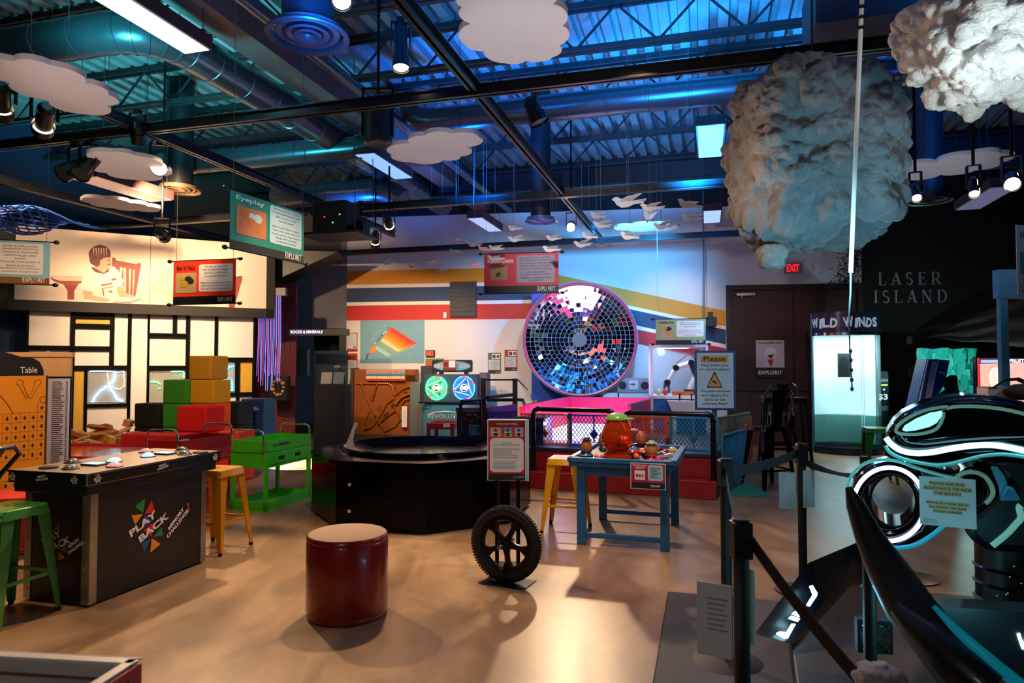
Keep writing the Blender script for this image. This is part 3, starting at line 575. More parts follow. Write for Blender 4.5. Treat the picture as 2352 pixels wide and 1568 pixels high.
for r_ in range(6):
    for c_ in range(7 if r_ else 1):
        x = ub-cw*(c_+1) if r_ else ub-cw; z = za1-ch*(r_)+0
        if r_ == 0: z = za1
        z -= 0; z0_ = z if r_ == 0 else za1-ch*r_
        for q in ((x, x+cw, z0_-.001, z0_+.001), (x, x+cw, z0_+ch-.001, z0_+ch+.001), (x-.001, x+.001, z0_, z0_+ch), (x+cw-.001, x+cw+.001, z0_, z0_+ch)): ln.box(q[0], q[1], -.0025, 0, q[2], q[3])
        cx, cz = x+cw*.5, z0_+ch*.45; cr.box(cx-cw*.22, cx+cw*.22, -.003, 0, cz-.004, cz+.004).box(cx-.005, cx+.005, -.003, 0, cz-ch*.22, cz+ch*.22)
for r_ in range(2):
    for c_ in range(3, 9):
        x = ub-cw*(c_+.0); z0_ = za1-ch*(8+r_)
        for q in ((x, x+cw, z0_-.001, z0_+.001), (x, x+cw, z0_+ch-.001, z0_+ch+.001), (x-.001, x+.001, z0_, z0_+ch)): ln.box(q[0], q[1], -.0025, 0, q[2], q[3])
        cx, cz = x+cw*.5, z0_+ch*.5; cr.box(cx-cw*.22, cx+cw*.22, -.003, 0, cz-.004, cz+.004).box(cx-.005, cx+.005, -.003, 0, cz-ch*.22, cz+ch*.22)
ln.build('grid_lines', M('8a4a08', .6), t, smooth=False); cr.build('plus_marks', INK, t, smooth=False)
for s, x in (('15', 3), ('14', 4)): txt(t, s, ub-cw*x+cw*.15, za1-ch*6.75, cw*.6, ch*.5, INK, -.003, 'number')
for sx in (-1, 1):
    c = PT.uz(52 if sx < 0 else 80, 893); k = .018
    P = [(c[0]+sx*.04, c[1]+.09), (c[0]+sx*.055, c[1]+.05), (c[0]+sx*.03, c[1]+.03), (c[0]-sx*.03, c[1]-.09), (c[0]-sx*.05, c[1]-.08), (c[0], c[1]+.04), (c[0]-sx*.005, c[1]+.07)]
    MB().tube([(a, -.003, b) for a, b in P], .0022, 5, closed=True).build('peg_drawing', M('7a4208', .6), t)
MB().tube([(PT.uz(x, y)[0], -.004, PT.uz(x, y)[1]) for x, y in ((-20, 888), (0, 908), (15, 925), (31, 950))], .002, 5).build('pen_line', INK, t)
c = PT.uz(99, 917); MB().tube([(c[0]+.03*math.cos(i*PI/6), -.003, c[1]+.03*math.sin(i*PI/6)) for i in range(12)], .002, 5, closed=True).build('round_mark', INK, t)
# white list panel
PL_ = Pl(at(158, 950, 7.0).x, 7.0, 20); a = PL_.uz(118, 869); b = PL_.uz(157, 1062)
t = thing('list_panel', 'narrow white panel of printed names behind the orange board', 'panel', PL_.o, PL_.yaw)
MB().box(a[0]-.3, b[0]+.015, .0, .02, .3, a[1]+.02).build('backing', BLACK, t, smooth=False); MB().box(a[0]-.28, b[0], -.004, 0, .32, a[1]).build('list_sheet', M('cfc8d6', .6, var=.02), t, smooth=False)
rn = random.Random(3); l_ = MB()
for i in range(46): z = a[1]-.03-i*.0205; wd = rn.uniform(.07, .11); l_.box(b[0]-.155, b[0]-.155+wd, -.006, -.004, z-.008, z); l_.box(b[0]-.035, b[0]-.018, -.006, -.004, z-.009, z)
l_.build('printed_lines', M('3a3848', .6), t, smooth=False)
for x in (-.3, 0): MB().box(b[0]+x-.02, b[0]+x+.02, .0, .04, 0, .32).build('post', BLACK, t)
# orange and wood low wall behind the board
q = at(-60, 850, 8.9); one('wood_partition', MB().box(0, 1.15, 0, .05, 0, 1.62).box(-.02, 1.17, -.02, .07, 1.62, 1.68), M('e0b078', .5), 'light wood partition between the orange board and the plasma wall', 'partition', (q.x, q.y, 0), math.radians(10), smooth=False)
# ---- air game table, red with blue side
p = F(340, 1052, .5); t = thing('air_table', 'red and blue low game table behind the counter game', 'game table', (p.x, p.y, 0), math.radians(-6))
MB().box(-2.3, 0, 0, .95, .44, .5).build('playing_field', M('a8aab8', .15, coat=.5), t, bevel=.003)
MB().box(-2.2, -1.0, .05, .9, .5, .5015).build('red_field_mark', M('d84828', .15), t)
MB().box(-2.34, .04, .95, 1.0, .40, .53).box(-2.34, .04, -.05, 0, .44, .515).box(0, .04, -.05, 1.0, .44, .53).build('red_rail', M('c41824', .35), t, bevel=.008)
MB().box(-2.3, 0, -.03, .95, .16, .44).build('blue_side', M('1260a8', .4), t)
for x in (-2.2, -.15):
    for y in (.05, .8): MB().box(x, x+.1, y, y+.1, 0, .16).build('leg', BLACK, t)
p = F(30, 1275); one('red_cabinet', MB().box(-.5, .22, 0, .5, .05, .45).box(-.5, .22, -.01, .5, 0, .05), M('c83028', .5), 'low red cabinet on the floor behind the green stool', 'cabinet', p, math.radians(15), bevel=.01)
# ---- wooden block bin with blocks
p = at(285, 1030, 8.6); t = thing('block_bin', 'low pale wooden bin heaped with building blocks', 'bin', (p.x, p.y, 0), math.radians(-4)); WD = M('e8c896', .5, var=.1, sc=3)
MB().box(-1.9, 0, 0, .04, 0, .52).build('front_board', WD, t, bevel=.004); MB().box(-1.9, 0, .9, .94, 0, .52).build('back_board', WD, t, bevel=.004)
MB().box(-.04, 0, .04, .9, 0, .52).build('end_board', WD, t, bevel=.004); MB().box(-1.9, -.04, .04, .9, .40, .44).build('shelf_board', WD, t)
WB = [M(c, .5, var=.12, sc=5) for c in ('c07830', 'd89040', 'b86a28', 'e0a860')]; protos = []
for k, (dx, dy, dz) in enumerate(((.28, .1, .035), (.13, .09, .09), (.2, .12, .06), (.34, .07, .025))):
    m = MB().box(-dx/2, dx/2, -dy/2, dy/2, 0, dz); o = m.build('wooden_block', WB[k], bevel=.004)
    protos.append((o, ('flat wooden plank block lying in the pale bin', 'small drilled wooden cube block in the pale bin', 'mid-sized wooden block in the pale bin', 'long thin wooden slat block in the pale bin')[k]))
    if k == 1:
        d = MB()
        for (x, z) in ((-.035, .06), (0, .03), (.035, .065), (0, .07)): d.cyl((x, -.0455, z), (x, -.044, z), .009, n=10)
        d.build('drilled_holes', M('3a2410', .8), o)
rn = random.Random(5); mw = Matrix.Translation(Vector((p.x, p.y, 0))) @ Matrix.Rotation(math.radians(-4), 4, 'Z')
for i in range(58):
    o, lb = protos[i % 4]; first = i < 4; q = o if first else dup(o); x = rn.uniform(-1.75, -.14); y = rn.uniform(.12, .8)
    hgt = .445+rn.random()*(.09+.22*math.exp(-((x+.6)/.5)**2-((y-.5)/.35)**2)); v = mw @ Vector((x, y, hgt))
    q.location = v; q.rotation_euler = (rn.uniform(-.35, .35), rn.uniform(-.35, .35), rn.uniform(0, 3.1)); tag(q, lb, 'block', 'wooden blocks in the bin')
# ---- foam cubes
def foam(px, Y, lvl, w, col, label, rz=-.27, h=.328, d=.36, bulge=.02):
    q = at(px, 900, Y); m = MB().box(-w/2, w/2, 0, d, 0, h-.002)
    return one('foam_block', m, M(col, .85, var=.08, sc=30, bump=.06), label, 'foam block', (q.x, q.y, lvl*h), rz, 'soft foam blocks by the plasma wall', bevel=bulge, seg=3)
for l in range(3): foam(465, 9.35, l, .38, 'f0560c', 'orange foam block, %s of the stack carrying the yellow blocks' % ('bottom', 'second', 'third')[l])
foam(463, 9.35, 3, .39, 'e0a000', 'yellow foam block, lower of two on the tall stack'); foam(458, 9.35, 4, .36, 'd0940c', 'yellow foam block topping the tallest stack')
for l in range(4): foam(400, 9.35, l, .38, '3c9a20', 'green foam block, %s of the green stack' % ('bottom', 'second', 'third', 'topmost')[l])
for l in range(3): foam(336, 9.4, l, .4, '141414', 'black foam block, %s of the black stack' % ('bottom', 'middle', 'topmost')[l])
for l in range(3): foam(440, 8.75, l, .45, 'd80c08', 'red foam block, %s of the red stack before the yellow ones' % ('bottom', 'middle', 'topmost')[l])
for l in range(3): foam(524, 9.8, l, .34, '10141e', 'dark navy foam block, %s of the stack right of the yellow ones' % ('bottom', 'middle', 'topmost')[l])
for l in range(2): foam(518, 8.9, l, .40, 'f04808', 'bright orange foam block, %s, behind the red cart' % ('lower', 'upper')[l])
for l in range(2): foam(341, 8.45, l, .84, 'd41408', 'long red foam block, %s of two beside the wooden bin' % ('lower', 'upper')[l], d=.3)
q = at(579, 960, 10.3); t = thing('exhibit_cabinet', 'blue cabinet with small white lettering right of the foam blocks', 'cabinet', (q.x, q.y, 0), -.1)
MB().box(-.18, .18, 0, .4, 0, 1.0).build('body', M('0f3c6e', .5), t, bevel=.006)
txt(t, 'Welcome to', -.07, .87, .14, .02, LET, -.003); txt(t, 'Mathematics', -.09, .84, .2, .03, LET, -.003)
# ---- counter game
cx, cy = -2.63, 4.29; t = thing('memory_game_counter', 'black counter game with steel corners and a lit button top', 'game counter', (cx, cy, 0), R)
BK = M('151414', .38, var=.25, sc=5); STL = M('a8a29c', .3, .9, var=.1, sc=12)
MB().box(-.52, 0, 0, 1.03, .015, .70).build('cabinet', BK, t); MB().box(-.50, -.02, .02, 1.01, 0, .015).build('plinth', BLACK, t)
MB().box(-.56, .03, -.05, 1.1, .70, .765).build('apron', M('131313', .4), t, bevel=.004)
MB().box(-.58, .05, -.075, 1.125, .765, .835).build('top_slab', M('0f0f10', .3), t, bevel=.003)
MB().box(-.575, .045, -.07, 1.12, .835, .838).build('steel_top', M('b8a894', .28, .55, var=.15, sc=3), t)
MB().box(-.585, .055, -.08, -.072, .828, .84).box(.047, .055, -.08, 1.13, .828, .84).box(-.585, .055, -.08, -.074, .763, .768).box(.049, .055, -.08, 1.13, .763, .768).box(.046, .056, -.082, -.07, .763, .84).build('edge_trim', CHROME, t)
for (x, y, a, b) in ((0, 0, -1, 1), (0, 1.03, -1, -1), (-.52, 0, 1, 1)):
    MB().box(min(x, x+a*.055), max(x, x+a*.055), y-.004 if b > 0 else y, y if b > 0 else y+.004, .015, .70).box(x if a < 0 else x-.004, x+.004 if a < 0 else x, min(y, y+b*.055), max(y, y+b*.055), .015, .70).build('corner_angle', STL, t)
s_ = MB()
for z in (.08, .24, .4, .56):
    for y in (.028, 1.0): s_.sph((.006, y, z), .006, 6)
    for x in (-.028, -.49): s_.sph((x, -.006, z), .006, 6)
s_.build('corner_screws', CHROME, t)
LS = Pl(cx, cy, math.degrees(R)+90); SS = Pl(cx, cy, math.degrees(R)); mpL = lambda p: Vector((-p.y, p.x, p.z))
zc4 = lambda x, y: (240+x/4.612, 960+y/4.612); GRN = M('2a8a4c', .5, var=.03); RD2 = M('e02418', .5, var=.03); ORG = M('f49a1c', .5, var=.03); BLU = M('1a5a9c', .5, var=.03)
def tri(pl, mp, pts, mat, cv, y=.002, nm='logo_triangle'):
    q = [pl.uz(*cv(*p)) for p in pts]; m = MB().prism(q, -y-.001, -y)
    if mp: m.xf(Matrix(((0, -1, 0, 0), (1, 0, 0, 0), (0, 0, 1, 0), (0, 0, 0, 1))))
    m.build(nm, mat, t, smooth=False)
for pts, m in (([(318, 935), (428, 850), (405, 1005)], GRN), ([(495, 872), (420, 1015), (535, 1000)], RD2), ([(282, 1030), (405, 1015), (320, 1130)], ORG), ([(385, 1330), (490, 1270), (415, 1415)], BLU),
               ([(495, 1270), (590, 1332), (482, 1425)], ORG), ([(600, 1155), (508, 1262), (618, 1240)], GRN), ([(412, 1020), (503, 1088), (398, 1172)], BLU), ([(410, 1187), (512, 1106), (496, 1257)], RD2)): tri(LS, 1, pts, m, zc4)
ptxt(t, LS, 'PLAY', (262, 1232), (540, 1000), 17, LET, y=-.005, bold=.04, cv=zc4, mp=mpL); ptxt(t, LS, 'BACK', (362, 1290), (668, 1020), 17, LET, y=-.005, bold=.04, cv=zc4, mp=mpL)
ptxt(t, LS, 'MEMORY', (672, 1175), (832, 955), 9, LET, y=-.005, bold=.04, cv=zc4, mp=mpL); ptxt(t, LS, 'CHALLENGE', (656, 1262), (880, 972), 9, LET, y=-.005, bold=.04, cv=zc4, mp=mpL)
tri(LS, 1, [(868, 905), (895, 896), (885, 960)], RD2, zc4); tri(LS, 1, [(885, 962), (903, 955), (890, 978)], ORG, zc4)
zc7 = lambda x, y: (x/2.969, 1040+y/2.969)
for pts, m in (([(402, 473), (368, 532), (413, 515)], RD2), ([(450, 625), (457, 668), (405, 662)], GRN), ([(402, 665), (442, 712), (396, 734)], ORG), ([(330, 520), (368, 535), (345, 570)], ORG), ([(350, 490), (365, 530), (330, 512)], GRN)): tri(SS, 0, pts, m, zc7)
ptxt(t, SS, 'PLAY', (292, 600), (418, 545), 16, LET, bold=.04, cv=zc7); ptxt(t, SS, 'BACK', (335, 655), (482, 585), 16, LET, bold=.04, cv=zc7)
ptxt(t, SS, 'MEMORY', (470, 640), (546, 582), 8, LET, bold=.04, cv=zc7); ptxt(t, SS, 'CHALLENGE', (466, 684), (572, 606), 8, LET, bold=.04, cv=zc7)
def minilogo(u, side, kind):
    f = (lambda p: Vector((.05-p.y, p.x, p.z))) if side else (lambda p: Vector((p.x, -.075+p.y, p.z)))
    if kind:
        for dx, dz, m in ((-.012, .02, GRN), (.004, .022, RD2), (-.02, .002, ORG), (.016, -.004, GRN), (-.002, -.022, BLU), (.014, -.02, ORG)):
            q = [f(Vector((u+dx+.011*math.cos(a), y_, .8+dz+.011*math.sin(a)))) for y_ in (-.004, -.003) for a in (.5, 2.6, 4.7)]
            MB().add(q, [(0, 1, 2), (5, 4, 3), (0, 3, 4, 1), (1, 4, 5, 2), (2, 5, 3, 0)]).build('logo_triangle', m, t, smooth=False)
        txt(t, 'PLAY', u-.03, .798, .05, .014, LET, -.005, bold=.03, rot=.6, xf=f); txt(t, 'BACK', u-.018, .786, .05, .014, LET, -.005, bold=.03, rot=.6, xf=f)
    else: txt(t, 'MEMORY\nCHALLENGE!', u-.05, .785, .1, .032, LET, -.004, bold=.03, rot=.15, xf=f)
minilogo(-.54, 0, 1); minilogo(-.3, 0, 0); minilogo(-.04, 0, 1); minilogo(0, 1, 1); minilogo(.53, 1, 0); minilogo(1.06, 1, 1)
inv = Matrix.Rotation(-R, 3, 'Z')
def btn(px, py, kind):
    p = inv @ (F(px, py, .84)-Vector((cx, cy, 0))); c = (p.x, p.y, .838)
    if kind == 'disc': MB().lathe([(0, .838), (.055, .838), (.055, .848), (.045, .85), (0, .85)], 24, (p.x, p.y, 0)).build('black_speaker_disc', BLACK, t)
    elif kind == 'pad': MB().box(p.x-.07, p.x+.07, p.y-.05, p.y+.05, .838, .85).build('score_pad', BLACK, t, bevel=.006); MB().box(p.x-.055, p.x+.055, p.y-.036, p.y+.036, .85, .852).build('lit_screen', M('7ac8ff', .4, em=2.2), t)
    else:
        m = {'sil': M('b8b0a4', .12, .7), 'blue': M('8cc8ff', .3, em=1.8), 'pink': M('f0a0a0', .3, em=.5)}[kind]
        MB().lathe([(.052, .838), (.052, .843), (.045, .845)], 24, (p.x, p.y, 0)).build('button_ring', BLACK, t); MB().sph((p.x, p.y, .843), .043, 20, (1, 1, .62), True).build('dome_button', m, t)
for b_ in ((112, 1074, 'disc'), (162, 1076, 'sil'), (166, 1062, 'sil'), (217, 1067, 'pad'), (262, 1060, 'blue'), (263, 1071, 'pink'), (335, 1038, 'pink'), (340, 1048, 'blue'), (379, 1042, 'pad'), (418, 1034, 'sil'), (424, 1043, 'sil'), (461, 1039, 'disc')): btn(*b_)
# ---- stools
def rsq(h, r, n=4):
    return rrect(-h, -h, h, h, r, n)
def stool(name, label, px, py, col, H=.66, rz=R, s=.15, b=.20, dark=False, cat='stool', grp='metal stools', loc=None):
    p = loc or F(px, py); t = thing(name, label, cat, (p.x, p.y, 0), rz, grp); m = M(col, .3, .25, var=.08, coat=.4) if not dark else M(col, .22, .6, coat=.5)
    MB().prism(rsq(s, .04), H-.012, H, 'z').build('seat', m, t, bevel=.006)
    ap = MB(); o1, o2 = rsq(s, .04), rsq(s+.012, .045); n = len(o1)
    ap.add([(x, y, H-.006) for x, y in o1]+[(x, y, H-.055) for x, y in o2], [(i, (i+1) % n, n+(i+1) % n, n+i) for i in range(n)]).build('apron', m, t)
    for sx in (-1, 1):
        for sy in (-1, 1):
            a = Vector((sx*(s-.005), sy*(s-.005), H-.02)); q = Vector((sx*b, sy*b, .02)); leg = MB(); w0, w1 = .05, .016; th = .004
            for ax in (0, 1):   # angle-iron leg: two tapering flanges
                dv = Vector((-sx, 0, 0)) if ax == 0 else Vector((0, -sy, 0)); ov = Vector((0, -sy*th, 0)) if ax == 0 else Vector((-sx*th, 0, 0))
                leg.add([a, a+dv*w0*1.7, q+dv*w1*2, q, a+ov, a+dv*w0*1.7+ov, q+dv*w1*2+ov, q+ov], [(0, 1, 2, 3), (7, 6, 5, 4), (0, 4, 5, 1), (1, 5, 6, 2), (2, 6, 7, 3), (3, 7, 4, 0)])
            leg.build('leg', m, t, smooth=False); MB().cyl((q.x-sx*.012, q.y-sy*.012, 0), (q.x-sx*.012, q.y-sy*.012, .025), .016, n=10).build('rubber_foot', RUB, t)
    k = (H-.24)/H; e = s+(b-s)*k-.01; z = .24
    for a, c in (((-e, -e, z), (e, -e, z)), ((e, -e, z), (e, e, z)), ((e, e, z), (-e, e, z)), ((-e, e, z), (-e, -e, z))): MB().bar(a, c, .01, .022).build('footrest_bar', m, t)
    MB().bar((-.02, 0, H+.0005), (.02, 0, H+.0005), .012, .002).build('seat_slot', BLACK, t)
    return t
def stool_at(p): return Vector((p[0], p[1], 0))
stool('metal_stool', 'green metal stool at the left edge in front of the counter game', 0, 0, '4a9a48', loc=stool_at((-3.03, 4.13)), s=.155)
stool('metal_stool', 'yellow metal stool at the far end of the counter game', 0, 0, 'e8a020', loc=stool_at((-2.43, 5.67)))
stool('metal_stool', 'yellow metal stool behind the left of the blue toy table', 0, 0, 'eca818', loc=stool_at((.5, 6.33)))
def bar_chair(label, x, y, rz, H=.74, top=1.08, rake=0):
    t = stool('bar_chair', label, 0, 0, '101012', H=H, rz=rz, loc=stool_at((x, y)), s=.17, b=.23, dark=True, cat='chair', grp='black metal bar chairs'); m = M('101012', .22, .6, coat=.5)
    pts = [(-.17, .15, H), (-.2, .2+rake*.5, H+.2), (-.19, .22+rake, top-.04), (-.14, .225+rake, top), (.14, .225+rake, top), (.19, .22+rake, top-.04), (.2, .2+rake*.5, H+.2), (.17, .15, H)]
    MB().tube(pts, .012, 10).build('back_hoop', m, t); MB().add([(-.07, .16, H), (.07, .16, H), (.09, .22+rake, top), (-.09, .22+rake, top), (-.07, .166, H), (.07, .166, H), (.09, .226+rake, top), (-.09, .226+rake, top)], [(0, 1, 2, 3), (7, 6, 5, 4), (0, 4, 5, 1), (1, 5, 6, 2), (2, 6, 7, 3), (3, 7, 4, 0)]).build('back_splat', m, t); return t
bar_chair('black metal bar chair cut by the left edge of the photo', -2.96, 3.42, -PI/2, rake=.15)
# ---- carts
def cart(label, x, y, rz, col, lettering=True):
    t = thing('tool_cart', label, 'cart', (x, y, 0), rz, 'steel tool carts'); m = M(col, .35, .15, var=.05, coat=.3); W, L_, zt = .44, .82, .72
    for lx in (-W, -.035):
        for ly in (0, L_-.035): MB().box(lx, lx+.035, ly, ly+.035, .0, zt-.1).build('leg', m, t)
    MB().box(-W, 0, 0, L_, .60, .604).box(-W, 0, 0, .008, .6, zt).box(-W, 0, L_-.008, L_, .6, zt).box(-W, -W+.008, 0, L_, .6, zt).box(-.008, 0, 0, L_, .6, zt).build('top_tray', m, t, smooth=False)
    MB().box(-W+.01, -.004, .01, L_-.01, .44, .6).build('drawer_box', m, t)
    fr_ = MB().box(-.004, .004, .06, L_-.06, .47, .585).build('drawer', m, t, bevel=.003)
    for y0 in (.2, .5): MB().box(.003, .007, y0, y0+.1, .51, .545).build('drawer_pull', BLACK, fr_)
    MB().box(-W, 0, 0, L_, .02, .026).box(-W, 0, 0, .006, .0, .09).box(-W, 0, L_-.006, L_, .0, .09).box(-W, -W+.006, 0, L_, .0, .09).box(-.006, 0, 0, L_, .0, .09).build('bottom_shelf', m, t, smooth=False)
    for y0, sg in ((-.012, -1), (L_+.012, 1)):
        pts = [(-W+.03, y0, .62), (-W+.03, y0, .78), (-W+.045, y0, .815), (-W+.08, y0, .83), (-.08, y0, .83), (-.045, y0, .815), (-.03, y0, .78), (-.03, y0, .62)]
        MB().tube(pts, .011, 10).build('handle', CHROME, t)
    if lettering: txt(t, 'U.S. GENERAL', .1, .655, .3, .03, BLACK, 0, bold=.04, xf=lambda p: Vector((.003, p.x, p.z)))
    bb = MB()
    for z in (.03, .065):
        for xx in (-W+.018, -.018): bb.sph((xx, -.002, z), .006, 6)
    bb.build('rivets', CHROME, t); return t
cart('bright green steel tool cart with chrome handles', -2.53, 7.08, R, '3cc41c')
cart('red steel tool cart with chrome handles behind the counter game', -3.43, 7.1, R, 'c81414', False)
p = at(515, 1000, 7.6); 
one('tissue_wad', MB().sph((0, 0, 0), .07, 14, (1.3, .9, .8)), M('9ac8dc', .8, var=.3, sc=14, bump=.6), 'crumpled pale blue cloth lying in the red cart', 'cloth', (-3.5, 7.35, .66))
# ---- low red and white table cut at the bottom left
p = F(322, 1512, .7); t = thing('play_table', 'red table with a raised white rim cut by the bottom left corner', 'table', (p.x, p.y, 0), math.radians(-7))
MB().box(-1.6, -.03, -1.1, -.03, .64, .66).build('table_top', M('5a5654', .6), t)
MB().box(-1.6, 0, -.035, 0, .62, .7).box(-.035, 0, -1.1, 0, .62, .7).build('rim', M('c8c2be', .4), t, bevel=.006)
MB().box(-1.6, 0, -.01, .004, .5, .69).box(-.01, .004, -1.1, .004, .5, .69).build('apron', M('b0142c', .45), t, bevel=.003)
for (x, y) in ((-.06, -.06), (-1.5, -.06)): MB().box(x, x+.05, y, y+.05, 0, .6).build('leg', M('b0142c', .45), t)
MB().sph((.006, -.05, .66), .006, 8).build('bolt_head', CHROME, t)
# ---- alcove: sign, light strands, round model, book stand
q = at(664, 768, 12.6); t = thing('lit_sign', 'black bar sign with glowing violet ROCKS & MINERALS letters', 'sign', q, -.06)
MB().box(0, 1.1, 0, .12, -.02, .1).build('sign_box', BLACK, t); txt(t, 'ROCKS & MINERALS', .03, .02, .6, .055, M('b8b0ff', .5, em=1.8), -.004, bold=.03)
t = thing('light_strands', 'hanging curtain of violet glowing fibre strands right of the plasma wall', 'light', at(590, 900, 12.2))
for i in range(18):
    x = i*.024+random.uniform(-.005, .005); zt_ = 1.75; zb_ = random.uniform(0, .35); MB().tube([(x, 0, zt_), (x+.01, 0, 1.0), (x+random.uniform(-.03, .03), .02, zb_)], .005, 5).build('fibre_strand', M(('8a7af0', 'b04a90', '6a8cf8')[i % 3], .5, em=.9), t)
MB().box(.2, .5, -.04, .06, 1.72, 1.86).build('strand_holder', M('8a8088', .6), t)
q = at(638, 920, 12.62); t = thing('rock_model', 'dark square box with a ring of yellow spots on the red wall', 'display box', q)
MB().box(-.17, .17, 0, .2, 0, .46).build('box', BLACK, t, bevel=.01); rn = random.Random(8)
for k in range(11): a = k*.57; MB().sph((.1*math.cos(a), -.0, .25+.14*math.sin(a)), rn.uniform(.018, .034), 8, (1.2, .3, 1)).build('yellow_spot', M('c8942a', .6), t)
q = at(760, 880, 12.2); t = thing('reading_stand', 'small slanted reading stand with two printed sheets in the dark alcove', 'stand', (q.x, q.y, 0))
MB().box(-.3, .25, 0, .5, 0, 1.16).build('cabinet', M('0c0c0d', .8), t)
for x, c in ((-.19, '8a8a86'), (.03, '5a6a72')): MB().xf(Matrix()).box(x, x+.19, 0, .005, 0, .22, Matrix.Translation((0, .02, 1.18)) @ Matrix.Rotation(-.35, 4, 'X')).build('printed_sheet', M(c, .6), t)
MB().sph((.08, .1, 1.48), .06, 14, (1, 1, .5)).build('lamp_head', M('b8b8b8', .3, .5), t); MB().tube([(.08, .12, 1.47), (.18, .2, 1.4), (.2, .2, 1.16)], .008, 6).build('lamp_arm', BLKM, t)
q = at(697, 830, 13.8); one('wall_poster', MB().box(-.13, .13, 0, .01, -.28, .25), M('2a4a50', .7, var=.6, sc=9), 'dim poster on the blue wall inside the dark alcove', 'poster', q)
q = at(765, 850, 14.0); one('alcove_panel', MB().box(-.4, .3, 0, .02, -.4, .4), M('052030', .7), 'dark blue wall panel at the back of the alcove above the reading stand', 'board', q)  # inner wall panel of the alcove
# ================================================================== MIDDLE
# drum seat
p = F(797, 1408); t = thing('drum_stool', 'round dark red padded drum stool with a tan top on the open floor', 'stool', p)
RV = M('7e0f08', .32, var=.12, sc=4, coat=.3)
MB().lathe([(.22, 0), (.235, .005), (.240, .02), (.236, .032), (.243, .045), (.243, .44), (.236, .452), (.243, .462), (.24, .478), (.23, .487), (.0, .487)], 64).build('body', RV, t)
MB().lathe([(0, .491), (.222, .491), (.232, .486)], 64).build('tan_top', M('a08468', .8, var=.06, sc=30), t)
# gravity well
W0 = Vector((-.93, 7.22, 0)); t = thing('gravity_well', 'large glossy black octagonal coin funnel in the middle of the floor', 'funnel exhibit', W0)
GB = M('020203', .14, var=.3); GB.node_tree.nodes['Principled BSDF'].inputs['Specular IOR Level'].default_value = .12; ang = [math.radians(-82+45*i) for i in range(8)]
ot = lambda r: [(r*math.cos(a), r*math.sin(a)) for a in ang]
MB().prism(ot(1.14), .03, .60, 'z').build('octagon_base', GB, t, bevel=.006)
MB().prism(ot(1.08), 0, .03, 'z').build('plinth', BLACK, t)
o1, o2 = ot(1.17), [(.84*math.cos(2*PI*i/64), .84*math.sin(2*PI*i/64)) for i in range(64)]
m = MB(); big = []
for i in range(64):
    a = 2*PI*i/64; k = min(range(8), key=lambda q: abs(((a-(ang[q]+PI/8)+PI) % (2*PI))-PI)); r = 1.17*math.cos(PI/8)/math.cos(a-(ang[k]+PI/8)); big.append((r*math.cos(a), r*math.sin(a)))
vs = [(x, y, .60) for x, y in big]+[(x, y, .635) for x, y in big]+[(x, y, .645) for x, y in o2]
m.add(vs, [(i, (i+1) % 64, 64+(i+1) % 64, 64+i) for i in range(64)]+[(64+i, 64+(i+1) % 64, 128+(i+1) % 64, 128+i) for i in range(64)]); m.build('top_deck', GB, t)
MB().lathe([(.86, .642), (.85, .672), (.82, .682), (.79, .665), (.74, .64), (.6, .585), (.4, .49), (.24, .36), (.14, .2), (.1, .08)], 72).build('funnel_bowl', GB, t)
pt = F(800, 1030, .66)-W0
MB().prism([(-.03, 0), (.05, 0), (.045, .06), (.02, .12), (.015, .22), (.03, .27), (.015, .3), (-.01, .29), (-.02, .18), (-.04, .06)], -.004, .004).xf(Matrix.Translation((pt.x, pt.y, .64)) @ Matrix.Rotation(-.2, 4, 'Z') @ Matrix.Rotation(.25, 4, 'Y')).build('coin_ramp', M('b8bcc2', .15, trans=.3), t)
lk = MB()
for z in (.18, .42): a = Vector((1.14*math.cos(ang[7]), 1.14*math.sin(ang[7]), z)); b = Vector((1.14*math.cos(ang[0]), 1.14*math.sin(ang[0]), z)); c = a.lerp(b, .16); lk.cyl(c, c+Vector((0, -.015, 0)), .016, n=12)
lk.build('panel_lock', CHROME, t)
# gyroscope wheel
p = F(1162, 1338); t = thing('gyroscope_wheel', 'black five-spoke bicycle wheel held upright in a floor plate', 'wheel', p, -math.radians(24)); zc = .268; rr = .225
tr = MB(); tr.lathe([(rr+.035*math.cos(a), .028*math.sin(a)) for a in [2*PI*i/14 for i in range(15)]], 72, (0, 0, zc), 'y').build('tyre', M('0e0e0f', .6), t)
kn = MB()
for i in range(80):
    a = 2*PI*i/80
    for s in (-1, 1):
        c = Vector((math.cos(a)*(rr+.034), s*.012, zc+math.sin(a)*(rr+.034))); kn.box(-.004, .004, -.007, .007, -.006, .006, Matrix.Translation(c) @ Matrix.Rotation(-a, 4, 'Y'))
kn.build('tyre_tread', M('0a0a0b', .7), t, smooth=False)
MB().lathe([(.2, -.012), (.2, .012), (.165, .014), (.160, 0), (.165, -.014), (.2, -.012)], 64, (0, 0, zc), 'y').build('rim', BLKM, t)
for i in range(5):
    a = math.radians(62+72*i); b = a+.0
    P = []
    for r_, w_ in ((.02, .03), (.07, .018), (.12, .016), (.165, .034)): P.append((r_*math.cos(a)-w_*math.sin(a)*1, r_*math.sin(a)+w_*math.cos(a)))
    for r_, w_ in ((.165, .05), (.12, .02), (.07, .018), (.02, .03)): P.append((r_*math.cos(a)+w_*math.sin(a), r_*math.sin(a)-w_*math.cos(a)))
    MB().prism([(x, z+zc) for x, z in P], -.014, .014).build('spoke', BLKM, t, bevel=.004)
MB().cyl((0, -.03, zc), (0, .03, zc), .032, n=24).build('hub', BLKM, t); MB().cyl((0, -.125, zc), (0, .125, zc), .011, n=16).build('axle', CHROME, t)
MB().box(-.16, .18, -.1, .12, 0, .006).build('base_plate', BLKM, t, bevel=.002)
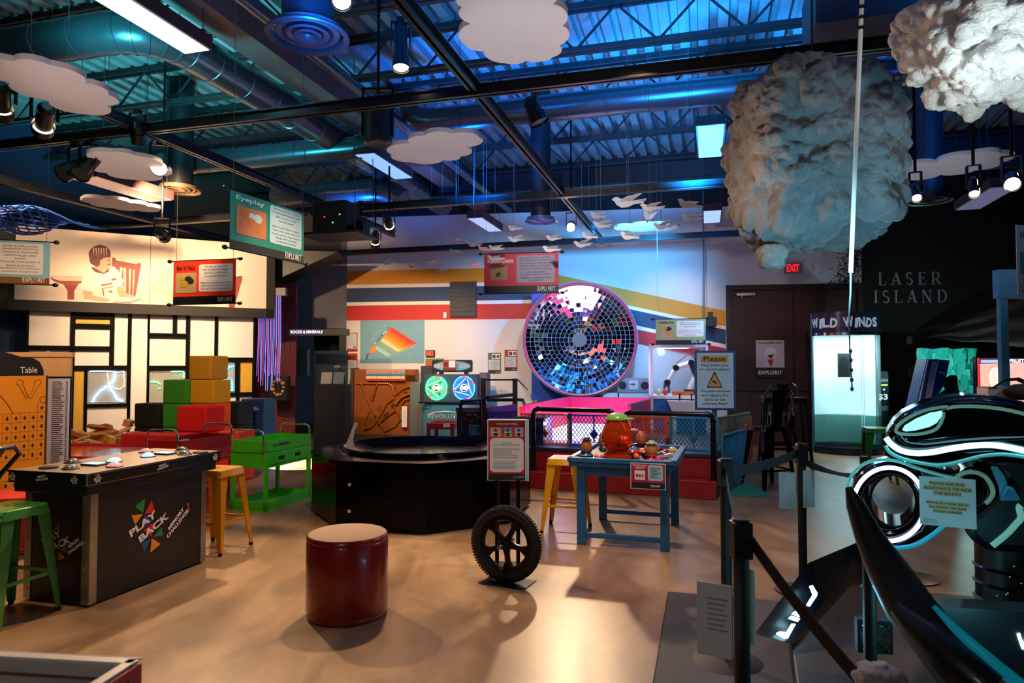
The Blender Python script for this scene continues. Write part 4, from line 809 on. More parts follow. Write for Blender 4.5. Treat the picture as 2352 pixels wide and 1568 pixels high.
for s in (-.05, .05): MB().bar((-.01, s, .006), (-.01, s, .11), .03, .006).build('holder_tab', BLKM, t)
# gyroscope sign stand
p = F(1165, 1312); t = thing('sign_stand', 'red GYROSCOPE WHEEL sign on a black two-post stand behind the wheel', 'sign', (p.x, p.y, 0), -.05)
SG = Pl(p.x, p.y, math.degrees(-.05)); a = SG.uz(1119, 963); b = SG.uz(1209, 1104); X0, X1, Z0, Z1 = a[0], b[0], b[1], a[1]; W_, H_ = X1-X0, Z1-Z0
for x in (-.075, .08): MB().box(x-.014, x+.014, .0, .028, 0, Z0+.02).build('post', BLKM, t)
MB().box(-.13, .13, -.02, .22, 0, .012).build('base_plate', BLKM, t)
MB().box(X0, X1, .0, .014, Z0, Z1).build('clear_frame', M('d4dde2', .15), t, bevel=.002); MB().box(X0+.01, X1+.018, .02, .032, Z0-.005, Z1+.002).build('rear_sheet', M('a8d4e0', .3), t)
f_ = lambda n, q, c, y: flat(t, n, [(X0+W_*u, Z0+H_*v) for u, v in q], M(c, .5, var=.03), y)
f_('red_sheet', [(.03, .01), (.97, .01), (.97, .985), (.03, .985)], 'd0141a', -.001); f_('title_band', [(.03, .88), (.97, .88), (.97, .985), (.03, .985)], '7c1018', -.002); f_('footer_band', [(.03, .01), (.97, .01), (.97, .11), (.03, .11)], '2a1a18', -.002)
txt(t, 'GYROSCOPE WHEEL', X0+W_*.22, Z0+H_*.915, W_*.56, H_*.03, LET, -.003, bold=.03)
for k, (u, c) in enumerate(((.08, 'c8a07c'), (.42, '6a94c0'), (.7, '88a4c4'))):
    wd = .28 if k == 0 else .22; f_('photo_print', [(u, .72), (u+wd, .72), (u+wd, .87), (u, .87)], c, -.003); f_('photo_floor', [(u, .72), (u+wd, .72), (u+wd, .76), (u, .76)], 'd0a87c', -.0035)
    f_('photo_person', [(u+wd*.35, .73), (u+wd*.65, .73), (u+wd*.7, .8), (u+wd*.55, .85), (u+wd*.4, .85), (u+wd*.3, .8)], '2a2a30', -.004); f_('photo_person', [(u+wd*.1, .78), (u+wd*.9, .79), (u+wd*.9, .805), (u+wd*.1, .8)], 'e4d8cc', -.0045)
flat(t, 'text_panel', rrect(X0+W_*.07, Z0+H_*.14, X0+W_*.93, Z0+H_*.70, W_*.12), M('ece6e2', .6, var=.02), -.003)
l_ = MB(); rn = random.Random(2)
for i in range(13):
    if i in (2, 8): continue
    z = Z0+H_*(.62-.034*i); wd = W_*(rn.uniform(.45, .68) if i else .25); x = X0+W_*(.16 if i else .38); l_.box(x, x+wd, -.005, -.004, z, z+.003)
l_.build('printed_lines', M('8a7e78', .6), t, smooth=False); logo(t, X0+W_*.66, Z0+H_*.04, W_*.28, LET, -.003)
# ---- blue toy table
TB = M('1a5c8c', .45, var=.12, sc=6); q0 = F(1325, 1250); cx2, cy2 = q0.x, q0.y; t = thing('toy_table', 'blue wooden tray-top table carrying toys', 'table', (cx2, cy2, 0), -math.radians(18))
Wt, Lt, Ht = .76, 1.05, .72
for x in (0, Wt-.07):
    for y in (0, Lt-.07): MB().box(x, x+.07, y, y+.07, 0, Ht-.06).build('leg', TB, t, bevel=.004)
MB().box(.07, Wt-.07, .02, .05, .06, .10).build('lower_rail', TB, t, bevel=.003); MB().box(.07, Wt-.07, Lt-.05, Lt-.02, .06, .1).build('lower_rail', TB, t, bevel=.003)
MB().box(.02, Wt-.02, .015, .035, Ht-.14, Ht-.05).box(.02, Wt-.02, Lt-.035, Lt-.015, Ht-.14, Ht-.05).box(.015, .035, .02, Lt-.02, Ht-.14, Ht-.05).box(Wt-.035, Wt-.015, .02, Lt-.02, Ht-.14, Ht-.05).build('apron', TB, t, smooth=False)
e = .055
rm = MB()
for d, z0_, z1_ in ((e, Ht-.06, Ht-.022), (e+.012, Ht-.022, Ht+.016)):
    rm.box(-d, Wt+d, -d, -d+.03+d*.4, z0_, z1_).box(-d, Wt+d, Lt+d-.05, Lt+d, z0_, z1_).box(-d, -d+.05, -d, Lt+d, z0_, z1_).box(Wt+d-.05, Wt+d, -d, Lt+d, z0_, z1_)
rm.build('tray_rim', TB, t, bevel=.006)
MB().box(-.04, Wt+.04, -.04, Lt+.04, Ht-.055, Ht-.015).build('tray_top', M('2a2e34', .5), t)
# sign hanging on the table's front
TP = Pl(cx2, cy2, -18); a = TP.uz(1448, 1062, -.075); b = TP.uz(1529, 1126, -.075); X0, X1, Z0, Z1 = a[0], b[0], b[1], a[1]; W_, H_ = X1-X0, Z1-Z0; pp_ = TP.pt(X0, -.075, Z0)
t = thing('table_sign', 'magenta POTATO HEAD GENETICS sign fixed to the front of the blue table', 'sign', pp_, math.radians(-18))
MB().box(0, W_, 0, .006, 0, H_).build('white_board', M('f0f0f0', .4), t)
f_ = lambda n, q, c, y: flat(t, n, [(W_*u, H_*v) for u, v in q], M(c, .5, var=.03), y)
f_('magenta_sheet', [(.02, .26), (.98, .26), (.98, .98), (.02, .98)], 'b01850', 0); f_('footer_band', [(.02, .03), (.98, .03), (.98, .26), (.02, .26)], '1a1818', -.0005); f_('picture', [(.12, .36), (.42, .36), (.42, .72), (.12, .72)], 'f0ecec', -.001)
for k in range(3): f_('picture_shape', [(.19+.08*k+.035*math.cos(i*PI/4), .52+.07*math.sin(i*PI/4)) for i in range(8)], ('a02038', 'c02a3a', 'd87878')[k], -.002)
flat(t, 'text_panel', rrect(W_*.5, H_*.34, W_*.93, H_*.94, W_*.06), M('a8d4e4', .5), -.001); l_ = MB()
for i in range(7): l_.box(W_*.57, W_*(.86-.05*(i % 3)), -.0035, -.0025, H_*(.82-.06*i), H_*(.832-.06*i))
l_.build('printed_lines', M('30506a', .6), t, smooth=False); txt(t, 'POTATO HEAD\nGENETICS', W_*.07, H_*.78, W_*.4, H_*.16, LET, -.002, bold=.03); logo(t, W_*.58, H_*.1, W_*.26, LET, -.002)
# toys on the tray: plain potato-shaped bodies and loose pieces
ZT = Ht-.015; POT = M('b8682c', .45, var=.1, coat=.2); REDP = M('d01410', .2, coat=.5); ORT = D.materials.new('clear_orange_plastic'); ORT.use_nodes = True
b_ = ORT.node_tree.nodes['Principled BSDF']; b_.inputs['Base Color'].default_value = (.95, .10, .01, 1); b_.inputs['Roughness'].default_value = .08; b_.inputs['Transmission Weight'].default_value = .75; b_.inputs['IOR'].default_value = 1.2
def onT(px, py): return F(px, py, ZT)
p = onT(1418, 1054); t = thing('toy_jar', 'big translucent red-orange toy jar with a green cap on the blue table', 'toy jar', p); S = 5.7/FPX
MB().lathe([(.10, 0), (.125, .01), (.12, .035), (.085, .07), (.11, .10), (.135, .15), (.137, .20), (.12, .26), (.10, .31), (.085, .34), (.08, .345), (.0, .345)], 40).build('jar_body', ORT, t)
for i in range(9): a = i*2*PI/9; MB().sph((.085*math.cos(a), .085*math.sin(a), .03), .03, 8, (1, 1, .9)).build('ribbed_foot', ORT, t)
MB().sph((0, 0, .335), .1, 24, (1, 1, .62), True).lathe([(.0, .335), (.1, .335), (.104, .34), (.1, .35)], 24).build('green_cap', M('7ab43c', .25, coat=.5), t); MB().sph((.07, -.03, .345), .07, 14, (1.1, .9, .16)).build('cap_brim', M('7ab43c', .25, coat=.5), t)
MB().sph((.13, -.05, .25), .04, 12, (1.1, .4, .4)).build('pink_ear', M('e8909a', .3), t); MB().sph((-.02, .0, .17), .05, 10, (1, 1, 1.1)).sph((.04, .02, .1), .045, 10).sph((-.05, -.03, .1), .045, 10).build('toys_inside', M('c84a18', .4), t)
def toy(px, py, label, body, hat, feet, r=.05, ear=None, hatk='bowler', rz=0):
    p = onT(px, py); t = thing('toy_figure', label, 'toy', p, rz, 'toy figures on the blue table')
    MB().lathe([(0, .03), (.03, .03), (.046, .05), (.05, .075), (.045, .11), (.034, .14), (.018, .155), (0, .158)], 20).build('potato_body', M(body, .4, coat=.2), t)
    MB().sph((-.025, -.015, .014), .026, 10, (1, 1.3, .6)).sph((.025, -.015, .014), .026, 10, (1, 1.3, .6)).lathe([(.03, .03), (.05, .035), (.05, .045), (.045, .05)], 18).build('shoes', M(feet, .25, coat=.4), t)
    if hat: MB().sph((0, 0, .135), .038, 14, (1, 1, .8), True).lathe([(.03, .138), (.052, .138), (.052, .143), (.03, .143)], 18).build('hat', M(hat, .3, coat=.3), t)
    if ear: 
        for s in (-1, 1): MB().sph((s*.052, 0, .1), .022, 10, (.5, .8, 1.1)).build('ear', M(ear, .35), t)
    return t
toy(1347, 1046, 'toy potato figure with a black hat and blue feet at the left of the table', 'b8682c', '121214', '123a5c')
toy(1473, 1028, 'toy potato figure with dark red trousers behind the jar', 'b8602c', None, 'a01010')
toy(1497, 1056, 'tan toy potato figure with a green cap and pink ears, front right', 'c07a44', '9ab464', 'c01010', ear='e88c94')
toy(1386, 1032, 'bare toy potato body leaning left of the red jar', 'b8642c', None, '16486c')
rn = random.Random(11)
def bit(px, py, label, col, kind, s=1.0, nm='toy_piece', cat='toy piece'):
    p = onT(px, py); m = MB()
    if kind == 'hat': m.sph((0, 0, .004), .035*s, 12, (1, 1, .8), True).lathe([(.03*s, .0), (.05*s, .002), (.05*s, .006), (.03*s, .008)], 16)
    elif kind == 'ball': m.sph((0, 0, .035*s), .035*s, 12, (1.2, 1, 1))
    elif kind == 'bowl': m.lathe([(0, 0), (.03*s, .002), (.05*s, .02*s), (.056*s, .04*s), (.05*s, .042*s), (.03*s, .015*s)], 18)
    elif kind == 'shoe': m.sph((0, 0, .018*s), .03*s, 10, (1, 1.5, .6)).sph((.045*s, .01, .018*s), .03*s, 10, (1, 1.5, .6))
    elif kind == 'arm': m.tube([(-.04*s, 0, .01), (-.01*s, .01, .03*s), (.03*s, 0, .012)], .011*s, 7).sph((.04*s, 0, .013), .018*s, 8, (1, 1, .6))
    else: m.box(-.03*s, .03*s, -.02*s, .02*s, 0, .015*s)
    return one(nm, m, M(col, .3, coat=.3), label, cat, p, rn.uniform(0, 3), 'loose toy pieces on the blue table')
bit(1347, 1056, 'dark blue bowl-shaped toy piece under the black-hatted toy', '123a5c', 'bowl', 1.1); bit(1372, 1050, 'white toy hand piece beside the black-hatted toy', 'd8d8d8', 'arm', 1); bit(1378, 1056, 'pink toy tongue piece left of the red jar', 'e03c50', 'bowl', .9)
bit(1398, 1052, 'teal blue toy shoe left of the red jar', '185070', 'shoe', .8); bit(1452, 1052, 'big red toy bowl right of the red jar', 'd01c10', 'bowl', 1.5); bit(1462, 1056, 'orange toy piece inside the red bowl', 'e87818', 'ball', .8)
bit(1457, 1034, 'light blue upturned toy hat right of the red jar', '2a78a8', 'hat', 1.2); bit(1476, 1044, 'yellow toy piece in the middle of the heap', 'e8a020', 'ball', .9); bit(1482, 1054, 'dark brown crinkled toy hair piece', '301810', 'ball', .9)
bit(1472, 1028, 'navy toy bowl under the rear toy figure', '14304c', 'bowl', 1.1); bit(1498, 1062, 'pair of red toy shoes at the front right', 'd01010', 'shoe', 1.0); bit(1512, 1060, 'pair of red toy shoes furthest right at the front', 'c81418', 'shoe', .9)
bit(1516, 1040, 'black curly toy piece behind the tan figure', '181414', 'ball', .8); bit(1520, 1044, 'white toy hand right of the tan figure', 'e0e0e0', 'arm', 1); bit(1531, 1038, 'small red toy piece near the table back', 'c01828', 'shoe', .7)
bit(1545, 1034, 'pale green toy cap lying at the right of the tray', 'b4bc6c', 'hat', 1.1); bit(1537, 1048, 'white toy glove piece at the right of the tray', 'e4e4e4', 'arm', .8); bit(1524, 1052, 'grey-blue toy piece lying flat at the right', '5a6a80', 'flat', 1.2); bit(1530, 1046, 'pink toy piece right of the tan figure', 'd84070', 'arm', .8)
bit(1470, 1038, 'red toy arm in the heap behind the bowl', 'd02020', 'arm', 1)
# ---- red two-step platform with pipe railings, play fence and pink tub
q0 = F(1201, 1120); q1 = F(1645, 1149); yw = math.atan2(q1.y-q0.y, q1.x-q0.x); LW = (q1-q0).length; t = thing('stage_platform', 'dark red two-step platform with a black edge in front of the mirrored dome', 'platform', (q0.x, q0.y, 0), yw)
RD = M('8c1014', .45, var=.08); PF = Pl(q0.x, q0.y, math.degrees(yw))
MB().box(-.02, LW, 0, 3.6, 0, .205).build('lower_step', RD, t, bevel=.008); MB().box(-.02, LW, .24, 3.58, .205, .44).build('upper_step', RD, t, bevel=.006); MB().box(-.03, LW+.01, .22, 3.6, .44, .48).build('top_slab', M('16324c', .35), t, bevel=.005)
MB().box(0, .09, .22, .26, .205, .44).build('side_post', M('5a0c10', .5), t)
PIPE = M('0e0e10', .25, .3)
def rail(pxl, pxr, pyt, label):
    a = PF.uz(pxl, pyt, .12); b = PF.uz(pxr, pyt, .12); z = a[1]; o = PF.pt(a[0], .12, .205); w_ = b[0]-a[0]; z -= .205; c = .06
    t = thing('pipe_railing', label, 'railing', o, yw, 'black pipe railings')
    arc = lambda x, s: [(x+s*(c-c*math.cos(k)), 0, z-c+c*math.sin(k)) for k in [i*PI/12 for i in range(7)]]
    MB().tube([(0, 0, 0), (0, 0, z-c)]+arc(0, 1)[1:]+[(w_-c, 0, z)]+arc(w_, -1)[::-1][1:]+[(w_, 0, 0)], .028, 16).build('pipe', PIPE, t)
    for x, y_ in ((0, z-c-.01), (w_, z-c-.01)): MB().cyl((x, 0, y_-.02), (x, 0, y_+.01), .035, n=16).build('elbow_collar', PIPE, t)
    for x in (c, w_-c): MB().cyl((x-.012, 0, z), (x+.012, 0, z), .035, n=16).build('elbow_collar', PIPE, t)
    for x in (0, w_): MB().cyl((x, 0, 0), (x, 0, .012), .05, n=16).build('floor_flange', PIPE, t)
rail(1225, 1408, 939, 'black pipe railing at the left half of the red platform'); rail(1435, 1637, 947, 'black pipe railing at the right half of the red platform')
def fence(o, yaw, w_, h, col, label, frame=None, diam=True, z0=0):
    t = thing('play_fence', label, 'fence panel', (o[0], o[1], o[2]), yaw, 'plastic play fence panels'); m = M(col, .45, var=.06)
    f = .022; MB().box(0, w_, -.014, .014, h-f, h).box(0, w_, -.014, .014, 0, f).box(0, f, -.014, .014, 0, h).box(w_-f, w_, -.014, .014, 0, h).build('frame', m, t, bevel=.003)
    g = MB(); s = .048; hh = h-2*f; n = int((w_+hh)/s)+1
    for k in range(-int(hh/s*1.4)-1, int(w_/s)+2):
        for sg in (1, -1):
            x0 = k*s+(0 if sg > 0 else hh*.75); x1 = x0+sg*hh*.75; P = (x0, f); Q = (x1, f+hh)
            # clip to the frame
            def cl(P, Q):
                t0, t1 = 0, 1; dx = Q[0]-P[0]
                for lim, s_ in ((f, 1), (w_-f, -1)):
                    num = lim-P[0]
                    if dx*s_ > 0: t0 = max(t0, num/dx)
                    elif dx*s_ < 0: t1 = min(t1, num/dx)
                return t0, t1
            t0, t1 = cl(P, Q)
            if t1-t0 > .03: g.bar((P[0]+(Q[0]-P[0])*t0, 0, P[1]+(Q[1]-P[1])*t0), (P[0]+(Q[0]-P[0])*t1, 0, P[1]+(Q[1]-P[1])*t1), .008, .008)
    g.build('lattice', m, t, smooth=False)
    MB().box(w_/2-.008, w_/2+.008, -.012, .012, 0, h).build('centre_bar', m, t)
    if diam: c = h*.38; MB().prism([(w_/2, c-.075), (w_/2+.055, c), (w_/2, c+.075), (w_/2-.055, c)], -.014, .014).build('diamond_plate', m, t, bevel=.003)
    return t
FZ = .48; off = .55; hF = .40
def fpos(px): u, _ = PF.uz(px, 1000, off); return u
edges = [(1196, 1307, 'c87a18', 'orange play fence panel at the left behind the black railing'), (1310, 1420, '2c48b0', 'violet-blue play fence panel behind the black railing'), (1424, 1533, 'e85a10', 'bright orange play fence panel in the middle'), (1538, 1650, '1a88a4', 'teal play fence panel at the right behind the railing')]
for a, b, c, l in edges:
    ua, ub = fpos(a), fpos(b); o = PF.pt(ua, off, FZ); fence(o, yw, ub-ua, hF, c, l)
for px, c in ((1309, '2c3880'), (1422, '2c3880'), (1535, 'e85a10')):
    u = fpos(px); o = PF.pt(u, off, FZ); one('hinge_block', MB().box(-.02, .02, -.03, .03, hF-.07, hF+.01).cyl((0, 0, 0), (0, 0, hF), .01, n=8), M(c, .4), {1309: 'navy hinge joining the first two fence panels', 1422: 'navy hinge joining the middle fence panels', 1535: 'orange hinge beside the teal fence panel'}[px], 'hinge', o, yw)
ol = Vector(at(1652, 960, 8.6)); ol.z = .48; er = at(1722, 990, 9.6); v = er-ol; fence((ol.x, ol.y, .50), math.atan2(v.y, v.x), math.hypot(v.x, v.y), .36, '6a7a4c', 'olive green play fence panel running back at the right', diam=False)
a = F(1660, 1138); b = F(1712, 1112); v = b-a; fence((a.x, a.y, .08), math.atan2(v.y, v.x), v.length, .62, '1480a8', 'tall teal play fence panel standing on the floor at the right end', diam=False)
c = F(1728, 1066); v = Vector((c.x-b.x, c.y-b.y, 0)); fence((b.x, b.y, .12), math.atan2(v.y, v.x), v.length*.9, .62, 'd0281c', 'red and orange play fence panel turning back at the right end', diam=False)
one('fence_mat', MB().box(0, .55, 0, .9, 0, .03), M('2a8a70', .6), 'green floor pad under the right end of the play fence', 'mat', (a.x-.05, a.y-.05, 0), -.1)
# navy cabinet left of the railing
o = PF.pt(-.12, .5, 0); one('navy_cabinet', MB().box(-.1, .28, 0, .4, 0, .80).box(-.12, .30, -.02, .42, .80, .83), M('1e2450', .4), 'dark navy cabinet between the gyroscope sign and the fence', 'cabinet', (o.x-.05, o.y+.0, 0), yw, bevel=.004)
# pink bubble tub
PKm = M('d8206c', .5, var=.05); t = thing('bubble_tub', 'pink walled tub with a bright light bed behind the play fence', 'tub', PF.pt(0, 1.0, .48), yw)
uL = PF.uz(1213, 950, 1.0)[0]; uR = PF.uz(1492, 950, 3.2)[0]; zt_ = PF.uz(1300, 911, 3.2)[1]-.48; TD = 2.25
MB().prism([(0, 0), (TD, 0), (TD, zt_), (0, zt_-.01)], uL-.05, uL, 'x').build('left_wall', PKm, t, bevel=.004); MB().box(uL-.05, uR+.05, TD, TD+.05, 0, zt_).build('back_wall', PKm, t, bevel=.004); MB().box(uR, uR+.05, .3, TD, 0, zt_).build('right_wall', PKm, t, bevel=.004)
MB().box(uL-.12, uL-.05, -.03, 0, 0, zt_-.04).build('red_post', M('d01010', .4), t); MB().box(uL, uR, .1, TD, 0, .05).build('basin', M('d4e0ff', .4, em=2.4), t)
MB().box(uL+.5, uL+1.35, TD-.04, TD, .16, .22).build('red_light_strip', M('ff1030', .5, em=2.5), t)
P = PF.pt((uL+uR)/2-.3, .75, .72); lamp('AREA', P, 24, (1, .2, .7), PF.pt((uL+uR)/2, 3.2, 1.1), 1.0, sy=.2, name='tub_pink_light'); lamp('POINT', PF.pt(uL+.45, .7, .75), 5, (.25, .45, 1), size=.02, name='tub_blue_light')
lamp('POINT', PF.pt(uR-.7, .7, .9), 6, (1, .15, .6), size=.02, name='tub_magenta_light')
# mirrored dome on a blue backing board
DC = at(1332, 779, 12.9); Rd = 131*12.9/FPX; t = thing('mirror_dome', 'large round dish tiled with small mirrors above the pink tub', 'mirror', DC, math.radians(-4)); DP = Pl(DC.x, DC.y, -4)
MIR = M('e8ecf4', .02, 1, var=.0); grout = M('b8c8e8', .4); sag = .3; Rs = (Rd*Rd+sag*sag)/(2*sag)
prof = []
for i in range(25): r = Rd*.96*i/24; prof.append((r, -(Rs-math.sqrt(Rs*Rs-(Rd*.96)**2))*0 + (math.sqrt(Rs*Rs-r*r)-math.sqrt(Rs*Rs-(Rd*.96)**2))))
MB().lathe([(r, h+.004) for r, h in prof], 64, (0, 0, 0), 'y').build('dish_shell', grout, t)
rows = 11; r0 = Rd*.13; tiles = MB(); rn = random.Random(4)
for k in range(rows):
    ra = r0+(Rd*.95-r0)*k/rows; rb = r0+(Rd*.95-r0)*(k+1)/rows; rm_ = (ra+rb)/2; n = int(2*PI*rm_/((rb-ra)*1.05)); fy = lambda r: math.sqrt(Rs*Rs-r*r)-math.sqrt(Rs*Rs-(Rd*.96)**2)
    for i in range(n):
        a0 = 2*PI*(i+.03)/n; a1 = 2*PI*(i+.97)/n; am = (a0+a1)/2; g_ = (rb-ra)*.03; j1 = rn.gauss(0, .0012); j2 = rn.gauss(0, .0012)
        q = [Vector((r*math.cos(a), fy(r)-.004, r*math.sin(a))) for r, a in ((ra+g_, a0), (rb-g_, a0), (rb-g_, a1), (ra+g_, a1))]
        q[0].y += j1; q[1].y += j2; q[2].y -= j1; q[3].y -= j2
        tiles.add(q+[x+Vector((0, .004, 0)) for x in q], [(0, 1, 2, 3), (7, 6, 5, 4), (0, 4, 5, 1), (1, 5, 6, 2), (2, 6, 7, 3), (3, 7, 4, 0)])
tl = tiles.build('mirror_tiles', MIR, t, smooth=False, fix=False)
fy0 = math.sqrt(Rs*Rs)-math.sqrt(Rs*Rs-(Rd*.96)**2); MB().cyl((0, fy0-.012, 0), (0, fy0, 0), r0*.98, n=40).build('centre_cap', M('6a6058', .4), t)
MB().lathe([(Rd*.95, .01), (Rd*.96, -.03), (Rd*.985, -.04), (Rd, -.02), (Rd*1.0, .1), (Rd*.96, .12)], 72, (0, 0, 0), 'y').build('dish_rim', M('c83858', .3), t)
MB().lathe([(Rd*1.0, -.0), (Rd*1.012, -.01), (Rd*1.015, .05), (Rd*1.0, .06)], 72, (0, 0, 0), 'y').build('outer_ring', M('6ab0e8', .3), t)
bL = DP.uz(1221, 672, .55); bR = DP.uz(1378, 907, .55); MB().box(bL[0]-.0, bR[0], .5, .55, bR[1]-DC.z-.1, bL[1]-DC.z).build('blue_board', M('0c48b0', .5), t)
lamp('SPOT', DC+Vector((-.6, -3.2, 1.3)), 160, (.75, .85, 1), DC, .1, 50, .6, name='dome_spot')
# radio cabinet
def wallthing(name, label, cat, px, py, Y, rz=-.12): p = at(px, py, Y); return thing(name, label, cat, p, rz), Pl(p.x, p.y, math.degrees(rz)), p
t, pl, p = wallthing('audio_player', 'grey wall player with two round black speakers right of the dome', 'audio player', 1418, 902, 12.9)
w1 = pl.uz(1493, 870)[0]; h1 = pl.uz(1418, 868)[1]-p.z
MB().box(0, w1, 0, .22, 0, h1).build('case', M('8a94a8', .4, .3), t, bevel=.01)
for x in (.16, .84): MB().cyl((w1*x, -.004, h1*.5), (w1*x, .01, h1*.5), .075, n=28).build('speaker_cone', BLACK, t)
MB().box(w1*.36, w1*.64, -.006, 0, h1*.25, h1*.85).build('control_panel', M('c8ccd4', .4), t, bevel=.003); MB().box(w1*.4, w1*.55, -.009, -.005, h1*.55, h1*.62).box(w1*.48, w1*.5, -.009, -.005, h1*.4, h1*.7).build('slider_marks', INK, t)
t, pl, p = wallthing('white_cabinet', 'pale cabinet standing under the grey wall player', 'cabinet', 1385, 1000, 12.95); w1 = pl.uz(1492, 950)[0]; h1 = pl.uz(1400, 902)[1]-p.z
MB().box(0, w1, 0, .3, -p.z, h1).build('body', M('d8dce4', .5), t, bevel=.006); MB().box(w1*.32, w1*.35, -.01, 0, -p.z, h1+.9).build('dark_pipe', M('202024', .4), t)
# robotic arm case
t, pl, p = wallthing('display_case', 'glass case with white posts, shelf and blue base holding the robotic arm', 'display case', 1498, 1020, 10.9, -.16); p0 = p.copy(); zf = -p.z
W1 = pl.uz(1624, 900)[0]; zs1 = pl.uz(1500, 908)[1]-p.z; ztp = pl.uz(1500, 797)[1]-p.z; WH = M('dfe6f2', .4)
GL = M('dcecff', .03, trans=.96, alpha=.25, var=0)
for x in (0, W1):
    for y in (0, .7): MB().box(x-.02, x+.02, y-.02, y+.02, zf, ztp).build('corner_post', WH, t)
MB().box(-.02, W1+.02, -.02, .72, zs1-.05, zs1).build('shelf', WH, t); MB().box(-.02, W1+.02, -.02, .72, ztp, ztp+.05).build('roof', WH, t)
MB().box(.02, W1-.02, -.002, .002, zs1, ztp).build('glass_pane', GL, t, smooth=False); MB().box(-.002, .002, .02, .68, zs1, ztp).build('glass_pane', GL, t, smooth=False)
MB().box(.0, W1, .01, .68, zf, zs1-.05).build('blue_base', M('1468b8', .5), t)
cb = MB().prism([(.22, zs1-.07), (.92, zs1-.07), (.86, zs1-.25), (.86, zf+.2), (.3, zf+.2), (.3, zs1-.25)], -.25, 0).build('control_box', M('c8ccd8', .35, .3), t, bevel=.008)
MB().box(.36, .8, -.256, -.25, zf+.3, zs1-.3).build('control_panel', M('0c3c80', .4), cb)
for x in (.42, .6): MB().cyl((x, -.15, zs1-.08), (x, -.15, zs1+.02), .012, n=10).sph((x, -.15, zs1+.03), .018, 10).build('joystick', BLACK, cb)
lamp('AREA', (p.x+.4, p.y+.25, p.z+ztp-.01), 7, (.8, .9, 1), (p.x+.4, p.y+.25, 0), .5, sy=.3, name='case_light')
mC = Matrix.Translation(p) @ Matrix.Rotation(-.16, 4, 'Z')
def inC(x, y, z): return mC @ Vector((x, y, z))
o = inC(.62, .3, zs1); t = thing('robotic_arm', 'white and black jointed robotic arm inside the glass case', 'robot arm', o, -.16)
RW = M('e4e6ea', .35); MB().cyl((0, 0, 0), (0, 0, .09), .1, n=24).build('base', M('22262c', .4), t)
ps = [(0, 0, .09), (.1, 0, .32), (.02, 0, .52), (-.22, 0, .44), (-.36, 0, .20), (-.38, 0, .1)]
for a, b, r1, r2 in ((0, 1, .055, .05), (1, 2, .05, .045), (2, 3, .045, .04), (3, 4, .035, .03)): MB().cyl(ps[a], ps[b], r1, r2, 16).build('arm_segment', RW if a != 1 else BLKM, t)
for q in ps[1:5]: MB().cyl((q[0], -.06, q[2]), (q[0], .06, q[2]), .052, n=18).build('joint', BLKM, t)
MB().box(-.42, -.39, -.03, .03, .03, .14).box(-.35, -.32, -.03, .03, .03, .14).box(-.42, -.32, -.03, .03, .13, .17).build('gripper', M('303a38', .4), t); MB().tube([(0, .07, .2), (.16, .07, .5), (0, .07, .68), (-.2, .07, .52)], .012, 6).build('cable', BLACK, t)
for (x, y, c, k, lb) in ((.12, .2, 'c8b890', 'ball', 'beige ball at the left of the glass case'), (.22, .15, 'c02030', 'ball', 'red ball at the left of the glass case'), (.42, .12, 'e85a10', 'box', 'orange block lying on the case shelf'), (.56, .1, 'd86818', 'box', 'darker orange block on the case shelf'), (.8, .12, 'f08c10', 'ball', 'orange ball at the right of the case shelf')):
    m = MB().sph((0, 0, .05), .05, 14) if k == 'ball' else MB().box(-.09, .09, -.04, .04, 0, .06)
    one('foam_ball' if k == 'ball' else 'foam_brick', m, M(c, .5), lb, 'ball' if k == 'ball' else 'block', inC(x, y, zs1))
# Please sign on its post
p = at(1642, 940, 8.35); p.z = 0; t = thing('notice_sign', 'blue framed Please sign with a slipping warning triangle on a blue post', 'sign', p, -.18); NP = Pl(p.x, p.y, math.degrees(-.18)); a = NP.uz(1595, 805); b = NP.uz(1691, 942); X0, X1, Z0, Z1 = a[0], b[0], b[1], a[1]; W_, H_ = X1-X0, Z1-Z0
BF = M('164a80', .4); MB().box(X0, X1, 0, .03, Z0, Z1).build('frame', BF, t, bevel=.004); MB().box(X0+.028, X1-.028, -.004, 0, Z0+.028, Z1-.028).build('white_sheet', M('bcd8e4', .5), t)
MB().box(-.03, .03, .03, .07, 0, Z0+.2).build('post', M('1a5a90', .4), t); MB().box(-.2, .2, -.05, .2, 0, .02).build('base_plate', BF, t)
f_ = lambda n, q, c, y: flat(t, n, [(X0+W_*u, Z0+H_*v) for u, v in q], M(c, .5, var=.03), y)
f_('orange_label', [(.15, .80), (.82, .80), (.82, .915), (.15, .915)], 'dca04c', -.005)
HB = M('1c1a1c', .6)
for s, u0, w_, v0, h_, bo in (('Please', .22, .54, .818, .085, .02), ('Keep bubble juice', .16, .66, .725, .05, .015), ('on colored squares', .12, .74, .655, .05, .015), ('The juice becomes', .12, .74, .29, .05, .015), ('very slippery if it', .14, .68, .22, .05, .015), ('lands on the', .24, .5, .155, .045, .015), ('concrete floor!', .18, .62, .085, .05, .015)):
    txt(t, s, X0+W_*u0, Z0+H_*v0, W_*w_, H_*h_, HB, -.007, bold=bo)
flat(t, 'warning_triangle', [(X0+W_*.29, Z0+H_*.375), (X0+W_*.68, Z0+H_*.375), (X0+W_*.5, Z0+H_*.64), (X0+W_*.47, Z0+H_*.64)], HB, -.005); flat(t, 'triangle_face', [(X0+W_*.325, Z0+H_*.395), (X0+W_*.645, Z0+H_*.395), (X0+W_*.485, Z0+H_*.615)], M('d8a050', .5), -.0062)
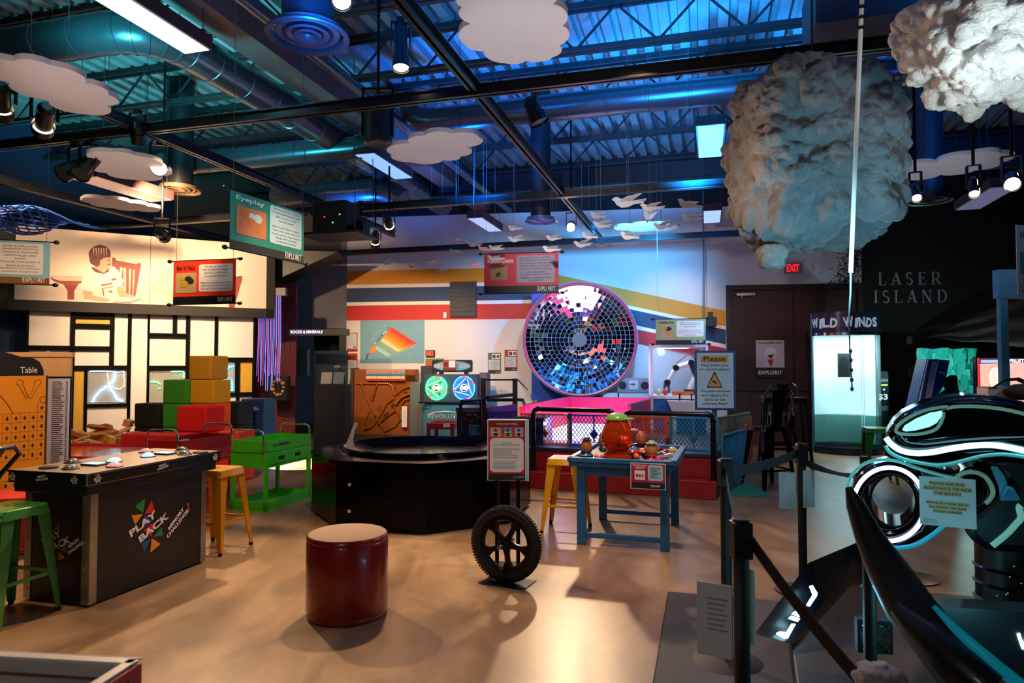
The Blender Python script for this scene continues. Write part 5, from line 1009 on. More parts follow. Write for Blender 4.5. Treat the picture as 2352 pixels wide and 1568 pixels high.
f_('falling_figure', [(.43, .47), (.47, .455), (.55, .43), (.56, .44), (.5, .47), (.54, .48), (.535, .49), (.47, .485), (.44, .50), (.42, .49)], '1c1a1c', -.0076); f_('falling_head', [(.42+.016*math.cos(i*PI/4), .512+.012*math.sin(i*PI/4)) for i in range(8)], '1c1a1c', -.0076)
# wall camera / small speaker with its conduit
t, pl, p = wallthing('wall_speaker', 'small black speaker on a thin conduit on the wall left of the doors', 'speaker', 1632, 735, 13.1)
MB().box(-.09, .09, -.16, 0, -.13, .05).build('speaker_box', M('12161c', .5), t, bevel=.01); MB().box(-.04, .04, -.06, .06, .05, .16).build('bracket', BLACK, t); MB().cyl((-.11, .03, .0), (-.11, .03, 2.5), .012, n=8).build('conduit', M('5a6a88', .5), t)
# ---- items on the striped wall
t, pl, p = wallthing('wall_vent', 'dark louvred vent grille across the painted stripes', 'vent', 1033, 728, wy(1033)-.05, math.radians(-7.9)); a = pl.uz(1094, 646); w1, h1 = a[0], a[1]-p.z
MB().box(0, w1, 0, .03, 0, h1).build('grille_frame', M('2a2a2e', .6), t); m = MB()
for i in range(26): z = h1*(i+.5)/26; m.box(.01, w1-.01, -.012, 0, z-.008, z+.008)
m.build('louvres', M('34343a', .5, .3), t, smooth=False)
t, pl, p = wallthing('wall_thermostat', 'small white wall box on the red stripe beside the vent', 'thermostat', 1022, 730, wy(1022)-.05, math.radians(-7.9)); MB().box(-.03, .03, 0, .03, 0, .12).build('cover', WHITEP, t)
def poster(name, label, px, Y, base, els, rz=math.radians(-7.9), th=.006, cat='poster', grp=None):
    (x0, y0), (x1, y1) = px; p = at(x0, y1, wy(x0)-th-.008 if Y is None else Y); pl = Pl(p.x, p.y, math.degrees(rz)); a = pl.uz(x1, y0); w1, h1 = a[0], pl.uz(x0, y0)[1]-p.z
    t = thing(name, label, cat, p, rz, grp); MB().box(0, w1, 0, th, 0, h1).build('sheet', M(base, .5, var=.03), t, smooth=False)
    for e in els:
        if e[0] == 'r': flat(t, e[6] if len(e) > 6 else 'printed_block', rrect(w1*e[1], h1*e[2], w1*e[3], h1*e[4], min(w1, h1)*.02), M(e[5], .5), -.001-els.index(e)*.0003)
        if e[0] == 'p': flat(t, 'picture_shape', [(w1*u, h1*v) for u, v in e[1]], M(e[2], .5), -.001-els.index(e)*.0003)
        if e[0] == 't': txt(t, e[1], w1*e[2], h1*e[3], w1*e[4], h1*e[5], M(e[6], .5), -.004-els.index(e)*.0002, bold=.02)
        if e[0] == 'l':
            m = MB(); rn = random.Random(len(label)+int(e[2]*100))
            for i in range(e[5]): z = h1*(e[4]-(e[4]-e[2])*(i+.5)/e[5]); m.box(w1*e[1], w1*(e[1]+(e[3]-e[1])*rn.uniform(.6, 1)), -.0055, -.0045, z, z+.004)
            m.build('printed_lines', M(e[6], .6), t, smooth=False)
    return t, w1, h1
sheet = lambda c1, c2: [('r', .0, 0, 1, .14, '2a1c1c', 'footer_band'), ('r', .06, .17, .94, .66, 'c0c8d0', 'text_panel'), ('r', .3, .7, .95, .95, 'e0dcd8', 'photo_print'), ('r', .36, .74, .6, .9, '3a3030', 'photo_detail'), ('r', .68, .76, .9, .88, '4a4040', 'photo_detail'), ('l', .14, .22, .86, .6, 8, '5a6068'), ('t', 'EXPLORIT', .6, .04, .34, .04, 'd8d0d0')]
G_ = 'printed exhibit sheets on the back wall'
poster('wall_sheet', 'green printed sheet, left one of two right of the lit game', ((1121, 810), (1150, 857)), None, '4a5c38', sheet(0, 0), grp=G_); poster('wall_sheet', 'crimson printed sheet, right one of two right of the lit game', ((1159, 803), (1188, 851)), None, 'a8102c', sheet(0, 0), grp=G_)
poster('wall_sheet', 'red-bordered printed sheet, upper of two left of the blue artwork', ((796, 764), (821, 807)), None, '8c2424', [('r', .06, .15, .94, .96, 'c4ccd4', 'text_panel'), ('l', .14, .25, .86, .9, 9, '5a6068'), ('r', .64, .2, .86, .27, '7a3020')], grp=G_)
poster('wall_sheet', 'red printed sheet, lower of two left of the blue artwork', ((796, 811), (821, 846)), None, 'b02c1c', [('r', .04, 0, .96, .54, 'c4ccd4', 'text_panel'), ('l', .1, .1, .86, .45, 4, '5a6068'), ('r', .1, .62, .4, .82, '5a1810'), ('r', .6, .6, .9, .86, '6a2010')], grp=G_)
poster('wall_sheet', 'green exhibit sheet half hidden behind the lit game header', ((977, 823), (1020, 851)), None, '5a8c3c', [('r', .08, .25, .42, .8, 'c84830', 'photo_print')], grp=G_)
# rainbow artwork
els = [('r', 0, 0, 1, 1, '6ea2b8', 'sheet_face')]; cols = ['e02408', 'ec3c08', 'f05808', 'f46c08', 'f68008', 'f89808', 'f8a828', 'f8c878', 'f4e0b8', '90b890', '80b09c', '78b0a0', '90c8bc', 'a8d4d0']
for i, c in enumerate(cols):
    s = i/13; ax, ay = .48-.24*s, .82-.46*s; L = .40-.20*s; bx, by = ax+L*.92+.02, ay-L*.97; nx, ny = .012, .016
    els.append(('p', [(ax-nx, ay-ny*1.4), (ax+nx, ay+ny*1.2), (bx+nx, by+ny), (bx-nx, by-ny*1.6)], c))
els += [('p', [(.14, .20), (.16, .30), (.2, .38), (.2, .42), (.235, .42), (.24, .38), (.25, .30), (.24, .24), (.2, .23), (.17, .24)], 'f08c10'), ('p', [(.09, .08), (.11, .2), (.15, .22), (.12, .16), (.11, .07)], '5a2c18'), ('p', [(.19, .4), (.21, .44), (.24, .42), (.22, .39)], 'd86818')]
rn = random.Random(9)
for i in range(9): u, v = .24+i*.026, .46+i*.045; els.append(('p', [(u+.015*math.cos(k), v+.018*math.sin(k)) for k in (0, 1.2, 2.5, 3.7, 5)], ('d8d8d8', 'd03020', '303030', 'd03020', '403838', 'e0c0a0')[i % 6]))
for i in range(9): u, v = .42+i*.05, .16+i*.035; els.append(('p', [(u, v), (u+.06, v-.055), (u+.068, v-.045), (u+.008, v+.01)], 'a8ccd8'))
for i in range(7): u, v = .2+i*.035, .5+i*.06; els.append(('p', [(u-.05, v+.03), (u-.01, v-.0), (u-.004, v+.012), (u-.044, v+.042)], 'a0c4d0'))
poster('art_print', 'large blue artwork of a person drawing a fan of warm coloured bars', ((827, 736), (975, 833)), None, 'a8c8d4', els, cat='picture')
# red LED number display
t, w1, h1 = poster('number_display', 'small red LED number display on the wall above the lit game', ((977, 804), (998, 819)), None, '180808', [], th=.04, cat='display')
txt(t, '582', w1*.08, h1*.15, w1*.8, h1*.7, M('ff2a18', .5, em=5), -.004, bold=.03)
# piano frame exhibit
(x0, y0), (x1, y1) = (810, 848), (952, 1003); p = at(x0, y1, wy(x0)-.42); p.z = 0; rz = math.radians(-7.9); pl = Pl(p.x, p.y, -7.9); w1 = pl.uz(x1, 950)[0]; h1 = pl.uz(x0, y0)[1]
t = thing('piano_exhibit', 'open upright piano interior with golden iron frame under the blue artwork', 'piano', (p.x, p.y, 0), rz); GO = M('b86a14', .35, .5, var=.25, sc=4); GD = M('8a4810', .5, .2, var=.3, sc=5)
MB().box(0, w1, .06, .3, .12, h1).build('soundboard', GD, t); MB().box(-.06, w1+.05, 0, .35, 0, .12).box(-.06, 0, 0, .35, 0, h1+.03).build('case', M('3a302c', .5), t, bevel=.006)
P = lambda x, y: (lambda q: (q[0], q[1]))(pl.uz(800+x/7.127, 840+y/7.127))
def gb(pts, r, m=GO, nm='iron_rib'): MB().tube([(P(*q)[0], .03, P(*q)[1]) for q in pts], r, 8, flat=.6).build(nm, m, t)
gb([(200, 290), (360, 680), (590, 1080)], .022); gb([(470, 260), (380, 560)], .03, GD); gb([(765, 255), (740, 480), (740, 680), (860, 880)], .014); gb([(120, 290), (480, 290), (640, 290), (700, 330), (735, 470)], .022)
gb([(750, 520), (620, 620), (470, 880), (380, 1000), (250, 1040)], .028); gb([(480, 960), (620, 830), (760, 740)], .03, GD); gb([(590, 1070), (760, 990), (840, 880)], .022); gb([(760, 480), (880, 380), (1070, 320)], .03); gb([(760, 620), (860, 500), (1070, 420)], .05)
gb([(1070, 520), (920, 560), (850, 640), (840, 720), (880, 860)], .03); gb([(250, 1040), (290, 860), (330, 740)], .016)
hl = MB()
for q in ((868, 520), (795, 605), (715, 645), (640, 770), (940, 440), (1055, 410), (600, 815)): a = P(*q); hl.cyl((a[0], -.0, a[1]), (a[0], .02, a[1]), .028, n=16)
hl.build('frame_holes', M('3a1c08', .6), t)
a = P(300, 245); b = P(935, 60); MB().box(a[0], b[0], -.03, .0, a[1], b[1]).build('tube_tray', M('d8b0a0', .2, alpha=.45), t, smooth=False)
n = 18
for i in range(n):
    x = a[0]+(b[0]-a[0])*(i+.5)/n; H = b[1]-a[1]; s = (b[0]-a[0])/n*.36
    for z0_, z1_, c in ((.04, .2, 'c8201c'), (.2, .42, 'f0dcb8'), (.42, .62, '2a7ca0'), (.62, .8+.1*(i % 3 == 0), ('78a890', 'e07890')[i % 3 == 0])): MB().box(x-s, x+s, -.045, -.03, a[1]+H*z0_, a[1]+H*z1_).build('coloured_tube', M(c, .3), t, smooth=False)
kb = MB(); a = P(940, 240); b = P(1078, 150)
for i in range(10): x = a[0]+(b[0]-a[0])*i/9; kb.box(x, x+.012, .02, .04, a[1], b[1])
kb.build('tuning_pins', M('5a3010', .4, .5), t)
a = P(880, 1000); b = P(965, 660); MB().box(a[0], b[0], -.02, -.01, a[1], b[1]).build('instruction_sheet', M('dfe4ee', .5), t)
m = MB()
for i in range(14): z = b[1]-.06-i*(b[1]-a[1]-.12)/14; m.box(a[0]+.03, b[0]-.02, -.022, -.02, z, z+.004)
m.build('printed_lines', M('8890a8', .6), t)
# grey locker post beside it
p = at(955, 1004, 13.3); p.z = 0; t = thing('cabinet_post', 'grey and green-lit tall cabinet post between the piano and the lit game', 'cabinet', (p.x, p.y, 0), -.1); MB().box(-.12, .08, 0, .3, 0, 1.18).build('front_post', M('6a7472', .4, .3), t, bevel=.01); MB().box(.08, .34, .05, .35, 0, 1.5).build('side_panel', M('2c3030', .5), t)
# Revolution game
p = at(962, 1008, 13.1); p.z = 0; rz = math.radians(-8); pl = Pl(p.x, p.y, -8); t = thing('arcade_game', 'arcade game with two glowing RE rings and a REVOLUTION header', 'arcade game', (p.x, p.y, 0), rz)
z7 = lambda x, y: (960+x/6.819, 780+y/6.819); Q = lambda x, y: pl.uz(*z7(x, y))
a = Q(85, 975); b = Q(950, 540); CAB = M('3a4a58', .35, .3, var=.3, sc=4); BLT = M('3c6c80', .4, var=.35, sc=3)
MB().box(a[0]-.05, b[0], .08, .5, 0, a[1]).build('lower_cabinet', BLT, t, bevel=.006); MB().box(a[0], b[0], 0, .45, a[1], b[1]).build('head_box', CAB, t, bevel=.012); MB().box(b[0], b[0]+.14, .1, .5, a[1], b[1]+.03).build('head_side', M('6a6470', .5), t)
MB().box(a[0]-.12, a[0]-.03, .03, .3, 0, a[1]-.05).build('steel_edge', STL, t)
for k, (cx_, cy_, c1, c2) in enumerate(((292, 755, '30f8a0', 'ff3028'), (722, 755, '30a8ff', 'ff3038'))):
    c = Q(cx_, cy_); r = Q(cx_+165, cy_)[0]-c[0]; MB().lathe([(0, 0), (r*1.02, 0)], 40, (c[0], -.002, c[1]), 'y').build('wheel_glass', M(('4a9a78', '3a6aa8')[k], .15, em=.35), t)
    for i in range(44):
        a_ = 2*PI*i/44; red = i in (9, 10, 11, 12, 42, 43, 0, 27, 28, 29) if k == 0 else i in (10, 11, 12, 4, 5, 3, 23, 24, 25, 34, 35, 36); MB().sph((c[0]+r*math.cos(a_), -.012, c[1]+r*1.08*math.sin(a_)), .012, 6).build('ring_light', M(c2 if red else c1, .5, em=9), t)
    MB().lathe([(r*.36, 0), (r*.36, -.02), (r*.30, -.02), (r*.30, 0)], 32, (c[0], -.004, c[1]), 'y').build('hub_ring', M('f0c8b0', .4, em=.7), t); MB().lathe([(0, -.008), (r*.3, -.008)], 32, (c[0], -.004, c[1]), 'y').build('hub_disc', M(('0c2c1c', '0c2440')[k], .3), t)
    txt(t, 'RE', c[0]-r*.22, c[1]-r*.14, r*.44, r*.28, M('e8f8ff', .5, em=2.5), -.016, bold=.05)
    for i in range(3): a_ = 1.0+i*2.1+k*.4; q = (c[0]+r*.62*math.cos(a_), c[1]+r*.62*math.sin(a_)); MB().lathe([(0, -.01), (r*.13, -.01), (r*.15, 0)], 20, (q[0], -.003, q[1]), 'y').build('bumper_disc', M('5c7c84', .2, .4), t); e_ = (c[0]+r*.9*math.cos(a_+1.9), c[1]+r*.9*math.sin(a_+1.9)); MB().bar((c[0]+r*.9*math.cos(a_), -.01, c[1]+r*.9*math.sin(a_)), (e_[0], -.01, e_[1]), .006, .02).build('glass_rib', M('a8dcd0', .2, em=.3), t)
    cc = pl.pt(c[0], -.35, c[1]); lamp('POINT', cc, 5, ((.2, 1, .6), (.15, .5, 1))[k], size=.02, name='game_ring_glow')
a = Q(198, 505); b = Q(832, 315); hd = MB(); hd.prism(rrect(a[0], a[1], b[0], b[1], .03), .1, .16).build('header', M('141c24', .4), t, bevel=.004)
cx_, cz_ = (a[0]+b[0])/2, (a[1]+b[1])/2; flat(t, 'header_oval', [(cx_+(b[0]-a[0])*.46*math.cos(i*PI/16), cz_+(b[1]-a[1])*.4*math.sin(i*PI/16)) for i in range(32)], M('5a94a8', .4, em=.15), .098)
txt(t, 'REVOLUTION', cx_-(b[0]-a[0])*.44, cz_-.035, (b[0]-a[0])*.88, .07, M('c8b8b4', .3, .3), .095, bold=.03)
for x in (.18, .8): MB().box(a[0]+(b[0]-a[0])*x, a[0]+(b[0]-a[0])*x+.08, .1, .16, a[1]-.06, a[1]).build('header_bracket', BLACK, t)
a = Q(135, 1235); b = Q(590, 1180); txt(t, 'REVOLUT', a[0], a[1], b[0]-a[0], b[1]-a[1]+.01, M('b8b0b0', .3, .3), .075, bold=.03); MB().tube([(Q(x, y)[0], .075, Q(x, y)[1]) for x, y in ((140, 1180), (250, 1140), (400, 1125), (580, 1140))], .008, 6).build('swoosh', M('d8c8b0', .4, em=.2), t)
MB().tube([(Q(x, y)[0], .03, Q(x, y)[1]) for x, y in ((200, 985), (190, 1030), (130, 1050), (80, 1030), (60, 1090), (90, 1110), (110, 1000))], .008, 6).build('cable', BLACK, t)
c = Q(505, 870); MB().box(c[0]-.015, c[0]+.015, -.01, 0, c[1]-.03, c[1]+.04).build('coin_slot', M('103c30', .4, em=.3), t)
# little red and white card on the header
poster('header_card', 'small red and white card stuck on the REVOLUTION header', ((1017, 827), (1047, 851)), at(1030, 840, p.y).y-.08 if 0 else (pl.pt(.9, .06).y), 'b82420', [('r', 0, 0, 1, .26, '5a2418', 'footer_band'), ('r', .48, .32, .95, .97, 'c0c8d0', 'text_panel'), ('r', .1, .36, .38, .82, '2a2424', 'photo_print')], rz=math.radians(-8), cat='card')
# pinball machine with purple flank, black front, TAB lettering
pl2 = Pl(*at(1047, 990, 11.2).xy, -6); t = thing('pinball_table', 'wide pinball-like table with a purple side and STAR lettering', 'game table', (pl2.o.x, pl2.o.y, 0), math.radians(-6)); Q2 = lambda x, y: pl2.uz(*z7(x, y))
a = Q2(590, 1130); b = Q2(1110, 1065); MB().box(a[0], b[0], 0, .7, a[1], b[1]+.0).build('top_edge', M('5a5450', .5), t, bevel=.004); MB().box(a[0]+.02, b[0]-.02, .02, .7, .05, a[1]).build('front_panel', M('101014', .4), t)
MB().prism([(b[0]-.02, 0.1), (b[0]+.42, .35), (b[0]+.42, b[1]+.04), (b[0]-.02, a[1])], .05, .1).build('blue_side', M('1a48a0', .35, var=.6, sc=6), t); MB().prism([(b[0]-.02, a[1]), (b[0]+.45, b[1]-.05), (b[0]+.45, b[1]+.06), (b[0]-.02, b[1])], .03, .1).build('purple_rail', M('8068d0', .4), t)
a = Q2(800, 1490); b = Q2(1020, 1330); MB().box(a[0], b[0], -.01, .02, a[1], b[1]).build('teal_sign', M('1884a0', .4), t); txt(t, 'STAR', a[0]+.02, a[1]+.03, b[0]-a[0]-.04, b[1]-a[1]-.06, INK, -.012, bold=.02)
rn = random.Random(6)
for i in range(12): a = Q2(rn.uniform(640, 1060), rn.uniform(1160, 1300)); MB().sph((a[0], .018, a[1]), rn.uniform(.01, .022), 7).build('painted_dot', M(rn.choice(['c87a78', '5a94b0', '8a6aa0', 'b0a890']), .5), t)
# little red table
p3 = F(985, 1030); t = thing('play_table', 'small red open-topped table before the lit game', 'table', (p3.x, p3.y-.4, 0), math.radians(-8)); pl3 = Pl(p3.x, p3.y-.4, -8); Q3 = lambda x, y: pl3.uz(*z7(x, y)); a = Q3(135, 1400); b = Q3(560, 1310); RR = M('a8101c', .4)
MB().box(a[0], b[0], 0, .02, a[1], b[1]).box(a[0], b[0], .6, .62, a[1], b[1]).box(a[0], a[0]+.02, 0, .6, a[1], b[1]).box(b[0]-.02, b[0], 0, .6, a[1], b[1]).box(a[0], b[0], 0, .6, b[1]-.09, b[1]-.08).build('tray', RR, t, smooth=False)
for x in (a[0], b[0]-.06):
    for y in (0, .56): MB().box(x, x+.06, y, y+.06, 0, a[1]).build('leg', RR, t)
MB().box(a[0]+.3, a[0]+.42, -.004, 0, a[1]+.04, a[1]+.1).build('paper_label', WHITEP, t); MB().box(b[0]-.5, b[0]-.05, .1, .5, b[1]-.07, b[1]-.04).build('open_sheet', M('e0d8c8', .6), t)
# black railing posts and pipes
t = thing('barrier_rail', 'black square posts with pipes beside the lit game', 'railing', at(1110, 1000, 11.6)); pr = at(1110, 1000, 11.6)
def wp(px, py, Y): return at(px, py, Y)-pr
for px, y0, y1, Y in ((1110, 868, 1040, 11.8), (1183, 869, 1030, 12.2)): a = wp(px, y0, Y); MB().box(a.x-.045, a.x+.045, a.y-.045, a.y+.045, -pr.z, a.z).build('square_post', BLACK, t)
for pts in (((1058, 1020, 10.6), (1058, 925, 10.6), (1062, 921, 10.6), (1105, 917, 11.0), (1106, 1010, 11.0)), ((1112, 1010, 11.1), (1112, 917, 11.1), (1120, 912, 11.1), (1180, 906, 12.0)), ((1112, 872, 11.8), (1183, 872, 12.1)), ((1190, 873, 12.2), (1212, 895, 13.6)), ((1120, 918, 11.8), (1200, 918, 12.3), (1205, 930, 12.8)), ((962, 924, 11.4), (1058, 926, 10.7))):
    MB().tube([wp(*q) for q in pts], .03 if len(pts) > 2 else .015, 10).build('pipe', PIPE, t)
# ================================================================== RIGHT HALF
# cotton clouds: displaced lumps
import numpy as np
def cotton(name, label, c, half, seed, wire=True, sub=6, puff=.16, col='d8d8dc', n1=170, n2=1500):
    bm = bmesh.new(); bmesh.ops.create_icosphere(bm, subdivisions=sub, radius=1); rg = np.random.RandomState(seed); H = np.array(half); e = 5.5; mn = min(half)
    d = np.array([v.co[:] for v in bm.verts]); d /= np.linalg.norm(d, axis=1)[:, None]
    def surf(q): return q*((np.abs(q)**e).sum(1)**(-1/e))[:, None]*H
    def cast(C, Rr):                                       # outermost hit of each direction on the puffs
        out = np.zeros(len(d))
        for k in range(0, len(C), 150):
            cc = C[k:k+150]; rr = Rr[k:k+150]; b = d @ cc.T; disc = rr**2-(cc**2).sum(1)+b**2; t = np.where(disc > 0, b+np.sqrt(np.maximum(disc, 0)), 0); out = np.maximum(out, t.max(1))
        return out
    def rand(n): q = rg.normal(size=(n, 3)); return q/np.linalg.norm(q, axis=1)[:, None]
    q = rand(n1); C1 = surf(q)*rg.uniform(.80, .93, n1)[:, None]; R1 = mn*rg.uniform(.16, .32, n1); base = np.linalg.norm(surf(d), axis=1)*.78; r1 = np.maximum(cast(C1, R1), base)
    idx = rg.randint(0, len(d), n2); C2 = d[idx]*(r1[idx]*rg.uniform(.94, 1.0, n2))[:, None]; R2 = mn*rg.uniform(.06, .15, n2); r = np.maximum(cast(C2, R2), r1)
    for v, dd, rr in zip(bm.verts, d, r):
        p = Vector(dd*rr); v.co = p*(1+.012*noise.noise(p*22/(mn/.36))+.014*noise.noise(p*55/(mn/.36))+.014*noise.noise(p*110/(mn/.36)))
    for _ in range(2): bmesh.ops.smooth_vert(bm, verts=bm.verts, factor=.2, use_axis_x=True, use_axis_y=True, use_axis_z=True)
    me = D.meshes.new('cotton_body'); bm.to_mesh(me); bm.free(); me.shade_smooth()
    m = D.materials.new('cotton'); m.use_nodes = True; nt = m.node_tree; b = nt.nodes['Principled BSDF']
    b.inputs['Roughness'].default_value = 1; b.inputs['Sheen Weight'].default_value = .35; b.inputs['Specular IOR Level'].default_value = .05
    n = nt.nodes.new('ShaderNodeTexNoise'); n.inputs['Scale'].default_value = 60; n.inputs['Detail'].default_value = 8; bp = nt.nodes.new('ShaderNodeBump'); bp.inputs['Strength'].default_value = .8; bp.inputs['Distance'].default_value = .015
    n2_ = nt.nodes.new('ShaderNodeTexNoise'); n2_.inputs['Scale'].default_value = 5; n2_.inputs['Detail'].default_value = 5; mx = nt.nodes.new('ShaderNodeMix'); mx.data_type = 'RGBA'; cc = hexc(col)
    mx.inputs[6].default_value = tuple(x*.6 for x in cc)+(1,); mx.inputs[7].default_value = tuple(min(1, x*1.35) for x in cc)+(1,); nt.links.new(n2_.outputs['Fac'], mx.inputs[0]); nt.links.new(mx.outputs[2], b.inputs['Base Color'])
    nt.links.new(n.outputs['Fac'], bp.inputs['Height']); nt.links.new(bp.outputs[0], b.inputs['Normal']); me.materials.append(m)
    t = thing(name, label, 'cotton cloud', c, 0, 'cotton clouds'); o = D.objects.new('cotton_body', me); COL.objects.link(o); o.parent = t
    if wire: MB().cyl((0, 0, half[2]*.6), (.02, 0, 5.45-c[2]), .006, n=6).build('hanger_wire', M('404044', .4, .5), t)
    return t
c = at(1868, 362, 4.1); cotton('cotton_cloud', 'big dark grey fluffy cotton cloud hanging behind the white tube', c, (.41, .32, .50), 1, sub=7, col='6c6e74', n1=420, n2=2600)
c = at(2300, 85, 3.0); cotton('cotton_cloud', 'bright white fluffy cotton cloud in the top right corner', c, (.34, .31, .235), 2, sub=7, puff=.2, col='f2f4f4')
c = at(1772, 590, 4.0); cotton('cotton_cloud', 'small light tuft of cotton hanging under the dark cloud', c, (.075, .06, .06), 3, wire=False, sub=4, col='908c8c')
lamp('POINT', at(1590, 420, 3.75), 9, (1, .62, .36), size=.02, name='cloud_warm_edge'); lamp('SPOT', at(1980, 640, 3.0), 40, (.3, .8, 1), at(1880, 500, 4.0), .1, 90, .8, name='cloud_cyan_under')
lamp('SPOT', at(2500, 300, 2.2), 30, (.85, 1, 1), at(2300, 110, 3.0), .1, 80, .8, name='cloud_white_key')
# white hanging tube with a knotted cord
a = at(1981, -30, 3.3); b = at(1954, 626, 3.3); d = b-a; t = thing('hanging_tube', 'long thin white tube with a knotted cord hanging before the dark cotton cloud', 'pull cord', a)
MB().cyl((0, 0, 0), d, .0105, n=14).build('tube', M('e4e8ea', .4), t)
e = at(1957, 893, 3.3)-a; f = at(1950, 720, 3.3)-a
MB().tube([d, d.lerp(f, .5)+Vector((.003, 0, 0)), f, f.lerp(e, .5)+Vector((-.003, 0, 0)), e], .004, 8).build('cord', M('8fa8b4', .7), t)
for s in (.25, .5, .62, .75, .88, 1.0): q = f.lerp(e, s); MB().sph(q, .009, 8, (1, 1, 1.3)).build('knot', M('3a5a6c', .7), t)
for y in (18, 42, 66): q = at(1981-(y+30)*.041, y, 3.3)-a; MB().lathe([(.0105, -.006), (.02, -.006), (.02, .006), (.0105, .006)], 14, q).build('black_clip', BLACK, t)
# birds
bird0 = None; WB_ = M('ece6e2', .6, var=.02)
BIRDS = [(891, 602, 32, 0), (946, 610, 30, 1), (991, 603, 34, 0), (1016, 618, 32, 1), (1047, 578, 34, 1), (1052, 552, 36, 1), (1088, 560, 34, 0), (1110, 570, 30, 1), (1138, 569, 34, 0), (1090, 607, 36, 0), (1136, 592, 34, 0), (1180, 523, 34, 1), (1183, 549, 36, 2), (1270, 546, 36, 0), (1265, 571, 38, 0), (1353, 541, 38, 1), (1336, 560, 40, 2), (1370, 494, 42, 2), (1380, 516, 40, 2), (1440, 462, 66, 0), (1495, 475, 44, 0), (1490, 498, 36, 3), (1445, 541, 42, 1), (1520, 518, 44, 2), (1581, 468, 44, 1), (1585, 499, 44, 0)]
xs_ = sorted(range(len(BIRDS)), key=lambda i: BIRDS[i][0]); rank = {i: k for k, i in enumerate(xs_)}
for i, (px, py, w_, k) in enumerate(BIRDS):
    Yb = 9.6-2.2*(px-890)/700 + (.3 if i % 2 else -.2); p = at(px, py, Yb); n = len(BIRDS); r_ = rank[i]
    lb = 'white paper bird hanging from a thread, %s from the %s of the flock' % ((ordn[r_], 'left end') if r_ < 13 else (ordn[n-1-r_], 'right end'))
    if bird0 is None:
        t = bird0 = thing('paper_bird', lb, 'bird ornament', p, 0, 'flock of white paper birds')
        body = [(-.10, .018), (-.085, .03), (-.065, .034), (-.045, .022), (0, .008), (.05, -.002), (.11, -.006), (.11, -.02), (.05, -.022), (0, -.04), (-.04, -.04), (-.07, -.02), (-.083, .006)]
        MB().prism(body, -.0025, .0025).build('body', WB_, t, smooth=False)
        for s in (-1, 1):
            wing = [(-.05, 0), (.03, 0), (.055, s*.04), (.085, s*.085), (.05, s*.08), (.03, s*.07), (-.005, s*.06), (-.035, s*.03)]
            MB().prism(wing, -.002, .002, 'z').xf(Matrix.Rotation(s*.28, 4, 'X')).build('wing', WB_, t, smooth=False)
        MB().prism([(.05, 0), (.12, .035), (.13, 0), (.12, -.035)], -.002, .002, 'z').build('tail', WB_, t, smooth=False)
        MB().cyl((0, 0, 0), (0, 0, 1), .0012, n=4).build('thread', M('707880', .6), t)
    else: t = dup(bird0, lb, p, 0)
    t.scale = (w_/36*1.0,)*3; t.rotation_euler = ((.0, .1, -.15, .9)[k]+random.uniform(-.1, .1), (.0, .22, -.1, -1.1)[k]+random.uniform(-.08, .08), (.1, -.3, .6, .5)[k]+random.uniform(-.3, .3))
    th_ = [o for o in kids(t) if o.name.startswith('thread')][0]; sc_ = t.scale[0]; th_.rotation_mode = 'QUATERNION'; th_.rotation_quaternion = t.rotation_euler.to_quaternion().inverted(); th_.scale = (1, 1, (5.47-p.z)/sc_)

# EXIT sign
t, w1, h1 = poster('exit_sign', 'EXIT sign with red letters on the wall above the double doors', ((1802, 604), (1841, 627)), None, '9a8a92', [], th=.05, cat='exit sign'); txt(t, 'EXIT', w1*.14, h1*.14, w1*.72, h1*.72, M('ff1018', .5, em=1.6), -.004, bold=.02)
# golf poster on the door
els = [('r', 0, 0, 1, .27, '161414', 'footer_band'), ('p', [(.52+.26*math.cos(i*PI/12), .66+.18*math.sin(i*PI/12)) for i in range(24)], '6a6a6a'), ('p', [(.52+.25*math.cos(i*PI/12), .66+.17*math.sin(i*PI/12)) for i in range(24)], 'd8d6d6'), ('p', [(.4, .6), (.64, .62), (.56, .52), (.5, .5)], '4a1414'),
       ('p', [(.4, .48), (.62, .48), (.54, .3), (.5, .3)], 'a81820'), ('l', .06, .3, .32, .46, 5, '888888'), ('t', '9-Hole Mini-Golf', .07, .90, .86, .055, '202020'), ('t', 'EXPLORIT', .08, .09, .84, .1, 'e8e8e8')]
for s in (.44, .58): els += [('p', [(s+.045*math.cos(i*PI/6), .735+.035*math.sin(i*PI/6)) for i in range(12)], 'f0f0f0'), ('p', [(s+.012*math.cos(i*PI/4), .73+.01*math.sin(i*PI/4)) for i in range(8)], '101010')]
poster('door_poster', 'white 9-Hole Mini-Golf poster with a round ball drawing on the left door', ((1737, 781), (1801, 867)), wy(1737)-.05, 'c4bec4', els)
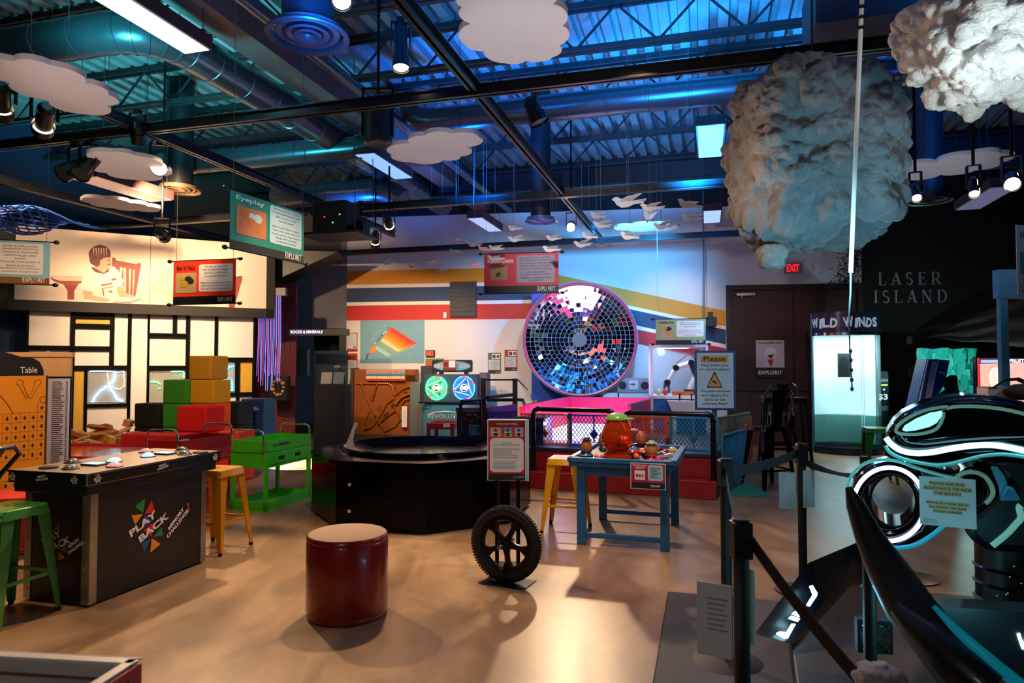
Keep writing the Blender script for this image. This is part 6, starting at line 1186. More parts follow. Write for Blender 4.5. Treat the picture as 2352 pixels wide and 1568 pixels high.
# LASER ISLAND lettering (serif built from strokes)
def serif(parent, word, x, z, h, gap, mat, mp):
    F_ = {'L': (.62, [((.16, 0), (.16, 1), .13), ((.16, .02), (.58, .02), .05), ((.56, 0), (.6, .26), .04)], [(.16, 0, .3), (.16, 1, .3)]),
          'A': (.78, [((.12, 0), (.4, 1), .05), ((.4, 1), (.66, 0), .14), ((.22, .34), (.55, .34), .05)], [(.12, 0, .24), (.66, 0, .3)]),
          'S': (.56, None, []), 'E': (.64, [((.16, 0), (.16, 1), .13), ((.16, .02), (.58, .02), .05), ((.16, .98), (.56, .98), .05), ((.16, .52), (.46, .52), .05), ((.57, 0), (.6, .24), .04), ((.55, .8), (.56, 1), .04), ((.46, .42), (.46, .62), .04)], [(.16, 0, .26), (.16, 1, .26)]),
          'R': (.74, 'R', [(.16, 0, .3), (.16, 1, .26), (.68, 0, .22)]), 'I': (.34, [((.17, 0), (.17, 1), .13)], [(.17, 0, .3), (.17, 1, .3)]),
          'N': (.82, [((.14, 0), (.14, 1), .05), ((.14, 1), (.68, 0), .14), ((.68, 0), (.68, 1), .05)], [(.14, 0, .26), (.1, 1, .22), (.68, 1, .26)]), 'D': (.76, 'D', [(.16, 0, .22), (.16, 1, .22)])}
    tot = sum(F_[c][0] for c in word)+gap*(len(word)-1)
    for c in word:
        w_, st, sf = F_[c]; m = MB(); P = lambda u, v: (x+u*h, -.012, z+v*h)
        def bar(a, b, t_): m.bar(P(*a), P(*b), .02, t_*h, up=(0, 0, 1) if abs(b[0]-a[0]) > abs(b[1]-a[1]) else (1, 0, 0))
        def arc(cx, cz, rx, rz, a0, a1, t0, t1, n=10):
            for i in range(n):
                s0, s1 = a0+(a1-a0)*i/n, a0+(a1-a0)*(i+1)/n; tt = t0+(t1-t0)*math.sin(PI*(i+.5)/n); bar((cx+rx*math.cos(s0), cz+rz*math.sin(s0)), (cx+rx*math.cos(s1), cz+rz*math.sin(s1)), tt)
        if c == 'S': arc(.27, .74, .19, .23, .35, 1.5*PI, .05, .11); arc(.27, .26, .2, .24, PI/2, -PI*.9, .05, .12)
        elif st == 'R': bar((.16, 0), (.16, 1), .13); bar((.16, .98), (.38, .98), .05); bar((.16, .48), (.38, .48), .05); arc(.38, .73, .2, .25, PI/2, -PI/2, .05, .12); bar((.36, .48), (.66, .02), .13)
        elif st == 'D': bar((.16, 0), (.16, 1), .13); bar((.16, .98), (.34, .98), .05); bar((.16, .02), (.34, .02), .05); arc(.34, .5, .34, .48, PI/2, -PI/2, .05, .13, 14)
        else:
            for a, b, t_ in st: bar(a, b, t_)
        for u, v, ww in sf: bar((u-ww/2, v*.97+.015), (u+ww/2, v*.97+.015), .035)
        m.build('letter_'+c.lower(), mat, parent, smooth=False); x += (w_+gap)*h
    return tot
lt = thing('wall_lettering', 'silver serif LASER ISLAND lettering on the black wall', 'lettering', PB.o, PB.yaw); LM = M('8e9ea8', .4, .3)
a = PB.uz(2016, 655, -.03); b = PB.uz(2160, 624, -.03); h = b[1]-a[1]; tot = .62+.78+.56+.64+.74; g = ((b[0]-a[0])/h-tot)/4; serif(lt, 'LASER', a[0], a[1], h, g, LM, None)
a = PB.uz(2006, 696, -.03); b = PB.uz(2174, 665, -.03); h = b[1]-a[1]; tot = .34+.56+.62+.78+.82+.76; g = ((b[0]-a[0])/h-tot)/5; serif(lt, 'ISLAND', a[0], a[1], h, g, LM, None)
for o_ in kids(lt): o_.location.y = -.03
# fuzzy black greenery at the corner of the black wall
rn = random.Random(12); m = MB()
for i in range(900):
    s = rn.random(); c = at(1945+rn.gauss(0, 16)+38*s, 650-130*s+rn.gauss(0, 8)*1, 12.6+rn.uniform(-.15, .1)); a = Vector((rn.uniform(-1, 1), rn.uniform(-1, 1), rn.uniform(-1, 1))).normalized()*.05; b = a.orthogonal().normalized()*.012
    m.add([c-a, c+b, c+a, c-b], [(0, 1, 2, 3)])
tag(m.build('black_foliage', M('0a0c0a', .8), None, smooth=False, fix=False), 'black leafy fringe hanging at the corner of the black wall', 'foliage', kind='stuff')
# draped dark cloth canopy
m = MB(); nx, ny = 40, 14; vs = []
for j in range(ny+1):
    for i in range(nx+1):
        s, v = i/nx, j/ny; px = 2130+s*330; top = 772-s*118-20*math.sin(s*2.6); bot = 775+s*30; py = top+(bot-top)*v+2.5*math.sin(s*16+v*4); p = at(px, py, 12.2-1.6*v*s-.6*s+.06*math.sin(v*16+s*5)); vs.append(p)
m.add(vs, [(j*(nx+1)+i, j*(nx+1)+i+1, (j+1)*(nx+1)+i+1, (j+1)*(nx+1)+i) for j in range(ny) for i in range(nx)])
o = m.build('cloth_canopy', M('3c3028', .8, var=.3), None); sm = o.modifiers.new('thick', 'SOLIDIFY'); sm.thickness = .01; tag(o, 'dark brown draped cloth canopy right of the LASER ISLAND wall', 'cloth')
lamp('SPOT', (7.6, 8.5, 3.4), 25, WARM, at(2280, 720, 11), .1, 60, .8, name='canopy_spot')
# wall plates
for (px, py, lb) in ((2089, 781, 'small pale notice high on the black wall'), (2092, 854, 'dark switch plate on the black wall')):
    p = at(px, py, 12.75); one('wall_plate', MB().box(-.045, .045, 0, .02, -.07, .07), M('8a8080' if py < 800 else '3a3234', .5), lb, 'wall plate', p, PB.yaw)
# green lit tent opening, tilted blue game cabinet, dark figure cut-out
a = at(2108, 905, 11.6); b = at(2232, 800, 11.6); m = MB(); nx, ny = 24, 20; W1, H1 = b.x-a.x, b.z-.02; vs = [(W1*i/nx, .05*math.sin(i*1.1+j*.5)+.035*math.sin(i*2.3-j*1.2), H1*j/ny-a.z+.02+(.012*math.sin(i*.7) if j == ny else 0)) for j in range(ny+1) for i in range(nx+1)]
m.add(vs, [(j*(nx+1)+i, j*(nx+1)+i+1, (j+1)*(nx+1)+i+1, (j+1)*(nx+1)+i) for j in range(ny) for i in range(nx)]); one('tent_cloth', m, M('2fb0a0', .5, var=.2, em=.0), 'turquoise lit crumpled cloth opening behind the blue game', 'cloth', a, -.1)
lamp('POINT', at(2200, 830, 10.8), 22, (.4, 1, .95), size=.02, name='tent_light')
p = at(2105, 930, 9.8); t = thing('leaning_game', 'blue tilted game cabinet with a silver track leaning before the turquoise cloth', 'game cabinet', p, -.1)
LP = Pl(p.x, p.y, math.degrees(-.1)); zf6 = lambda x, y: (2060+x/4.356, 560+y/4.356)
def lp(pts, m, y, th, nm): q = [LP.uz(*zf6(*s)) for s in pts]; MB().prism([(u, z-p.z) for u, z in q], y, y+th).build(nm, m, t, smooth=False, bevel=.003)
lp([(300, 1150), (530, 1165), (480, 1400), (300, 1700), (170, 1700)], M('0c3c98', .4), 0, .3, 'blue_body'); lp([(305, 1155), (410, 1150), (300, 1640), (190, 1640)], M('1c3c7c', .4), -.02, .02, 'track_board'); lp([(345, 1175), (385, 1175), (330, 1600), (260, 1620), (320, 1300)], M('9ab4d4', .3, .4), -.03, .01, 'silver_track')
lp([(300, 1155), (312, 1155), (205, 1640), (190, 1640)], M('b0bcc8', .4), -.035, .015, 'track_edge'); lp([(400, 1155), (412, 1150), (310, 1640), (296, 1640)], M('b0bcc8', .4), -.035, .015, 'track_edge'); lp([(410, 1275), (480, 1280), (480, 1300), (410, 1295)], M('a8b0b8', .4), -.01, .01, 'silver_emblem')
lp([(515, 1310), (545, 1315), (580, 1620), (330, 1640), (400, 1500), (460, 1450), (430, 1400), (445, 1350)], M('0a0c0e', .6), -.15, .1, 'dark_cutout')
MB().box(.1, .7, .0, .5, -p.z, -.3).build('base', BLACK, t)
# screen with a red and cream game picture
p = at(2247, 905, 9.0); SP_ = Pl(p.x, p.y, -6); a = SP_.uz(2390, 822); t = thing('game_screen', 'lit flat game screen with a pink and cream picture at the right', 'screen', p, math.radians(-6)); w1, h1 = a[0], a[1]-p.z
MB().box(-.02, w1+.02, 0, .08, -.35, h1+.02).build('bezel', BLACK, t); MB().box(0, w1, -.003, 0, -.33, h1).build('picture', M('f0b0a0', .5, em=1.1, var=.25, sc=5), t, smooth=False)
fl = lambda n, q, c, y, e=1.0: flat(t, n, [(w1*u, h1*v) for u, v in q], M(c, .5, em=e), y)
fl('red_edge', [(0, 0), (.04, 0), (.03, 1), (0, 1)], 'e02030', -.004); fl('header_bar', [(.03, .84), (1, .88), (1, 1), (.03, 1)], '6a3060', -.004, .6); fl('score_bar', [(.05, .87), (.4, .87), (.4, .95), (.05, .95)], 'a8c8ff', -.005)
for k, c in ((.42, 'e8a890'), (.34, 'ffe0d0')): fl('round_target', [(.28+.22*k*1.6*math.cos(i*PI/12), .45+k*.9*math.sin(i*PI/12)) for i in range(24)], c, -.005-k*.001*(.5-k)*9)
txt(t, 'FRUIT', w1*.5, h1*.87, w1*.24, h1*.1, M('d8f8d8', .5, em=2), -.007, bold=.03); MB().box(.3, .5, .1, .3, -p.z, -.3).build('stand', BLACK, t)
# Wild Winds booth
cb_ = at(1941, 900, 12.0); R1 = .56; t = thing('wind_booth', 'glowing curved glass wind booth with WILD WINDS lettering', 'booth', (cb_.x, cb_.y, 0)); TOP = 2.42
DG = M('16222a', .25, .5); MB().lathe([(R1*.98, 0), (R1*1.02, 0), (R1*1.02, .12), (R1*.98, .12), (R1*.98, 0)], 48).box(-R1*.7, R1*.7, -R1*.7, R1*.7, 0, .04).build('base_ring', M('0c2028', .3, .4), t)
MB().lathe([(R1, 2.06), (R1*1.02, 2.06), (R1*1.02, TOP), (R1, TOP)], 48).lathe([(0, 2.1), (R1, 2.1)], 48).build('header_drum', M('3a3444', .25, .3), t); MB().lathe([(R1*1.01, 2.02), (R1*1.035, 2.02), (R1*1.035, 2.07), (R1*1.01, 2.07)], 48).build('silver_ring', CHROME, t)
MB().lathe([(R1*.96, .62), (R1*.96, 2.06)], 48, arc=(0, PI)).build('rear_liner', M('cfe4e6', .35, var=.25, sc=3), t); MB().lathe([(R1*.96, .12), (R1*.96, .62)], 48, arc=(0, PI)).build('dim_lower_liner', M('3e6e66', .4, var=.4, sc=4), t); MB().lathe([(R1*1.0, .12), (R1*1.0, 2.02)], 48, arc=(PI, 2*PI)).build('curved_glass', M('d4f4ff', .05, trans=.9, alpha=.22, var=0), t, fix=False)  # liner coloured darker below, in place of the glow fading downward
for s in (-1, 1): MB().cyl((s*R1*1.02, 0, 0), (s*R1*1.02, 0, TOP), .018, n=12).build('side_pillar', M('4a7484', .3, .6), t)
for x in (-.0, .04): MB().box(x, x+.006, -R1-.008, -R1, .1, 2.0).build('door_seam', M('a0e0f4', .2, em=.3), t)
lamp('AREA', (cb_.x, cb_.y-.05, 2.05), 24, (.75, .97, 1), (cb_.x, cb_.y, 0), .7, sy=.6, name='booth_light'); lamp('POINT', (cb_.x+.2, cb_.y+.1, .7), 5, (.5, .95, 1), size=.01, name='booth_light_low')
MB().box(-.12, .12, .0, .006, 1.3, 1.72).build('picture_sheet', M('2c3438', .6, var=.6, sc=12), t); MB().prism([(-.1, 1.32), (.06, 1.32), (.06, 1.55), (.02, 1.66), (-.06, 1.66), (-.1, 1.55)], -.004, -.001).build('picture_figure', M('0e1214', .6), t)
bend = lambda p: Vector((math.sin(p.x/(R1*1.03))*(R1*1.03-p.y), -math.cos(p.x/(R1*1.03))*(R1*1.03-p.y), p.z))
for s, x0_, w_ in (('WILD', -.86, .52), ('WINDS', -.27, .62)):
    ws = [{'I': .4, 'W': 1.3}.get(c_, .95) for c_ in s]; tw_ = sum(ws); x = x0_
    for i, ch in enumerate(s):
        ww = w_*ws[i]/tw_; txt(t, ch, x, 2.15+(.01, -.008, .006, -.004, .008)[i], ww*.88, .165, M('a8b8cc', .4, em=.3), -.006, bold=.05, rot=(.12, -.08, .05, -.1, .1)[i], xf=bend); x += ww
# pay terminal beside it
p = at(2027, 930, 12.3); t = thing('pay_terminal', 'slim dark pay terminal with $3 beside the wind booth', 'terminal', p, PB.yaw); MB().box(-.13, .13, 0, .2, -.35, .62).build('body', M('0c1c24', .4), t, bevel=.02); MB().box(-.05, .05, 0, .15, -p.z, -.3).build('post', BLACK, t)
txt(t, '$3', -.08, .08, .17, .12, M('c8d8e0', .5, em=.8), -.004, bold=.03); MB().box(-.02, .1, -.004, 0, -.1, -.01).build('card_slot', M('7a8a90', .4), t); MB().box(-.01, .09, -.004, 0, .35, .37).build('yellow_light', M('d8e840', .5, em=3), t); MB().sph((.03, -.005, .28), .016, 10).build('blue_light', M('40a0ff', .5, em=9), t); MB().box(-.02, .1, -.004, 0, .42, .47).build('small_screen', M('8aa0b0', .4, em=.3), t)
# black bar chairs and table by the doors
bar_chair('black metal bar chair right of the play fence, nearest to the fence', 3.15, 8.45, math.radians(196), H=.76, top=1.2)
bar_chair('black metal bar chair behind the high table by the doors', 4.35, 11.1, math.radians(170), H=.76, top=1.22)
p = Vector((4.05, 10.2, 0)); t = thing('bar_table', 'tall square black metal bar table by the doors', 'table', p, R); m_ = M('101012', .22, .6, coat=.5); MB().box(-.32, .32, -.32, .32, 1.02, 1.05).build('table_top', m_, t, bevel=.008); MB().box(-.29, .29, -.29, .29, .95, 1.02).build('apron', m_, t)
for sx in (-1, 1):
    for sy in (-1, 1): MB().bar((sx*.26, sy*.26, 1.0), (sx*.34, sy*.34, 0), .045, .045).build('leg', m_, t)
for s in (-1, 1): MB().bar((s*.31, -.31, .3), (s*.31, .31, .3), .02, .03).bar((-.31, s*.31, .3), (.31, s*.31, .3), .02, .03).build('footrest_bar', m_, t)
stool('metal_stool', 'dark green metal stool standing right of the wind booth', 0, 0, '1c6a20', loc=stool_at((4.75, 8.9)), H=.70, s=.16, b=.19)
# ---- rope stanchions
def stanchion(label, x, y, h=.98, r=.032, base=.18):
    t = thing('belt_stanchion', label, 'stanchion', (x, y, 0), 0, 'black belt stanchions')
    MB().lathe([(0, .035), (.04, .034), (base*.8, .022), (base, .01), (base, 0)], 40).build('round_base', M('070708', .65), t)
    MB().cyl((0, 0, .03), (0, 0, h-.14), r*.86, n=24).build('post', M('050506', .65), t); MB().box(-r*1.05, r*1.05, -r*1.05, r*1.05, h-.14, h-.01).cyl((0, 0, h-.01), (0, 0, h), r*1.0, n=20).build('belt_head', M('070708', .45), t, bevel=.006); return Vector((x, y, h-.07))
def belt(label, a, b, wd=.05, sagv=.02, col='0c3c48', tw=0):
    m = MB(); n = 16; pts = [a.lerp(b, i/n)-Vector((0, 0, sagv*4*(i/n)*(1-i/n))) for i in range(n+1)]; d = (b-a).normalized(); sd = Vector((-d.y, d.x, 0)).normalized(); vs = []
    for i, p in enumerate(pts):
        an = tw*math.sin(PI*i/n); up = Vector((0, 0, math.cos(an)))+sd*math.sin(an); ot_ = sd*math.cos(an)*.0012
        for q in (up*wd/2+ot_, up*wd/2-ot_, -up*wd/2-ot_, -up*wd/2+ot_): vs.append(p+q)
    fs = [(i*4+k, i*4+(k+1) % 4, (i+1)*4+(k+1) % 4, (i+1)*4+k) for i in range(n) for k in range(4)]+[(0, 1, 2, 3), (n*4+3, n*4+2, n*4+1, n*4)]
    return one('belt', m.add(vs, fs), M(col, .6), label, 'belt', smooth=False)
P1 = at(1840, 1017, 4.6); P2 = at(1666, 1052, 3.5); P3 = at(1701, 1190, 2.45)
s1 = stanchion('black belt stanchion furthest back, right of the teal play fence', P1.x, P1.y, P1.z); s2 = stanchion('black belt stanchion whose round base shows on the grey mat', P2.x, P2.y, P2.z); s3 = stanchion('black belt stanchion nearest the camera', P3.x, P3.y, P3.z)
s4 = at(1990, 1180, 3.3); sb = F(1990, 1362); s5 = F(2092, 1328)
belt('dark teal belt stretched between the two rear stanchions', s2+Vector((.03, 0, 0)), s1-Vector((.03, 0, 0)), .055, .015); belt('blue belt running from the middle stanchion to the nearest one', s2, s3, .05, .03, '143c74')
belt('black belt running down from the nearest stanchion to the right', s3+Vector((.03, 0, -.0)), at(2010, 1600, 2.0), .055, .02, '0a0e10'); belt('black twisted belt running right from the rear stanchion towards the bike', s1+Vector((.03, .0, -.06)), at(2000, 1092, 4.3), .045, .03, '0a0e10', 1.2)
one('stanchion_base', MB().lathe([(0, .035), (.04, .034), (.14, .022), (.18, .01), (.18, 0)], 36).cyl((0, 0, .03), (0, 0, .9), .026, n=18), M('16181a', .4, .3), 'black stanchion with a round base just behind the LIM light box', 'stanchion', (sb.x, sb.y, 0))
one('stanchion_base', MB().lathe([(0, .035), (.04, .034), (.14, .022), (.18, .01), (.18, 0)], 36), M('16181a', .4, .3), 'round black stanchion base under the front of the bike', 'stanchion', (s5.x, s5.y, 0))
def hung_sheet(label, px, Y, rz, col='d4ecf8', lines=True, em=0):
    (x0, y0), (x1, y1) = px; p = at(x0, y1, Y); pl = Pl(p.x, p.y, rz); a = pl.uz(x1, y0); h = pl.uz(x0, y0)[1]-p.z; t = thing('paper_notice', label, 'notice', p, math.radians(rz), 'laminated notices on the stanchions')
    MB().box(0, a[0], 0, .003, 0, h).build('sheet', M(col, .35, em=em, var=.04), t); 
    if lines:
        m = MB()
        for i in range(7): m.box(a[0]*.3, a[0]*(.9-.06*(i % 3)), -.001, 0, h*(.78-.07*i), h*(.8-.07*i))
        m.build('printed_lines', M('8aa8b8', .5), t, smooth=False)
    return t
hung_sheet('pale blue notice hung on the left of the nearest stanchion', ((1602, 1334), (1680, 1500)), 2.42, -28); hung_sheet('bright cyan-lit notice on the right of the nearest stanchion', ((1719, 1305), (1733, 1478)), 2.5, -60, 'a8e8f8', False)  # cyan light on the notices is put into their sheet colours
hung_sheet('pale notice on the left side of the rear stanchion', ((1790, 1084), (1828, 1168)), 4.5, -10, 'c0e4ea', False); hung_sheet('pale notice on the right side of the rear stanchion', ((1846, 1080), (1870, 1166)), 4.55, 14, 'c0e4ea', False)
# ---- rubber mat with toothed edge
c0 = F(1537, 1363); m = MB(); pts = []; bx = -BX; n = 60; Lm = 3.2
def tooth(a, d, nrm, L): 
    k = int(L/.03); out = []
    for i in range(k): s = i*.03; out += [a+d*s, a+d*(s+.008)+nrm*.009, a+d*(s+.02)+nrm*.009, a+d*(s+.024)]
    return out
pts = tooth(c0+AX*2.6, -AX, BX, 2.6)+tooth(c0, -BX, -AX, 2.4)+[c0-BX*2.4+AX*2.6]
one('rubber_mat', MB().prism([(p.x, p.y) for p in pts], 0, .012, 'z'), M('3c3c3e', .75, var=.15, sc=40, bump=.15), 'dark grey interlocking rubber floor mat under the bike ride', 'mat', (0, 0, .001), smooth=False)
# ---- ride platform with lit letters
RB = M('020203', .55); t = thing('ride_platform', 'black motion ride platform with glowing white-blue letters', 'platform', (0, 0, 0))
pl_pts = [F(x, y) for x, y in ((1905, 1392), (2420, 1440), (2600, 1900), (1990, 2100), (1830, 1640), (1812, 1500))]
MB().prism([(p.x, p.y) for p in pl_pts], .013, .14, 'z').build('deck', RB, t, bevel=.01)
A_ = F(1733, 1455, .2); B_ = at(1857, 1292, A_.y+.55); C_ = at(1893, 1380, A_.y+.42); D_ = at(1822, 1480, A_.y-.02)
E_ = at(1986, 1238, B_.y+.75); G_2 = at(1990, 1322, B_.y+.7)
m = MB().add([A_, B_, C_, D_, E_, G_2, D_+(G_2-C_), A_+(E_-B_)], [(0, 1, 2, 3), (1, 4, 5, 2), (0, 3, 6, 7), (4, 7, 6, 5), (2, 5, 6, 3), (0, 7, 4, 1)]); lb_ = m.build('light_box', M('0a1420', .35), t)
nrm = (B_-A_).cross(D_-A_).normalized(); nrm = nrm if nrm.y < 0 else -nrm
def onface(px, py):
    d = ray(px, py); c = Vector((0, 0, EYE)); k = (A_-c).dot(nrm)/d.dot(nrm); return c+d*k+nrm*.004
LE = M('b8f0ff', .4, em=7)
zz = lambda x, y: (1560+x/2.97, 1240+y/2.97)
for nm, pts in (('letter_l', [(658, 645), (680, 632), (724, 640), (762, 578), (790, 582), (738, 676), (716, 676)]), ('letter_i', [(742, 540), (760, 524), (820, 545), (806, 562)]), ('letter_m', [(764, 508), (790, 492), (826, 522), (812, 530)]), ('letter_chevron', [(885, 322), (906, 316), (940, 372), (936, 388), (888, 458), (864, 448), (908, 378)])):
    q = [onface(*zz(*s)) for s in pts]; k = len(q); MB().add(q+[x+nrm*.006 for x in q], [tuple(range(k)), tuple(range(k, 2*k))[::-1]]+[(i, (i+1) % k, k+(i+1) % k, k+i) for i in range(k)]).build(nm, LE, lb_, smooth=False)
# right light box with V
VP = Pl(*at(2180, 1430, 2.6).xy, -20); m_ = MB(); q = [VP.uz(*s) for s in ((2150, 1392), (2420, 1410), (2420, 1560), (2180, 1480))]; m_.prism(q, 0, .12); vb = m_.build('side_box', M('0c141a', .35), t); vb.location = VP.o; vb.rotation_euler = (0, 0, VP.yaw)
q = [VP.uz(*zz(*s)) for s in ((2303, 640), (2320, 632), (2345, 712), (2370, 640), (2390, 640), (2352, 742), (2336, 738))]; MB().prism(q, -.008, -.001).build('letter_v', LE, vb, smooth=False)
lamp('POINT', at(1790, 1420, 2.9), 3.5, (.2, .75, 1), size=.06, name='letter_glow'); lamp('POINT', at(2330, 1500, 2.2), 3, (.2, .85, 1), size=.06, name='letter_glow_b')
# fan grille
p = at(2012, 1465, 2.75); FP_ = thing('cooling_fan', 'small round wire fan grille low on the ride platform', 'fan', p, -.2); gm = M('aeb4b8', .25, .9)
MB().box(-.065, .065, .01, .05, -.065, .065).build('fan_frame', BLACK, FP_)
for r_ in (.02, .028, .036, .044, .052): MB().lathe([(r_, 0), (r_+.0015, -.0015), (r_, -.003), (r_-.0015, -.0015), (r_, 0)], 32, (0, 0, 0), 'y').build('wire_ring', gm, FP_)
for a_ in (.785, 2.356, 3.927, 5.498): MB().cyl((.01*math.cos(a_), .002, .01*math.sin(a_)), (.068*math.cos(a_), .002, .068*math.sin(a_)), .0018, n=6).sph((.066*math.cos(a_), 0, .066*math.sin(a_)), .004, 6).build('spoke_wire', gm, FP_)
MB().lathe([(0, -.002), (.016, -.002)], 20, (0, 0, 0), 'y').build('fan_hub', M('5a6064', .3, .5), FP_)
FB_ = F(2012, 1540, .14)
# black padded arm in the foreground
t = thing('padded_arm', 'long black padded ride arm with cyan glow sweeping down to the right corner', 'ride arm', (0, 0, 0)); PD = M('06181c', .4, coat=.2, bump=.1, sc=20)
pts = [at(1948, 1118, 2.30), at(1965, 1160, 2.28), at(1995, 1230, 2.22), at(2040, 1310, 2.15), at(2090, 1395, 2.05), at(2150, 1470, 1.95), at(2230, 1580, 1.85)]
MB().tube(pts, [.010, .030, .044, .062, .072, .068, .07], 20, flat=.8).build('pad', PD, t)
MB().tube([at(2058, 1395, 2.02), at(2120, 1455, 1.95), at(2200, 1530, 1.85), at(2270, 1590, 1.8)], [.02, .045, .06, .06], 14).build('lower_sleeve', PD, t)
MB().tube([at(2145, 1392, 1.93), at(2200, 1450, 1.87), at(2290, 1530, 1.8), at(2400, 1620, 1.75)], [.006, .012, .016, .018], 10).build('cyan_highlight', M('0c90a8', .35, em=.25), t)  # cyan highlight along the arm, modelled as a faintly glowing tube
for x, Y_, w_ in ((1995, 2.5, .022),): a = at(x, 1260, Y_); MB().cyl((a.x, a.y, .14), a, w_, n=16).build('support_post', RB, t)
# ---- the light bike
B0 = at(2060, 1152, 3.35); bt = thing('light_bike', 'large glossy black futuristic ride bike with cyan neon lines', 'ride bike', (B0.x, B0.y, 0), math.radians(-28)); BP = Pl(B0.x, B0.y, -28)
zr = lambda x, y: (1930+x/3.564, 880+y/3.564); BG = M('020406', .1, var=.2, coat=.3); uz = lambda x, y, o=0: BP.uz(*zr(x, y), o)
def shell(name, pts, y0, y1, mat=BG, bev=.03, off=0, seg=4):
    q = [uz(x, y, y0) for x, y in pts]; return MB().prism(q, y0, y1).build(name, mat, bt, bevel=bev, seg=seg)
def line(name, pts, r, mat, off):
    q = [uz(x, y, off) for x, y in pts]; P = [Vector((a, off, b)) for a, b in q]; out = []
    for i in range(len(P)-1):   # Catmull-Rom smoothing
        p0, p1, p2, p3 = P[max(i-1, 0)], P[i], P[i+1], P[min(i+2, len(P)-1)]
        for k in range(6): s = k/6; out.append(.5*((2*p1)+(p2-p0)*s+(2*p0-5*p1+4*p2-p3)*s*s+(3*p1-p0-3*p2+p3)*s**3))
    out.append(P[-1]); return MB().tube(out, r, 10).build(name, mat, bt)
NEO = M('98ecff', .4, em=3.2); TEA = M('5cc8c4', .35, em=.22); PAL = M('8cc4a8', .35, em=.12)
fair = [(372, 440), (385, 400), (440, 310), (520, 240), (610, 195), (720, 150), (880, 110), (1060, 95), (1250, 100), (1504, 150), (1650, 200), (1650, 640), (1504, 610), (1330, 590), (1150, 590), (960, 640), (800, 665), (650, 650), (520, 610), (420, 560), (372, 510)]
shell('front_fairing', fair, .0, .34, bev=.06)
up = [(430, 395), (500, 300), (640, 215), (860, 140), (1100, 125), (1400, 160), (1600, 210), (1600, 470), (1300, 480), (1000, 500), (700, 535), (520, 520)]
shell('upper_shell', up, -.05, .1, bev=.045)
shell('lower_shell', [(380, 470), (520, 560), (640, 600), (800, 600), (1000, 560), (1200, 540), (1600, 560), (1600, 640), (1330, 585), (1100, 600), (900, 665), (760, 680), (600, 650), (430, 580)], -.04, .2, bev=.02)
shell('headlight', [(505, 385), (530, 345), (620, 290), (740, 240), (838, 228), (830, 270), (790, 325), (730, 358), (620, 385), (540, 395)], -.06, -.045, M('8ce8f4', .3, em=1.3), .006)
line('headlight_outline', [(845, 235), (838, 290), (790, 370), (700, 405), (600, 418), (500, 412), (455, 390), (480, 340), (560, 280), (680, 225), (790, 200), (880, 190)], .007, PAL, -.055)
line('upper_pale_line', [(870, 205), (950, 190), (1080, 188), (1250, 200), (1400, 225), (1560, 265)], .008, PAL, -.055)
line('main_neon', [(375, 445), (420, 500), (500, 550), (620, 572), (760, 562), (900, 535), (1060, 512), (1230, 505), (1400, 528), (1600, 575)], .013, NEO, -.055)
line('second_teal_line', [(370, 510), (400, 560), (480, 605), (600, 640), (760, 668), (880, 662), (1000, 635), (1150, 597), (1300, 582), (1420, 590), (1600, 620)], .008, TEA, -.05)
ell = lambda cx, cy, rx, ry, a0, a1, n: [(cx+rx*math.cos(a0+(a1-a0)*i/n), cy-ry*math.sin(a0+(a1-a0)*i/n)) for i in range(n+1)]
def ring(name, cx, cy, ro, ri, y0, y1, mat, sk=1.0, bev=.01, n=40):
    a = [uz(*p, y0) for p in ell(cx, cy, ro*sk, ro, 0, 2*PI, n)[:-1]]; b = [uz(*p, y0) for p in ell(cx, cy, ri*sk, ri, 0, 2*PI, n)[:-1]]
    vs = [(x, y, z) for y in (y0, y1) for q in (a, b) for x, z in q]; fs = []
    for i in range(n): j = (i+1) % n; fs += [(i, j, n+j, n+i), (2*n+i, 3*n+i, 3*n+j, 2*n+j), (i, 2*n+i, 2*n+j, j), (n+i, n+j, 3*n+j, 3*n+i)]
    return MB().add(vs, fs).build(name, mat, bt, bevel=bev, seg=3)
ring('wheel_ring', 400, 975, 330, 215, .02, .30, BG, 1.0, .03); ring('inner_barrel', 450, 960, 235, 205, .04, .34, M('0c0e10', .2, .3), .95, .004)
sh = shell('swing_arm', [(600, 640), (900, 730), (1150, 640), (1330, 760), (1330, 1000), (1130, 1080), (900, 1130), (760, 1230), (560, 1330), (400, 1345), (640, 1190), (720, 1040), (700, 880), (640, 760)], .06, .28, bev=.03)
line('wheel_neon', ell(400, 990, 292, 300, PI*.93, -PI*.72, 30), .010, M('c8c8ff', .4, em=3.2), .005)
line('arm_teal_line', [(60, 850), (90, 760), (150, 690), (240, 640), (360, 625), (480, 640), (620, 690), (800, 745), (1000, 790)], .008, TEA, .0)
line('lower_teal_line', [(360, 1335), (480, 1345), (620, 1320), (740, 1250), (850, 1160)], .010, M('1898b0', .35, em=.5), .02)
ring('hub_housing', 1090, 870, 190, 120, .0, .25, BG, .85, .02); line('hub_arc', [(950, 770), (1010, 735), (1100, 728), (1180, 760), (1235, 830), (1250, 900), (1225, 950), (1190, 985)], .010, PAL, -.01)
shell('body_block', [(1150, 620), (1400, 600), (1700, 640), (1700, 1400), (1300, 1390), (1130, 1350), (1040, 1240), (1020, 1120), (1150, 1000), (1280, 900), (1300, 760)], .02, .4, M('060c10', .35), .04)
shell('cyan_bracket', [(1230, 680), (1290, 680), (1350, 760), (1370, 830), (1340, 910), (1310, 960), (1300, 850)], -.02, .0, M('6ac8e0', .3, .3), .004); shell('cyan_pedal', [(1370, 850), (1420, 860), (1480, 960), (1320, 965), (1330, 905)], -.08, -.02, M('2cb0dc', .35), .006)
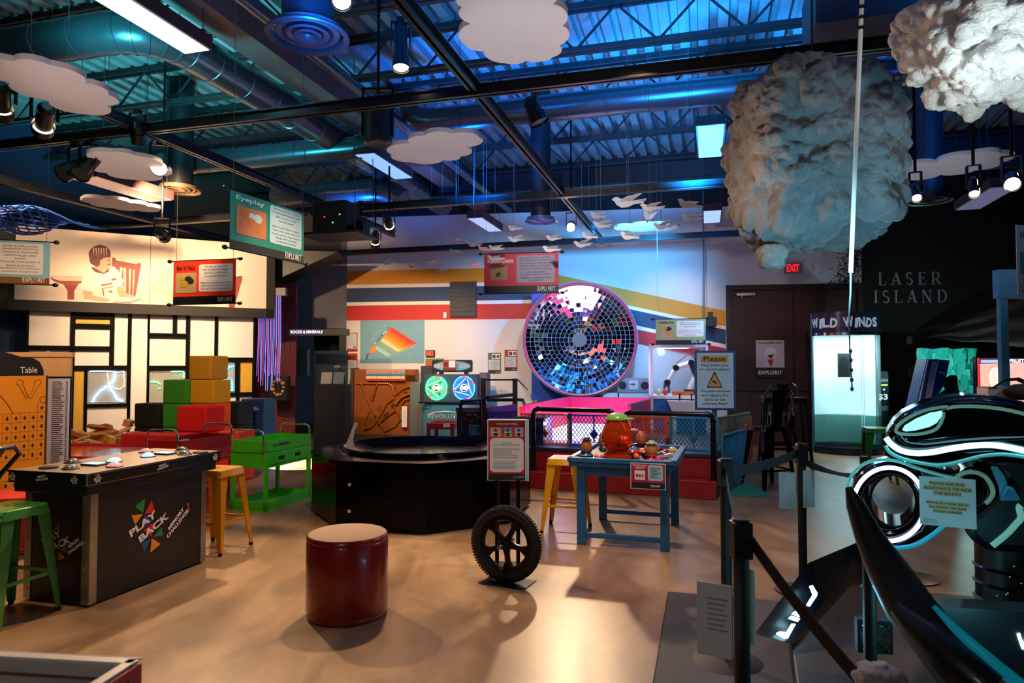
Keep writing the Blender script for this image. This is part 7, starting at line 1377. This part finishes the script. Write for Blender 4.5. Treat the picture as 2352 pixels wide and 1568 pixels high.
line('body_pale_line', [(1480, 1000), (1465, 1020), (1478, 1100), (1440, 1150), (1360, 1235), (1245, 1330)], .014, M('7cc8b8', .4, em=.35), .01)
q = uz(1360, 1330, .2); pc = (q[0]+.02, .2); MB().cyl((pc[0], pc[1], 0), (pc[0], pc[1], q[1]+.02), .15, n=32).build('pedestal', M('0a0a0c', .4), bt)
for i in range(7): z = .08+i*(q[1]-.1)/7; MB().lathe([(.15, z-.008), (.162, z), (.15, z+.008)], 32, (pc[0], pc[1], 0)).build('pedestal_rib', M('121216', .3, .4), bt)
dotm = MB(); rn = random.Random(3)
for i in range(26): a_ = rn.uniform(-2.6, -.5); zd = q[1]*rn.uniform(.35, .95); dotm.sph((pc[0]+.158*math.cos(a_), pc[1]+.158*math.sin(a_), zd), .003, 5)
dotm.build('pedestal_studs', M('c8ccff', .3, em=.6), bt)
for px, r1 in ((2330, .05),): pass
lamp('POINT', BP.pt(-.1, -.45, 1.1), .7, (.1, .75, 1), size=.02, name='neon_glow'); 
# notice on the bike
p = at(2113, 1203, 3.12); NP_ = Pl(p.x, p.y, -30); a = NP_.uz(2241, 1112); t = thing('bike_notice', 'white notice asking riders to request assistance, fixed to the bike', 'notice', p, math.radians(-30)); w1 = a[0]; h1 = NP_.uz(2115, 1093)[1]-p.z
MB().box(0, w1, 0, .003, 0, h1).build('sheet', M('e8ecf0', .35, var=.02), t); YE = M('7a5414', .6)
for i, (s, f0) in enumerate((('PLEASE ASK FOR', .62), ('ASSISTANCE TO RIDE', .84), ('THE BIKE!!!!!', .48))): flat(t, 'highlight', [(w1*(.5-f0*.52), h1*(.83-.1*i)), (w1*(.5+f0*.52), h1*(.83-.1*i)), (w1*(.5+f0*.52), h1*(.92-.1*i)), (w1*(.5-f0*.52), h1*(.92-.1*i))], M('ecd49a', .5), -.0012); txt(t, s, w1*(.5-f0/2), h1*(.845-.1*i), w1*f0, h1*.062, YE, -.003, bold=.025)
for i, (s, f0) in enumerate((('Must be 8 or older due to', .74), ('the motion. Can cause', .66), ('motion sickness', .5))): flat(t, 'highlight', [(w1*(.5-f0*.52), h1*(.44-.085*i)), (w1*(.5+f0*.52), h1*(.44-.085*i)), (w1*(.5+f0*.52), h1*(.515-.085*i)), (w1*(.5-f0*.52), h1*(.515-.085*i))], M('ecd49a', .5), -.0012); txt(t, s, w1*(.5-f0/2), h1*(.455-.085*i), w1*f0, h1*.048, YE, -.003, bold=.025)
txt(t, 'Thank you\nExplorit staff', w1*.06, h1*.05, w1*.26, h1*.09, M('5a6078', .6), -.003, align='LEFT')
# cloth and boxed item on top of the bike
zh = lambda x, y: (2060+x/4.356, 560+y/4.356)
p = at(2270, 912, 3.5); t = thing('book_box', 'pale boxed book lying on top of the bike', 'book', p, -.35); MB().box(0, .125, 0, .2, 0, .045).build('box', M('d8ccc0', .5), t, bevel=.004); MB().box(.0, .12, .0, .19, .045, .05).build('lid', M('8a8078', .5), t)
p = at(2345, 900, 3.45); t = thing('face_strap', 'dark strap and crumpled cloth on top of the bike', 'strap', p); MB().tube([(-.14, 0, .02), (-.08, 0, .06), (0, .02, .065), (.08, .03, .03), (.14, .0, .0)], .012, 8, flat=.4).build('strap', M('201c24', .5), t); MB().sph((0, .0, .0), .07, 16, (1.2, .8, .6)).build('cloth', M('4a3c30', .9, bump=.6, sc=20), t)
# light-blue post with arm and the hanging sheet at the right edge
p = at(2308, 900, 4.6); t = thing('blue_post', 'light blue painted post with a square arm at the right edge', 'post', (p.x, p.y, 0)); LB = M('4aa4d0', .5); a = at(2308, 660, 4.6); w_ = .024
MB().box(-.03, .025, -.02, .02, 0, a.z).build('post', LB, t, bevel=.003); MB().box(-.045, .35, -.03, .03, at(2300, 685, 4.6).z, at(2300, 620, 4.6).z).build('arm', LB, t, bevel=.003)
banner('hanging_banner', 'white banner cut off by the right edge of the photo', Pl(*at(2334, 680, 4.3).xy, 8), ((2334, 516), (2460, 680)), '', 'How do', ['', 'The waves', 'move along', 'the string'], 'dcd8e4', 'c8c8dc', 'c4d4e8', knob=False, tcol='4a4a6a', picr=(.05, .3, .4, .62), pic=('5a9ad0', '8ac0e0'), txtr=(.0, .02, 1, .3), titler=(.06, .8, .4, .1), band_y=.02, logo_w=.02)
# fluffy white thing at the bottom edge
p = at(2020, 1560, 1.9); c = cotton('cotton_tuft', 'blurred white fluffy tuft at the bottom edge of the photo', p, (.06, .05, .035), 5, wire=False, sub=4, col='e8e8ee');
